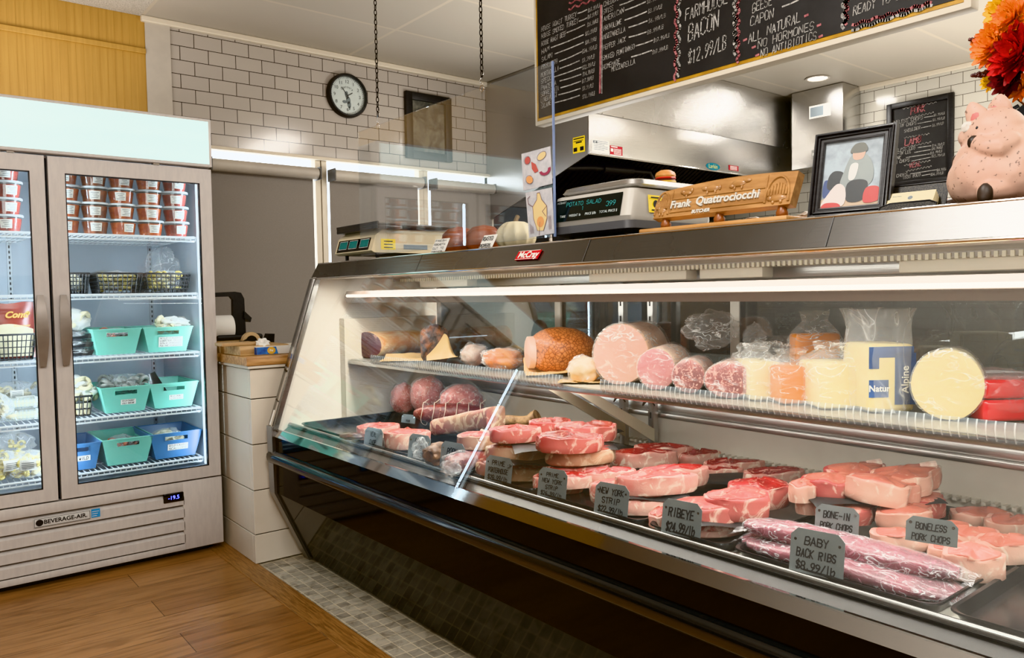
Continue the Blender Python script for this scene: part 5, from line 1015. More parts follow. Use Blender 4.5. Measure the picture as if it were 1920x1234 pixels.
# ---------------------------------------------------------------- metal price tags standing in the front rail
tagm = pm('grey metal tag', srgb(150, 156, 156), srgb(134, 140, 140), sc=8, ro=.35, me=.55)
TG = [((1238, 1307), (1010, 952), ['RIBEYE', '$24.99/lb'], 'ribeye'), ((1112, 1170), (975, 922), ['NEW YORK', 'STRIP', '$22.99/lb'], 'new york strip'), ((1006, 1054), (942, 893), ['PRIME', 'NEW YORK', 'STRIP', '$26.99/lb'], 'prime new york strip'), ((907, 951), (911, 868), ['PRIME', 'PORTERHOUSE', '$28.99/lb'], 'prime porterhouse'),
 ((1478, 1576), (1090, 1017), ['BABY', 'BACK RIBS', '$8.99/lb'], 'baby back ribs'), ((823, 861), (889, 845), ['PORK', 'RIB'], 'third tag from the left, behind glare'), ((763, 797), (864, 823), ['AGED', 'RIB', 'ROAST'], 'second tag from the left, behind glare'), ((681, 709), (836, 806), ['VEAL', 'CHOP'], 'first tag at the far left')]
ex0 = V((.15, -.985, 0)).normalized()
def ptag(o, wdt, hgt, lines, label, ex=ex0, lean=.16):
    ey = (Z + V((.985, .15, 0))*lean).normalized(); t = thing('price_tag', label, 'price tag', o, group='grey metal price tags')
    nrm = ex.cross(ey); b = MB(); c = .13*wdt
    b.prism([o+ex*u+ey*v for u, v in ((0, 0), (wdt, 0), (wdt, hgt-c), (wdt-c, hgt), (c, hgt), (0, hgt-c))], nrm*-.0014); b.obj('plate', tagm, t, 0)
    r_ = MB()
    for u in (.09, .91): disc(r_, o+ex*wdt*u+ey*hgt*.74+nrm*.0006, ex, ey, .0028, n=12); disc(r_, o+ex*wdt*u+ey*hgt*.74+nrm*.0008, ex, ey, .0016, n=10)
    r_.obj('eyelet', chrome, t, 0)
    s = MB(); n = len(lines)
    for i, tx in enumerate(lines):
        wl = min(wdt*.74, len(tx)*hgt*.14 if n < 4 else len(tx)*hgt*.11); strokes(s, tx, o+ex*(wdt*.5-wl*.5)+ey*(hgt*(.92-(i+.92)*.86/n))+nrm*.0009-ey*0, ex, ey, hgt*.52/n if n > 2 else hgt*.24, wl, .17, .07)
    s.obj('lettering', ink, t, 0); return t
for (xa, xb), (yb_, yt_), lines, nm_ in TG:
    o = at(xa, yb_-(8 if xb-xa > 40 else 4), x=1.360); e = at(xb, yb_+ (xb-xa)*.27, x=1.360+.29*.08); wdt = (at(xb, yb_, x=1.36)-at(xa, yb_, x=1.36)).length*.93
    hgt = (at(xa, yt_, x=1.366)-at(xa, yb_, x=1.36)).length*1.12
    o = V((1.362, o.y, ZD+.017)); ptag(o, wdt, max(hgt, .04), lines, 'grey metal tag hand lettered '+nm_+(' with a price' if 'tag' not in nm_ else '') if 'tag' not in nm_ else 'grey metal tag, '+nm_)
for (xa, ya), (xb, yb_), hpx, lines, lab, zz in (((1527, 992), (1609, 1002), 48, ['BONE-IN', 'PORK CHOPS'], 'grey metal tag hand lettered bone-in pork chops', .655), ((1697, 1012), (1795, 1030), 46, ['BONELESS', 'PORK CHOPS'], 'grey metal tag hand lettered boneless pork chops', .66), ((752, 792), (778, 796), 16, ['PRIME'], 'small grey metal tag standing between the two pale loin steaks', .655)):
    xx = {1527: 1.545, 1697: 1.47, 752: 1.66}[xa]; o = at(xa, ya, x=xx); e = at(xb, yb_, x=xx+.02); ex = (e-o); ex.z = 0; wdt = ex.length; hg = (at(xa, ya-hpx, x=xx)-o).length
    ptag(o, wdt, hg, lines, lab, ex.normalized())
# ================================================================ UPPER SHELF
ZSH = .8875
shelf_film = film('deli film', (.95, .94, .92), .06, 1.0, 17, (1, 1, 2.5))
parch = pm('parchment paper', srgb(222, 186, 128), srgb(206, 168, 110), sc=7, ro=.6)
def log(name, label, cat, px, py, x, rw, rh, L, ang, cut, skin, group=None, taper=.9, back=.7, wrap=True, seed=0, parts=('cut_face', 'casing'), nose=.02):
    """sausage, ham or round cheese lying on the shelf; its cut face is centred at (px, py)"""
    c = at(px, py, x=x); t = thing(name, label, cat, m=T(c.x, c.y, ZSH) @ RZ(math.radians(ang)), group=group); n = 28; so = V((seed, seed*2, 0))
    def ring(u, s): return [V((u, rw*s*math.cos(a)*(1+.05*noise.noise(V((math.cos(a), math.sin(a), u*4))+so)), max(.001, rh+rh*s*math.sin(a)*(1+.05*noise.noise(V((math.cos(a)+5, math.sin(a), u*4))+so))))) for a in [2*PI*k/n for k in range(n)]]
    b = MB(); st = [(0, .985), (.004, 1.0)]+[(L*k/8, 1+(taper-1)*k/8) for k in range(1, 7)]+[(L*.9, taper*.93), (L*.97, taper*.75), (L, taper*.4)]
    b.rings([ring(u, s) for u, s in st], (False, True)); b.obj(parts[1], skin, t, 50, world=False)
    f = MB(); f.rings([ring(.0005, .985), ring(-.001, .9), ring(-.003, .5), ring(-.004, .1)], (False, True)); f.obj(parts[0], cut, t, 50, world=False)
    if wrap:
        w = MB(); ws = [(-.008, .5), (-.006, .9), (-.003, 1.03)]+[(L*k/8, (1+(taper-1)*k/8)*1.045) for k in range(0, 8)]+[(L*.98, taper*.8), (L*1.12, taper*.35), (L*1.2, taper*.5)]
        w.rings([[p*1 + V((0, 0, .004*noise.noise(p*40+so))) for p in ring(u, s)] for u, s in ws], (True, False)); w.obj('plastic_wrap', shelf_film, t, 60, world=False)
    return t
ham_cut = meat('cured ham cut', srgb(92, 44, 46), srgb(206, 160, 138), srgb(70, 32, 36), 12, .60)
# cured ham leg with its dark cut face
t = log('cured_ham', 'cured ham leg with a dark cut face at the far left of the upper shelf', 'ham', 690, 648, 1.695, .090, .060, .36, 14, ham_cut, pm('ham fat', srgb(240, 212, 164), srgb(226, 152, 84), sc=9, ro=.35, dist=1), wrap=False, seed=3, taper=.95, back=.8, parts=('cut_face', 'rind'))
p = at(815, 641, x=1.80); t = thing('peppered_roast', 'upright dark peppered roast with a crusty bark right of the cured ham', 'meat', (p.x, p.y, ZSH), math.radians(-38))
g = MB(); g.rings([[V((.062*s*math.cos(a), .035*s*math.sin(a), z))+V((.012*noise.noise(V((a, z*20, 1))), .01*noise.noise(V((a*2, z*25, 3))), 0)) for a in [2*PI*k/24 for k in range(24)]] for z, s in ((.001, .8), (.02, .98), (.06, 1.03), (.10, 1.0), (.13, .85), (.15, .6), (.158, .25))]); g.obj('bark', pm('pepper bark', srgb(46, 28, 22), srgb(150, 92, 54), sc=26, ro=.45, bump=1, ramp=(.45, .66)), t, 60, world=False)
def parchment(px, py, z, w, d, rz, label, lift=.03, seed=0, fold=.0):
    p = at(px, py, z=z); m_ = T(p) @ RZ(math.radians(rz)); so = V((seed*3, seed, 0)); s = MB()
    s.grid(lambda u, v: m_ @ V(((u-.5)*w, (v-.5)*d, .004+lift*(abs(v-.5)*2)**2*v+fold*u*u+.010*abs(noise.noise(V((u*3, v*3, 0))+so)))), 16, 12)
    return tag(s.obj('parchment_sheet', parch, None, 60), label, 'paper', 'tan parchment sheets')
parchment(765, 676, ZSH, .22, .16, -40, 'tan parchment sheet under the cured ham', .02, 1)
q1 = at(838, 668, x=1.72); pc_ = MB(); pc_.grid(lambda u, v: at(800+(868-800)*u, 678-8*u, x=1.70+.10*v)+V((.02*math.sin(u*5), 0, .004+(.105*math.sin(PI*min(1, u*.9+.15))**1.4)*v)), 12, 10); tag(pc_.obj('parchment_sheet', parch, None, 60), 'tan parchment sheet standing up behind the dark peppered roast', 'paper', 'tan parchment sheets')
def baglump(px, py, rad, inner, label, seed, rz=-.6, name='wrapped_meat', cat='meat', skin=None, parts='meat'):
    p = at(px, py, z=ZSH+rad[2]*.9); t = thing(name, label, cat, (p.x, p.y, ZSH), rz)
    MB().ball((0, 0, rad[2]*.9), rad, 4, .18, 2, seed, flat=.88).obj(parts, inner, t, 60, world=False)
    w = MB(); w.ball((0, 0, rad[2]*.95), tuple(r*1.07 for r in rad), 4, .25, 2.3, seed, ridge=.22); w.obj('plastic_wrap', skin or shelf_film, t, 60, world=False); return t
baglump(890, 667, (.055, .05, .045), pm('greyed meat', srgb(190, 168, 154), srgb(160, 120, 104), sc=12, ro=.4), 'lump of pale meat crumpled in clear plastic left of the orange turkey', 2)
turk = pm('roast turkey skin', srgb(214, 142, 78), srgb(178, 92, 40), sc=9, ro=.35, dist=1)
baglump(945, 674, (.075, .06, .042), turk, 'roast turkey breast with orange skin in clear plastic', 4)
# netted ham
p = at(1052, 662, x=1.83); t = thing('netted_ham', 'large brown netted smoked ham with parchment paper against it', 'ham', (p.x, p.y, ZSH), math.radians(-30))
netm = NT('netted rind'); b_ = netm.n('ShaderNodeBsdfPrincipled', i_Roughness=.32); v_ = netm.co(rot=(0, .6, .8)); ck_ = netm.n('ShaderNodeTexVoronoi', i_Scale=85.0, feature='DISTANCE_TO_EDGE'); netm.l(v_, ck_.inputs['Vector'])
cc_ = netm.ramp(ck_.outputs['Distance'], [(.0, srgb(120, 56, 24)), (.12, srgb(196, 116, 60)), (.4, srgb(206, 132, 74))]); netm.l(cc_, b_.inputs['Base Color']); bp_ = netm.n('ShaderNodeBump', i_Strength=.6, i_Distance=.003); netm.l(ck_.outputs['Distance'], bp_.inputs['Height']); netm.l(bp_.outputs[0], b_.inputs['Normal']); netm.l(b_.outputs[0], netm.out.inputs[0])
g = MB(); g.ball((0, 0, .08), (.125, .085, .084), 4, .06, 1.5, 4, flat=.94); g.obj('rind', netm.m, t, 60, world=False)
g = MB(); g.rings([[V((-.118+u, .058*s*math.cos(a), .078+.055*s*math.sin(a))) for a in [2*PI*k/24 for k in range(24)]] for u, s in ((.02, 1.02), (.0, 1), (-.005, .8), (-.008, .3))], (False, True)); g.obj('cut_end', pm('ham cut end', srgb(226, 186, 164), srgb(210, 160, 140), sc=12, ro=.35), t, 50, world=False)
parchment(1030, 702, ZSH+.002, .17, .12, -36, 'tan parchment sheet leaning on the netted ham', .05, 4, .01); parchment(1098, 716, ZSH, .16, .13, -50, 'tan parchment sheet hanging over the shelf edge between the ham and the mortadella', -.03, 6)
baglump(1096, 694, (.05, .055, .042), pm('pale loaf', srgb(228, 200, 160), srgb(204, 168, 124), sc=14, ro=.5), 'small pale loaf of meat between the netted ham and the mortadella', 7)
mor = meat('mortadella cut', srgb(220, 176, 158), srgb(236, 208, 192), srgb(214, 164, 146), 22, .60)
log('mortadella', 'biggest pale pink mortadella with a wide round cut face', 'sausage', 1163, 667, 1.73, .088, .093, .27, 24, mor, pm('peach casing', srgb(232, 186, 150), srgb(226, 176, 142), sc=5, ro=.35), 'cold cuts with round cut faces', 1.0, seed=5)
log('bologna', 'medium purple pink bologna right of the big mortadella', 'sausage', 1230, 693, 1.71, .056, .060, .24, 26, meat('bologna cut', srgb(186, 126, 122), srgb(214, 176, 168), srgb(170, 104, 104), 60, .6), pm('bologna casing', srgb(224, 190, 160), srgb(206, 160, 136), sc=5, ro=.4), 'cold cuts with round cut faces', 1.0, seed=6)
sal = meat('salami cut', srgb(140, 66, 60), srgb(212, 164, 150), srgb(110, 44, 44), 85, .555)
log('salami', 'small dark salami between the bologna and the wide salami', 'sausage', 1291, 708, 1.715, .045, .047, .22, 28, sal, pm('salami casing', srgb(186, 140, 116), srgb(150, 96, 80), sc=9, ro=.45), 'cold cuts with round cut faces', .95, seed=8)
log('soppressata', 'wide flat soppressata with a speckled red brown cut face left of the cheeses', 'sausage', 1366, 714, 1.705, .062, .047, .22, 28, sal, pm('salami casing', 0), 'cold cuts with round cut faces', .95, seed=9)
# cheeses
def cheese(name, label, px, py, x, w, d, h, rz, mt, seed, sub=None, wrapk=1.0):
    c = at(px, py, x=x); t = thing(name, label, 'cheese', (c.x, c.y, ZSH), math.radians(rz), 'wrapped cheeses'); b = MB()
    b.box((-w/2, 0, .0005), (w/2, d, h), bev=.008, seg=3); b.obj('cheese', mt, t, 40, world=False); so = V((seed, 2*seed, 0))
    f = MB(); hx, dz = w/2+.004, h
    pr = [(0, 1.0, 0), (.55, 1.02, 0), (.93, 1.0, .0), (1.06, .85, .3), (1.25, .45, .6), (1.42, .55, .8)]
    f.rings([[V((hx*s*sx+.006*noise.noise(V((sx*3, zz*3, sy))+so), d/2+(d/2+.004)*s*sy+.006*noise.noise(V((sx*3+9, zz*3, sy))+so), .001+dz*zz*wrapk+.006*noise.noise(V((sx*4, sy*4, zz))+so))) for sx, sy in ((-1, -1), (-.5, -1.03), (0, -1.04), (.5, -1.03), (1, -1), (1.03, -.5), (1.03, .5), (1, 1), (.5, 1.03), (-.5, 1.03), (-1, 1), (-1.03, .5), (-1.03, -.5))] for zz, s, k in pr], (False, False))
    f.obj('plastic_wrap', shelf_film, t, 60, world=False); return t
yc = pm('pale cheese', srgb(232, 214, 158), srgb(224, 204, 146), sc=4, ro=.4, sss=.1); oc = pm('orange cheese', srgb(218, 132, 10), srgb(208, 118, 6), sc=4, ro=.4)
cheese('white_cheese', 'pale square cheese block left of the orange cheddar', 1437, 745, 1.735, .078, .14, .098, -36, pm('cream cheese', srgb(226, 210, 166), srgb(218, 198, 150), sc=4, ro=.4), 1)
cheese('cheddar', 'front orange cheddar block in clear plastic on the upper shelf', 1503, 752, 1.735, .095, .14, .092, -36, oc, 2)
cheese('swiss_cheese', 'tall pale yellow cheese block with a ridged front right of the orange cheddar', 1583, 763, 1.735, .11, .13, .108, -36, yc, 3)
cheese('cheddar', 'orange cheddar block wrapped behind and above the front cheeses', 1535, 690, 1.90, .12, .05, .165, -36, oc, 4, wrapk=.95)
t = thing('wrapped_wedge', 'tall cheese with navy blue printed label bands in a big clear bag', 'cheese', at(1672, 770, x=1.76)*1, 0); t.matrix_basis = T(at(1672, 770, x=1.76).x, at(1672, 770, x=1.76).y, ZSH) @ RZ(math.radians(-36))
MB().box((-.052, 0, .0005), (.055, .13, .155), bev=.012, seg=3).obj('cheese', yc, t, world=False)
l = MB()
for a, c, z0_, z1_ in ((-.054, -.008, .035, .075), (.006, .055, .018, .135), (-.054, -.03, .10, .15), (-.03, .05, .125, .15)): l.face([(a, -.0012, z0_), (c, -.0012, z0_), (c, -.0012, z1_), (a, -.0012, z1_)])
lo = l.obj('label_band', pm('navy label', srgb(40, 76, 128), srgb(30, 60, 106), sc=9, ro=.35), t, 0, world=False)
s = MB(); s.add_mesh(type_mesh('Natur', .02, bold=.0004), plane_m((-.030, -.0022, .055), X, Z)); s.add_mesh(type_mesh('Alpine', .024, bold=.0004), plane_m((.030, -.0022, .075), Z, -X)); s.obj('lettering', paper, lo, 0, world=False)
f = MB(); so = V((4, 2, 1))
f.rings([[V((.062*s_*math.cos(a)*(1+.10*noise.noise(V((math.cos(a)*2, math.sin(a)*2, z*14))+so)), .065+.078*s_*math.sin(a)*(1+.10*noise.noise(V((math.cos(a)*2+7, math.sin(a)*2, z*14))+so)), z)) for a in [2*PI*k/30 for k in range(30)]] for z, s_ in ((.002, 1.08), (.06, 1.12), (.12, 1.12), (.16, 1.1), (.19, 1.06), (.215, 1.12), (.235, 1.25))], (False, False)); f.obj('bag', film('big bag', (.95, .94, .92), .10, .55, 12, (1, 1, .5)), t, 60, world=False)
log('provolone', 'large round pale yellow provolone with a flat front left of the red box', 'cheese', 1776, 716, 1.74, .069, .075, .2, 18, yc, yc, None, .9, seed=12, parts=('cut_face', 'rind'))
for k, (px, py, xx, r_, lab) in enumerate(((1335, 615, 1.88, (.075, .05, .055), 'puffed clear plastic bag standing up behind the salamis'), (1415, 635, 1.90, (.03, .03, .04), 'small twist of clear plastic behind the soppressata'), (1440, 665, 1.84, (.085, .05, .035), 'crumpled clear plastic over the back of the soppressata'))):
    p = at(px, py, x=xx); tag(MB().ball(p, r_, 4, .35, 2, 30+k, ridge=.3, m=RZ(-.6)).obj('plastic_bag', shelf_film, None, 60), lab, 'bag', 'loose clear plastic')
t = thing('red_wax_cheese', 'shiny red wrapped cheese box at the right end of the upper shelf', 'cheese', at(1910, 780, x=1.80)); c = at(1890, 790, x=1.80); t.matrix_basis = T(c.x, c.y, ZSH) @ RZ(math.radians(-36))
b = MB(); b.box((-.05, 0, .001), (.12, .14, .046), bev=.008, seg=3); b.box((-.048, .002, .048), (.12, .14, .088), bev=.008, seg=3); b.obj('wax', pm('red wax', srgb(196, 14, 22), srgb(176, 8, 16), sc=6, ro=.14, coat=.6), t, world=False)
f = MB(); f.ball((.03, .07, .05), (.095, .085, .055), 4, .12, 3, 3, ridge=.12); f.obj('plastic_wrap', film('thin film', (.95, .8, .8), .02, .4, 20), t, 60, world=False)
# ================================================================ ON TOP OF THE CASE
ZT = 1.3195
# beige scale
beige = pm('beige plastic', srgb(206, 190, 158), srgb(198, 182, 150), sc=3, ro=.45)
t = thing('counter_scale', 'beige counter scale with three green number windows at the far end of the case', 'scale', (1.79, 3.08, ZT))
b = MB(); b.prism([(1.60, 2.91, 1.352), (1.585, 2.91, 1.36), (1.605, 2.91, 1.425), (1.64, 2.91, 1.45), (1.97, 2.91, 1.45), (1.98, 2.91, 1.44), (1.98, 2.91, 1.352)], (0, .34, 0)); b.obj('housing', beige, t, 25)
for x in (1.63, 1.94):
    for y in (2.94, 3.22): MB().lathe([(.012, 0), (.014, .006), (.008, .01), (.008, .033)], 12, T(x, y, ZT)).obj('foot', black_plastic, t)
ea = V((.02, 0, .065)).normalized(); en = V((-.065, 0, .02)).normalized(); w0 = V((1.5865, 3.235, 1.364))
pn = MB(); pn.face([w0+en*.001, w0+en*.001-Y*.295, w0+en*.001-Y*.295+ea*.055, w0+en*.001+ea*.055]); pn.obj('display_panel', black_gloss, t, 0)
gd_ = pm('green display', srgb(20, 52, 50), srgb(28, 76, 72), sc=30, ro=.2, em=.12, emc=(.1, .8, .7))
for k in range(3):
    d = MB(); o = w0+en*.002-Y*(.018+.092*k+(.01 if k == 2 else 0))+ea*.016; d.face([o, o-Y*.07, o-Y*.07+ea*.03, o+ea*.03]); d.obj('number_window', gd_, t, 0)
    l = MB(); poly(l, [o-ea*.003+Y*.003, o-ea*.003-Y*.073, o-Y*.073+ea*.033, o+Y*.003+ea*.033, o-ea*.003+Y*.003], en, .0018); l.obj('window_border', paper, t, 0)
pl_ = MB(); pl_.box((1.60, 2.88, 1.462), (1.99, 3.26, 1.474), bev=.005); pl_.box((1.60, 2.88, 1.470), (1.608, 3.26, 1.482), bev=.003); pl_.box((1.60, 2.88, 1.450), (1.72, 3.26, 1.466), bev=.004); pl_.obj('platter', pm('dark platter', srgb(62, 60, 58), ro=.35, me=.4), t)
st_ = MB(); st_.face([(1.63, 2.909, 1.365), (1.70, 2.909, 1.365), (1.70, 2.909, 1.41), (1.63, 2.909, 1.41)]); so_ = st_.obj('inspection_sticker', pm('yellow sticker', 0), t, 0)
l = MB()
for k in range(3): poly(l, [(1.645, 2.9082, 1.374+.013*k), (1.685, 2.9082, 1.374+.013*k)], -Y, .004)
l.obj('lettering', ink, so_, 0)
st_ = MB(); st_.face([(1.74, 2.909, 1.368), (1.86, 2.909, 1.368), (1.86, 2.909, 1.388), (1.74, 2.909, 1.388)]); st_.obj('maker_strip', pm('grey print', 0), t, 0)
# squashes, pumpkin, hand lettered cards
sq = pm('brown squash skin', srgb(150, 74, 34), srgb(112, 52, 26), sc=7, ro=.4)
for k, (px, py, r_, lab) in enumerate(((862, 445, (.06, .05, .042), 'left brown orange squash behind the plexiglass'), (908, 446, (.06, .045, .04), 'right brown orange squash behind the plexiglass'))):
    p = at(px, py, x=1.84); t = thing('squash', lab, 'squash', (p.x, p.y, ZT), -.6, 'squashes on the case')
    g = MB(); g.rings([[V((u, r_[1]*s*(1+.06*math.cos(a*8))*math.cos(a), r_[2]*1.5+r_[2]*1.5*s*(1+.06*math.cos(a*8))*math.sin(a))) for a in [2*PI*i/32 for i in range(32)]] for u, s in ((-.075, .15), (-.07, .5), (-.045, .85), (0, .98), (.04, .85), (.065, .5), (.07, .2))]); g.obj('skin', sq, t, 50, world=False); MB().tube([(.068, 0, r_[2]*1.5), (.09, .005, r_[2]*1.7)], .008, 8).obj('stem', pm('dry stem', srgb(120, 96, 60), ro=.8), t, world=False)
p = at(967, 440, x=1.84); t = thing('white_pumpkin', 'cream white ribbed pumpkin behind the chicken poster', 'pumpkin', (p.x, p.y, ZT))
g = MB(); g.rings([[V((.078*math.cos(a)*math.sin(c)*(1-.10*abs(math.sin(a*5.5))), .078*math.sin(a)*math.sin(c)*(1-.10*abs(math.sin(a*5.5))), .062-.062*math.cos(c)-.008*math.exp(-((c-PI)/.3)**2))) for a in [2*PI*i/66 for i in range(66)]] for c in [.05+(PI-.1)*j/14 for j in range(15)]]); g.obj('skin', pm('cream pumpkin', srgb(226, 212, 178), srgb(214, 198, 162), sc=6, ro=.45), t, 60, world=False); MB().tube([(0, 0, .115), (.004, 0, .128), (.014, .004, .138)], [.011, .008, .009], 8).obj('stem', pm('dry stem', 0), t, world=False)
for pa_, pb_, hh, lines, lab in (((806, 474), (832, 470), .056, ['FRESH', 'PORCHETTA', 'CUT TO', 'ORDER'], 'white hand lettered card leaning on the squashes'), ((896, 465), (921, 461), .05, ['ROASTED', 'PEPPERS'], 'white hand lettered card standing between the squashes and the pumpkin')):
    a, c = at(*pa_, x=1.58), at(*pb_, x=1.58); a.z = c.z = ZT+.001; ex = (c-a); wd = ex.length; ex.normalize(); ey = (Z*.94+X*.25-Y*.22).normalized(); ey = (ey-ex*ey.dot(ex)).normalized(); nn = ex.cross(ey)
    t = thing('sign_card', lab, 'card', a, group='hand lettered cards'); b = MB(); b.prism([a, c, c+ey*hh-Y*.02, a+ey*hh-Y*.02], -nn*.001); b.obj('card', paper, t, 0); s = MB()
    for i, tx in enumerate(lines): strokes(s, tx, a+ex*.008+ey*(hh*(len(lines)-1-i+.25)/len(lines))+nn*.0008-Y*.02*((len(lines)-1-i)/len(lines)), ex, ey, hh*.5/len(lines), wd*.8, .18)
    s.obj('lettering', ink, t, 0)
# plexiglass shield on chains, with two drawings taped on
PX = 1.60
sh_ = thing('plexiglass_shield', 'large clear plexiglass shield hung on two chains over the case', 'shield', (PX, 2.41, 1.34))
MB().box((PX, 1.785, 1.342), (PX+.005, 3.035, 1.871)).obj('panel', glass('plexiglass', (.95, .96, .965), .02, boost=1.25), sh_, 0)
MB().box((PX-.001, 1.782, 1.342), (PX+.006, 1.786, 1.871)).obj('edge', pm('blue grey edge', srgb(120, 136, 170), ro=.3), sh_, 0)
ft = MB(); ft.lathe([(.008, 0), (.008, .02), (.005, .022), (.005, .03)], 10, T(PX+.002, 1.80, ZT)); ft.obj('foot', chrome, sh_)
def chain(y, label):
    t = thing('hanging_chain', label, 'chain', (PX, y, 1.86), group='chains of the plexiglass shield'); c = MB(); z = 1.915; k = 0
    while z < ZC+.01:
        ax = X if k % 2 else Y; c.tube([V((PX+.002, y, z))+ax*(.0055*math.cos(a))+Z*(.012*math.sin(a)) for a in [2*PI*i/10 for i in range(10)]], .0019, 5, closed=True); z += .0195; k += 1
    c.obj('links', pm('dark chain', srgb(30, 26, 24), ro=.4, me=.7), t)
    h = MB(); h.tube([V((PX+.002+0*a, y+.011*math.sin(a), 1.885-.022*a/PI*1.1+.022)) for a in [-PI*.8+PI*1.9*i/16 for i in range(17)]], .0016, 6); h.tube([V((PX+.002, y+.010*math.cos(a), 1.866+.011*math.sin(a))) for a in [2*PI*i/14 for i in range(14)]], .0016, 6, closed=True); h.obj('hook', chrome, t)
chain(2.86, 'left dark chain hanging from the ceiling to the far corner of the plexiglass'); chain(2.143, 'right dark chain hanging from the ceiling nearer the menu board')
def poster(name, label, c4, shapes):
    P4 = [V((PX-.004, *yz)) for yz in c4]; t = thing(name, label, 'drawing', (PX-.004, (c4[0][0]+c4[1][0])/2, c4[0][1]), group='drawings taped on the plexiglass')
    b = MB(); b.prism(P4, (.0015, 0, 0)); b.obj('sheet', pm('grey drawing paper', srgb(186, 184, 186), srgb(170, 170, 174), sc=30, ro=.5), t, 0)
    bl = lambda u, v: (P4[0]*(1-u)+P4[1]*u)*(1-v)+(P4[3]*(1-u)+P4[2]*u)*v+V((-.0012, 0, 0))
    by = {}
    for mt, pts, wdt in shapes: by.setdefault(mt.name, (mt, MB())); m_ = by[mt.name][1]; q = [bl(*p_)-V((.0004*len(by), 0, 0)) for p_ in pts]; (m_.face(q) if wdt == 0 else poly(m_, q, -X, wdt))
    for mt, m_ in by.values(): m_.obj('artwork', mt, t, 0)
def el(u, v, a, b, n=16, rot=0): return [(u+a*math.cos(x)*math.cos(rot)-b*math.sin(x)*math.sin(rot), v+a*math.cos(x)*math.sin(rot)*.8+b*math.sin(x)*math.cos(rot)) for x in [2*PI*k/n for k in range(n)]]
rP, oP, yP, pP, gP = pm('red pencil', srgb(170, 84, 78), ro=.8), pm('orange pencil', srgb(204, 148, 96), ro=.8), pm('ochre pencil', srgb(206, 184, 134), ro=.8), pm('plum pencil', srgb(140, 60, 80), ro=.8), pm('brown outline', srgb(122, 92, 96), ro=.8)
arc = lambda u, v, r_, a0, a1, w: [(u+r_*math.cos(a), v+r_*.8*math.sin(a)) for a in [a0+(a1-a0)*k/10 for k in range(11)]]+[(u+(r_-w)*math.cos(a), v+(r_-w)*.8*math.sin(a)) for a in [a1+(a0-a1)*k/10 for k in range(11)]]
poster('drawing_sheet', 'upper taped drawing of sausages and meat pieces on the plexiglass', [(1.925, 1.497), (1.786, 1.503), (1.794, 1.617), (1.932, 1.614)], [(rP, el(.22, .78, .10, .10), 0), (yP, el(.72, .80, .16, .09, rot=.5), 0), (rP, [(.35, .72), (.5, .62), (.58, .42), (.45, .40), (.36, .52)], 0), (oP, el(.26, .25, .11, .12, rot=.8), 0), (pP, arc(.80, .42, .20, -2.9, .2, .09), 0), (gP, el(.22, .78, .11, .11)+[(.33, .78)], .0012), (gP, el(.72, .80, .17, .10, rot=.5)+[(.86, .86)], .0012), (gP, el(.26, .25, .12, .13, rot=.8), .0012)])
poster('drawing_sheet', 'lower taped drawing of a plucked chicken on the plexiglass', [(1.900, 1.346), (1.781, 1.352), (1.789, 1.492), (1.914, 1.489)], [(yP, [(.38, .12), (.62, .10), (.78, .35), (.80, .62), (.62, .78), (.56, .94), (.46, .94), (.44, .80), (.26, .66), (.26, .40)], 0), (oP, el(.52, .30, .14, .12), 0), (gP, [(.38, .12), (.26, .40), (.26, .66), (.44, .80), (.46, .94), (.56, .94), (.62, .78), (.80, .62), (.78, .35), (.62, .10)], .0018), (gP, [(.26, .66), (.10, .74), (.08, .86), (.18, .90)], .0022), (gP, [(.80, .62), (.62, .52), (.74, .40)], .0020), (gP, [(.5, .3), (.44, .02)], .0018)]+[(gP, [(.10+.03*k, .08), (.10+.03*k, .30-.02*k)], .001) for k in range(5)]+[(gP, [(.84+.03*k, .10), (.84+.03*k, .4)], .001) for k in range(4)])
# big grey scale
t = thing('price_scale', 'large grey price scale with black display reading potato salad', 'scale', (1.80, 1.67, ZT)); gs = pm('scale grey', srgb(176, 172, 164), srgb(168, 164, 156), sc=3, ro=.4); dg = pm('scale dark grey', srgb(84, 84, 86), ro=.4)
def rbox(x0, x1, y0, y1, z, r, n=6):
    return [V((cx2+r*math.cos(a), cy2+r*math.sin(a), z)) for cx2, cy2, a0 in ((x1-r, y1-r, 0), (x0+r, y1-r, PI/2), (x0+r, y0+r, PI), (x1-r, y0+r, PI*1.5)) for a in [a0+PI/2*k/n for k in range(n+1)]]
b = MB(); b.rings([rbox(1.63, 2.0, 1.50, 1.83, 1.372, .03), rbox(1.622, 2.0, 1.495, 1.835, 1.385, .03), rbox(1.64, 2.0, 1.50, 1.83, 1.462, .03), rbox(1.648, 1.99, 1.506, 1.824, 1.466, .03)]); b.obj('housing', gs, t, 40)
b = MB(); b.rings([rbox(1.65, 1.98, 1.52, 1.81, 1.340, .03), rbox(1.628, 2.0, 1.498, 1.832, 1.350, .03), rbox(1.625, 2.0, 1.496, 1.834, 1.372, .03)]); b.obj('base', dg, t, 40)
b = MB(); b.rings([rbox(1.645, 2.0, 1.495, 1.80, 1.466, .04), rbox(1.635, 2.01, 1.485, 1.81, 1.474, .045), rbox(1.64, 2.0, 1.49, 1.80, 1.486, .045), rbox(1.66, 1.98, 1.51, 1.78, 1.492, .04)]); b.obj('platter', steel('platter steel', .6, .25), t, 40)
for x in (1.67, 1.96):
    for y in (1.55, 1.78): MB().lathe([(.014, 0), (.014, .008), (.009, .01), (.009, .022)], 12, T(x, y, ZT)).obj('foot', black_plastic, t)
ea = V((.018, 0, .077)).normalized(); en = V((-.077, 0, .018)).normalized(); o = V((1.6215, 1.815, 1.386)); W_ = .285
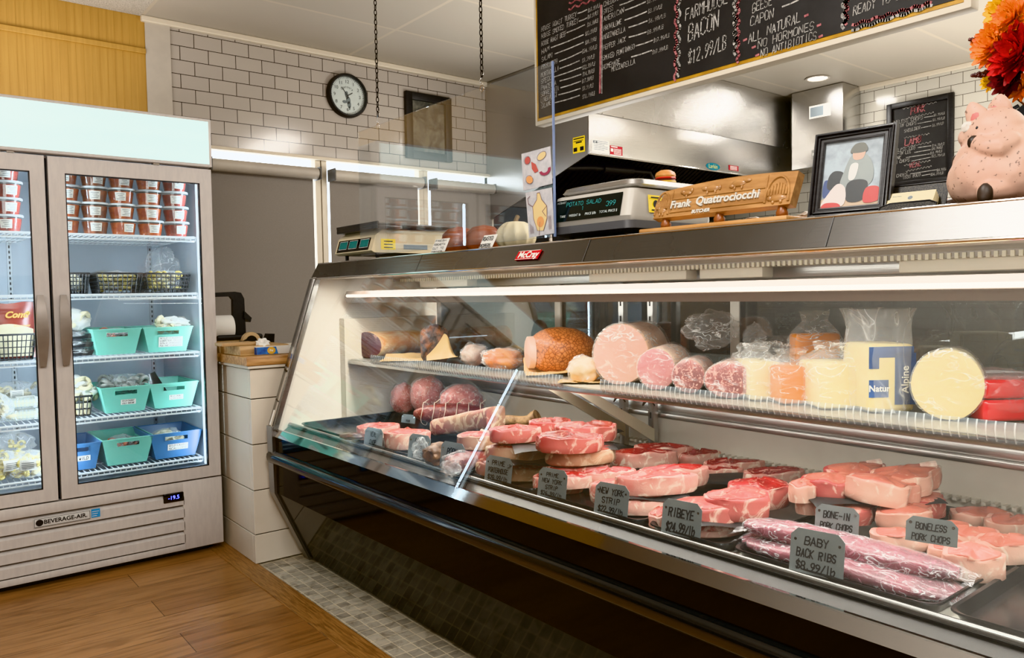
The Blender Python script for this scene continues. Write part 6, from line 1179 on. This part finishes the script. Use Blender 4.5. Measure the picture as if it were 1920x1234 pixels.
pn = MB(); pn.face([o+en*.002, o+en*.002-Y*W_, o+en*.002-Y*W_+ea*.068, o+en*.002+ea*.068]); pn.obj('display_panel', pm('dark display', srgb(22, 28, 28), ro=.12), t, 0)
dgm = emit('green digits', (.16, .62, .56), .8); s = MB()
strokes(s, 'POTATO SALAD', o-Y*.055+ea*.046+en*.003, -Y, ea, .012, .150, .10, 0, 0); strokes(s, '1', o-Y*.125+ea*.030+en*.003, -Y, ea, .011, .01, .1, 0, 0); strokes(s, '399', o-Y*.225+ea*.032+en*.003, -Y, ea, .014, .04, .1, 0, 0); s.obj('digits', dgm, t, 0)
s = MB(); 
for tx, u in (('TARE', .045), ('WEIGHT lb', .098), ('PRICE $/lb', .165), ('TOTAL PRICE $', .237)): s.add_mesh(type_mesh(tx, .0105, bold=.0002), plane_m(o-Y*u+ea*.016+en*.003, -Y, ea))
s.add_mesh(type_mesh('HOBART', .010, shear=.3), plane_m(o-Y*.03+ea*.060+en*.003, -Y, ea)); s.obj('lettering', pm('pale print', srgb(170, 178, 176), ro=.5), t, 0)
st_ = MB(); st_.face([(1.70, 1.492, 1.395), (1.76, 1.492, 1.395), (1.76, 1.496, 1.445), (1.70, 1.496, 1.445)]); so_ = st_.obj('inspection_sticker', pm('yellow sticker', 0), t, 0)
l = MB(); disc(l, (1.73, 1.4925, 1.42), X, Z, .011, n=18); poly(l, [(1.71, 1.4925, 1.438), (1.75, 1.4925, 1.438)], -Y, .004); poly(l, [(1.71, 1.490, 1.402), (1.75, 1.490, 1.402)], -Y, .004); l.obj('lettering', ink, so_, 0)
# toy burger
t = thing('toy_burger', 'small toy hamburger sitting on top of the big grey scale', 'toy', (1.90, 1.60, 1.4865)); M = T(1.90, 1.60, 1.4925) @ Matrix.Diagonal((1.05, 1.05, .85, 1)); bun = pm('bun', srgb(206, 148, 88), srgb(188, 122, 64), sc=20, ro=.4)
MB().lathe([(.022, 0), (.028, .003), (.029, .011), (.026, .014)], 24, M).obj('bottom_bun', bun, t)
MB().lathe([(.029, .034), (.031, .040), (.027, .052), (.016, .060), (0, .062)], 24, M).obj('top_bun', bun, t)
for nm_, z, r_, mt in (('cheese', .0145, .032, pm('toy cheese', srgb(226, 190, 60), ro=.4)), ('patty', .019, .031, pm('toy patty', srgb(96, 44, 28), ro=.6)), ('tomato', .028, .031, pm('toy tomato', srgb(190, 44, 36), ro=.4))):
    MB().lathe([(r_-.002, z-.001), (r_, z+.002), (r_-.002, z+.006)], 24, M).obj(nm_, mt, t)
# carved wooden sign on its base
wood = pm('carved maple', srgb(164, 124, 80), srgb(136, 98, 60), sc=7, ro=.32, stretch=(6, 1, 6), coat=.3)
bs_ = thing('mounting_plank', 'long flat light wood base board under the carved sign', 'board', (1.60, 1.18, ZT)); MB().box((1.545, .962, ZT+.0005), (1.67, 1.392, ZT+.013), bev=.003).obj('plank', pm('light wood', srgb(186, 142, 92), srgb(166, 120, 72), sc=6, ro=.4, stretch=(9, 1, 9)), bs_)
sg = thing('carved_sign', 'carved wooden butcher nameplate sign with farm animals in relief', 'sign', (1.60, 1.18, ZT+.013))
zA = 1.360; e_y = -Y; e_z = V((.30, 0, .954)).normalized(); e_n = e_y.cross(e_z)
so0 = V((1.578, 1.372, zA)); SW = .398
def sp(u, v, d=0): return so0+e_y*(SW*u)+e_z*v+e_n*d
top = lambda u: .074+.010*math.sin(PI*u)+.004*u
outl = [sp(0, 0), sp(1.0, 0)]+[sp(1.02-.96*k/12, top(1-k/12)) for k in range(13)]
b = MB(); b.prism(outl, -e_n*.026); b.obj('board', wood, sg, 0)
r_ = MB()
for a, c in (((.135, .012), (.83, .012)), ((.135, .047), (.83, .047)), ((.135, .012), (.135, .072)), ((.83, .012), (.83, .078))): r_.tube([sp(*a, .001), sp(*c, .001)], .0018, 6)
for u0, w in ((.065, .055), (.91, .075)):
    r_.tube([sp(u0-w*math.cos(a), .008+.062*math.sin(a)**.7 if math.sin(a) > 0 else .008, .001) for a in [PI*k/14 for k in range(15)]], .003, 6)
    for k in range(7):
        uu = u0-w*.75+w*1.5*k/6; r_.tube([sp(uu, .024, .001), sp(uu, .024+.030*math.cos((uu-u0)/w*1.3), .001)], .0028, 6)
r_.obj('carved_frame', wood, sg)
def relief(parts): 
    q = MB()
    for u, v, ru, rv in parts:
        n0 = list(q.bm.verts); vs = bmesh.ops.create_icosphere(q.bm, subdivisions=2, radius=1)['verts']
        for x in vs: x.co = sp(u+x.co.x*ru/SW, v+x.co.y*rv, x.co.z*.005)
    return q
for nm_, prt in (('rooster_relief', [(.25, .060, .016, .007), (.285, .067, .005, .008), (.215, .064, .008, .006), (.25, .052, .003, .006)]), ('cow_relief', [(.44, .064, .022, .010), (.385, .066, .009, .007), (.41, .054, .003, .007), (.47, .054, .003, .007), (.50, .064, .004, .008)]), ('sheep_relief', [(.63, .068, .022, .010), (.585, .062, .008, .006), (.61, .056, .003, .006), (.66, .056, .003, .006), (.69, .072, .012, .006)]), ('pig_relief', [(.91, .018, .024, .010), (.865, .018, .008, .007), (.89, .008, .004, .005), (.94, .008, .004, .005)]), ('steer_relief', [(.065, .020, .014, .010), (.04, .026, .006, .006), (.055, .009, .003, .005), (.08, .009, .003, .005)])): relief(prt).obj(nm_, wood, sg)
lt = MB(); cr = pm('silver lettering', srgb(206, 204, 196), ro=.35, me=.2)
for tx, u, v, sz in (('Frank', .215, .031, .028), ('Quattrociocchi', .565, .033, .0295)): lt.add_mesh(type_mesh(tx, sz, extrude=.002, shear=.06, bold=.0006), plane_m(sp(u, v, .002), e_y, e_z))
lt.add_mesh(type_mesh('BUTCHER', .0125, extrude=.001, shear=.15, bold=.0004), plane_m(sp(.385, .0065, .002), e_y, e_z)); lt.obj('lettering', cr, sg, 0)
for u in (.08, .5, .93): MB().lathe([(.010, .0002), (.013, .004), (.014, .012), (.010, .020), (.008, .027), (.012, .030)], 14, T(so0.x+.014, so0.y-SW*u, ZT+.013)).obj('foot', pm('turned wood', srgb(120, 70, 36), ro=.35), sg)
for px, lab in ((1410, 'small white shell trinket on the case under the carved sign'), (1515, 'small mottled shell trinket between the carved sign and the photo frame')):
    p = at(px, 400, x=1.70); tag(MB().ball((1.68, p.y*1.68/1.70, ZT+.014+.002), (.022, .03, .014), 3, .3, 2, px, flat=.9).obj('shell', pm('shell', srgb(220, 206, 186), srgb(140, 100, 76), sc=40, ro=.4)), lab, 'shell')
# photo frame leaning back
pf = thing('photo_frame', 'black tabletop photo frame leaning back between the carved sign and the pig', 'photo frame', (1.60, .845, ZT)); fo = V((1.582, .935, ZT+.001)); ex = V((.10, -.995, 0)).normalized(); ey = (V((.995, .1, 0))*.22+Z*.975).normalized(); en = ex.cross(ey); FW_, FH = .172, .196
F = lambda u, v, d=0: fo+ex*u+ey*v+en*d
for wdt, dep, nm_ in ((.024, .016, 'frame'),):
    b = MB()
    for a, c in (((0, 0), (wdt, FH)), ((FW_-wdt, 0), (FW_, FH)), ((wdt, 0), (FW_-wdt, wdt)), ((wdt, FH-wdt), (FW_-wdt, FH))):
        b.prism([F(a[0], a[1]), F(c[0], a[1]), F(c[0], c[1]), F(a[0], c[1])], -en*dep)
    for g_, d_ in ((.006, .003), (.013, .001), (.022, -.002)):
        pts = [F(g_, g_, d_), F(FW_-g_, g_, d_), F(FW_-g_, FH-g_, d_), F(g_, FH-g_, d_)]; b.tube(pts+[pts[0]], .003, 6)
    b.obj('frame', black_wood, pf, 30)
b = MB(); b.face([F(.022, .022, -.006), F(FW_-.022, .022, -.006), F(FW_-.022, FH-.022, -.006), F(.022, FH-.022, -.006)]); b.obj('photograph', pm('photo backdrop', srgb(150, 158, 166), srgb(116, 122, 130), sc=14, ro=.4), pf, 0)
def blob(mt, pts, d):
    q_ = MB(); q_.face([F(.022+u*(FW_-.044), .022+v*(FH-.044), d) for u, v in smooth_loop(pts, 26)]); q_.obj('picture', mt, pf, 0)
blob(pm('photo floor', srgb(176, 150, 128), ro=.4), [(.0, .0), (1, 0), (1, .16), (.5, .22), (0, .14)], -.0055)
blob(pm('photo navy', srgb(50, 66, 112), ro=.4), [(.04, .2), (.14, .2), (.16, .4), (.05, .42)], -.0052); blob(pm('photo dark', srgb(40, 42, 48), ro=.4), [(.12, .3), (.34, .28), (.38, .5), (.22, .56), (.12, .48)], -.0051)
blob(pm('photo grey coat', srgb(128, 132, 132), ro=.4), [(.34, .3), (.78, .3), (.86, .5), (.74, .74), (.5, .78), (.38, .56)], -.0048); blob(pm('photo dark', 0), [(.46, .1), (.72, .1), (.78, .34), (.6, .40), (.44, .34)], -.0045)
blob(pm('photo skin', srgb(196, 158, 140), ro=.4), [(.52, .70), (.66, .70), (.70, .82), (.6, .88), (.5, .82)], -.0043); blob(pm('photo hat', srgb(86, 84, 78), ro=.4), [(.46, .8), (.72, .8), (.68, .92), (.52, .92)], -.0041); blob(pm('photo white', srgb(214, 208, 206), ro=.4), [(.46, .42), (.56, .42), (.6, .62), (.48, .62)], -.0041)
blob(pm('photo pig', srgb(222, 206, 202), ro=.4), [(.04, .04), (.4, .04), (.42, .28), (.28, .36), (.12, .2)], -.004); blob(pm('photo red', srgb(180, 60, 60), ro=.4), [(.74, .06), (.98, .08), (.96, .26), (.76, .26)], -.004); blob(pm('photo red', 0), [(.05, .02), (.35, .02), (.3, .08), (.1, .09)], -.0036)
b = MB(); b.face([F(.022, .022, -.001), F(FW_-.022, .022, -.001), F(FW_-.022, FH-.022, -.001), F(.022, FH-.022, -.001)]); b.obj('glazing', glass('clear lens'), pf, 0)
MB().prism([F(.07, .02, -.016), F(.10, .02, -.016), F(.10, .13, -.016), F(.07, .13, -.016)], V((.055, .004, -.016))).obj('easel_back', black_wood, pf, 0)
# business card holder
ch = thing('card_holder', 'black mesh holder full of cream business cards beside the pig', 'card holder', (1.62, .72, ZT)); co = V((1.578, .772, ZT+.001)); cx3 = V((.05, -.9987, 0)); cyy = (V((.9987, .05, 0))*.62+Z*.78).normalized(); cnn = cx3.cross(cyy)
mesh_m = pm('black mesh', srgb(20, 20, 22), srgb(60, 56, 48), sc=420, ro=.5, ramp=(.5, .55))
C_ = lambda u, v, d=0: co+cx3*u+cyy*v+cnn*d
b = MB(); b.prism([C_(-.004, .0), C_(.104, .0), C_(.104, .016), C_(.09, .024), C_(.014, .024), C_(-.004, .016)], -cnn*.0015); b.prism([co+cx3*-.004+V((.045, 0, 0)), co+cx3*.104+V((.045, 0, 0)), co+cx3*.104+V((.062, 0, .058)), co+cx3*-.004+V((.062, 0, .058))], V((.002, 0, 0))); b.prism([co+cx3*-.004, co+cx3*.104, co+cx3*.104+V((.05, 0, 0)), co+cx3*-.004+V((.05, 0, 0))], (0, 0, .002)); b.obj('mesh_body', mesh_m, ch, 0)
rm = MB(); rm.tube([C_(-.004, 0), C_(-.004, .016), C_(.014, .024), C_(.09, .024), C_(.104, .016), C_(.104, 0)], .002, 6); a_ = co+cx3*.104; rm.tube([a_, a_+V((.045, 0, 0)), a_+V((.062, 0, .058)), co+cx3*-.004+V((.062, 0, .058)), co+cx3*-.004+V((.045, 0, 0)), co+cx3*-.004], .002, 6); rm.obj('rim', black_plastic, ch)
cards = MB(); cm_ = pm('cream card', srgb(228, 216, 178), ro=.6)
for k in range(14): cards.prism([C_(.003, .004, -.004-.0017*k), C_(.093+.0005*(k % 3), .004, -.004-.0017*k), C_(.093, .056-.0006*(k % 4), -.004-.0017*k), C_(.003, .056, -.004-.0017*k)], -cnn*.0009)
bc = thing('business_cards', 'stack of cream business cards leaning in the black mesh holder', 'cards', C_(.05, .0, -.01)); cards.obj('card_stack', cm_, bc, 0); bc['kind'] = 'stuff'
s = MB(); disc(s, C_(.048, .040, -.0034), cx3, cyy, .005, n=14)
for v, u0, u1 in ((.046, .012, .030), (.028, .022, .075), (.022, .03, .066)): poly(s, [C_(u0, v, -.0034), C_(u1, v, -.0034)], cnn, .0012)
s.obj('lettering', pm('grey print', 0), bc, 0)
# gourds peeking out between holder and pig
for px, mt, r_, lab in ((1765, pm('orange mottled', srgb(190, 92, 40), srgb(70, 40, 26), sc=60, ro=.5), .016, 'little orange mottled gourd peeking out left of the pig'), (1783, pm('dark gourd', srgb(58, 42, 34), srgb(30, 24, 22), sc=20, ro=.5), .014, 'little dark brown gourd touching the pig')):
    p = at(px, 372, x=1.72); tag(MB().ball((1.72, p.y, ZT+r_*.9+.002), r_*1.25, 3, .1, 3, px, flat=.95).obj('gourd', mt), lab, 'gourd')
# pig figurine
def remesh(mb, voxel, smooth=2):
    me = bpy.data.meshes.new('r'); mb.bm.to_mesh(me); mb.bm.free(); o = bpy.data.objects.new('r', me); COL.objects.link(o)
    md = o.modifiers.new('r', 'REMESH'); md.mode = 'VOXEL'; md.voxel_size = voxel; ms_ = o.modifiers.new('s', 'SMOOTH'); ms_.iterations = smooth*4; ms_.factor = .5
    bpy.context.view_layer.update(); m2 = bpy.data.meshes.new_from_object(o.evaluated_get(bpy.context.evaluated_depsgraph_get())); bpy.data.objects.remove(o); b = MB(); b.bm.from_mesh(m2); bpy.data.meshes.remove(m2); return b
XPIG = 1.66
G = lambda px, py, d=0: at(px, py, x=XPIG+d)
pg = thing('pig_figurine', 'pink speckled ceramic pig sitting on the case at the far right', 'figurine', (XPIG, .56, ZT))
b = MB(); b.ball(G(1880, 315), (.075, .088, .080), 3); b.ball(G(1872, 335), (.085, .088, .068), 3); b.ball(G(1848, 328, -.025), (.062, .056, .056), 3); b.ball(G(1868, 250), (.05, .052, .050), 3); b.ball(G(1845, 245), (.04, .035, .036), 3); b.ball(G(1822, 257), (.026, .024, .021), 3); b.ball(G(1838, 282, -.01), (.03, .03, .016), 3)
b.tube([G(1890, 268, -.05), G(1872, 276, -.070), G(1850, 277, -.068), G(1830, 268, -.052)], [.024, .020, .017, .014], 12); b.ball(G(1830, 268, -.052), .014, 2); b.ball(G(1890, 268, -.05), .024, 2)
b.tube([G(1880, 352, -.05), G(1850, 360, -.082)], [.028, .018], 12); b.ball(G(1850, 360, -.082), .018, 2); b.tube([G(1836, 320, .04), G(1800, 306, .03)], [.02, .013], 10)
b = remesh(b, .0035, 1); zmin = ZT+.001
for v in b.bm.verts: v.co.z = max(v.co.z, zmin)
pigm = NT('pig glaze'); pb_ = pigm.n('ShaderNodeBsdfPrincipled', i_Roughness=.5); n1 = pigm.n('ShaderNodeTexNoise', i_Scale=14.0, i_Detail=4); n2 = pigm.n('ShaderNodeTexNoise', i_Scale=120.0, i_Detail=2); v_ = pigm.co(); pigm.l(v_, n1.inputs[0]); pigm.l(v_, n2.inputs[0])
c1_ = pigm.ramp(n1.outputs[0], [(.35, srgb(188, 150, 132)), (.65, srgb(206, 172, 154))]); f_ = pigm.ramp(n2.outputs[0], [(.635, (0, 0, 0)), (.69, (.8, .8, .8))]); mx_ = pigm.n('ShaderNodeMix', data_type='RGBA'); pigm.l(f_, mx_.inputs[0]); pigm.l(c1_, mx_.inputs[6]); mx_.inputs[7].default_value = (*srgb(92, 70, 62), 1); pigm.l(mx_.outputs[2], pb_.inputs['Base Color']); pigm.l(pb_.outputs[0], pigm.out.inputs[0])
b.obj('body', pigm.m, pg, 70)
hoof = pm('dark hoof', srgb(58, 46, 38), srgb(38, 30, 26), sc=30, ro=.5); snm = pm('snout pink', srgb(206, 130, 122), srgb(190, 110, 104), sc=20, ro=.5)
for c, r_ in ((G(1826, 267, -.055), (.012, .011, .013)), (G(1847, 364, -.096), (.013, .013, .020)), (G(1795, 304, .03), (.011, .010, .016))): MB().ball(c, r_, 3, .05).obj('hoof', hoof, pg)
sn = MB(); d_ = V((-.35, .92, .12)).normalized(); Ms = T(G(1812, 258)) @ d_.to_track_quat('Z', 'Y').to_matrix().to_4x4(); sn.lathe([(.018, -.012), (.021, 0), (.020, .006), (.015, .008), (0, .0085)], 20, Ms, (False, True)); sn.obj('snout', snm, pg)
for s_ in (-1, 1): MB().ball(Ms @ V((s_*.007, 0, .008)), (.003, .003, .005), 2).obj('nostril', pm('nostril', srgb(92, 44, 44), ro=.6), pg)
for (px, py, d, tilt) in ((1842, 214, -.02, .35), (1874, 203, .0, -.05)):
    e = MB(); cb_ = G(px, py, d); e.rings([[cb_+V((.020*s*math.cos(a)*.55, .020*s*math.sin(a), -.022+z))+V((-.006*z/.05, tilt*z, 0)) for a in [2*PI*k/16 for k in range(16)]] for z, s in ((0, 1.0), (.015, 1.15), (.03, .95), (.042, .5), (.047, .15))]); e.obj('ear', pigm.m, pg)
    e = MB(); e.ball(cb_+V((-.011, tilt*.012+.003, -.006)), (.004, .010, .014), 2); e.obj('inner_ear', snm, pg)
MB().ball(G(1822, 238, -.022), (.016, .018, .012), 3, .2, 3, 2).obj('eye_patch', pm('white glaze', srgb(214, 208, 200), ro=.5), pg); MB().ball(G(1833, 240, -.044), .0035, 2).obj('eye', gask, pg)
# bouquet of autumn flowers in a vase behind the pig
vx, vy = 1.80, .505
va = thing('flower_vase', 'slim dark vase behind the pig holding the autumn flowers', 'vase', (vx, vy, ZT)); MB().lathe([(.022, .0005), (.03, .02), (.032, .06), (.02, .11), (.016, .14), (.020, .15)], 20, T(vx, vy, ZT), (True, False)).obj('body', black_gloss, va)
def flower(name, label, px, py, x, r, col, layers, seed, face=(-.75, .35, .1), n=13):
    c = at(px, py, x=x); d = V(face).normalized(); t = thing(name, label, 'flower', c, group='autumn flowers'); M = T(c) @ d.to_track_quat('Z', 'Y').to_matrix().to_4x4(); rnd = random.Random(seed)
    for L in range(layers):
        el_ = .15+.95*L/max(1, layers-1); rr = r*(1-.45*L/max(1, layers)); p = MB()
        for k in range(n):
            a = 2*PI*(k+.5*(L % 2))/n+rnd.uniform(-.12, .12); e = el_+rnd.uniform(-.15, .15); w = rr*.24
            Mp = M @ RZ(a) @ RY(-e)
            p.grid(lambda u, v: Mp @ V((rr*(.08+.92*u), (v-.5)*2*w*math.sin(PI*min(.97, u*.85+.12))**.8, .18*rr*(u*u)*(1-e*.6)-.25*w*(1-(2*v-1)**2))), 5, 3)
        p.obj('petal_ring', col, t, 60)
    MB().ball(c+d*r*.15, r*.18, 2, .3, 6).obj('flower_centre', pm('flower centre', srgb(150, 80, 20), ro=.8), t)
    return c
orange = pm('orange petals', srgb(240, 146, 20), srgb(220, 104, 14), sc=22, ro=.6); yellow = pm('yellow petals', srgb(240, 196, 20), srgb(222, 160, 16), sc=22, ro=.6); redp = pm('red petals', srgb(190, 20, 16), srgb(140, 10, 14), sc=22, ro=.6); wine = pm('wine petals', srgb(110, 14, 18), srgb(70, 8, 14), sc=22, ro=.6)
FL = [('orange', 1868, 84, 1.72, .052, orange, 4), ('red', 1912, 100, 1.70, .062, redp, 5), ('wine red', 1898, 142, 1.73, .046, wine, 4), ('large yellow', 1880, 22, 1.74, .04, yellow, 3), ('orange yellow', 1900, 34, 1.71, .045, orange, 4), ('yellow edge', 1928, 55, 1.72, .04, yellow, 3), ('small amber', 1862, 150, 1.75, .026, yellow, 3), ('amber', 1916, 165, 1.75, .030, orange, 3)]
wh = ['left of the bouquet', 'biggest, at the right edge of the bouquet', 'below the red one', 'at the top left of the bouquet', 'at the top of the bouquet', 'at the right photo edge', 'lowest on the left of the bouquet', 'at the bottom right of the bouquet']
cs_ = [flower('autumn_flower', '%s autumn flower %s' % (n_, wh[k]), px, py, x, r, col, L, k) for k, (n_, px, py, x, r, col, L) in enumerate(FL)]
st_ = MB()
for c in cs_: st_.tube([c+V((.006, 0, -.002)), V((c.x*.6+vx*.4+.03, c.y*.6+vy*.4, c.z-.06)), V((vx, vy, ZT+.14)), V((vx, vy, ZT+.03))], .002, 5)
so_ = st_.obj('flower_stems', pm('brown stem', srgb(96, 54, 34), ro=.7), va)
so_.name = 'stem_bundle'
for (a, c, lab) in (((1880, 132), (1822, 142), 'longer brown berry sprig pointing left below the orange flower'), ((1862, 82), (1818, 74), 'short brown berry sprig pointing left above the orange flower')):
    A, B = at(*a, x=1.74), at(*c, x=1.72); t = thing('berry_sprig', lab, 'sprig', A, group='brown berry sprigs'); MB().tube([A, (A+B)/2+V((0, 0, .004)), B], .0016, 5).obj('twig', pm('brown stem', 0), t); q = MB(); rnd = random.Random(3)
    for k in range(34): u = k/34; p = A+(B-A)*u; q.ball(p+V((rnd.uniform(-1, 1), rnd.uniform(-1, 1), rnd.uniform(-1, 1)))*.009*(1.1-u), .0042, 1)
    o_ = q.obj('berry_spike', pm('brown berries', srgb(84, 30, 22), srgb(56, 18, 16), sc=60, ro=.5), t)
# kitchen pot under the hood
p = at(955, 430, y=4.3); pt_ = thing('stock_pot', 'steel stock pot under the hood behind the white pumpkin', 'pot', (p.x, 4.3, 0)); MB().lathe([(.12, 1.20), (.12, 1.56), (.125, 1.565), (.11, 1.56)], 32, T(p.x, 4.3, 0)).obj('pot', ss, pt_)
rg = thing('kitchen_range', 'dark cooking range under the exhaust hood', 'range', (4.55, 4.2, 0)); b = MB(); b.box((3.5, 3.75, .0), (5.6, 4.57, 1.18), bev=.01); b.mi = 1; b.box((3.5, 4.3-.2, 1.18), (5.6, 4.57, 1.20)); b.obj('body', [pm('range black', (.02, .02, .022), ro=.4), dark_ss], rg, 0)
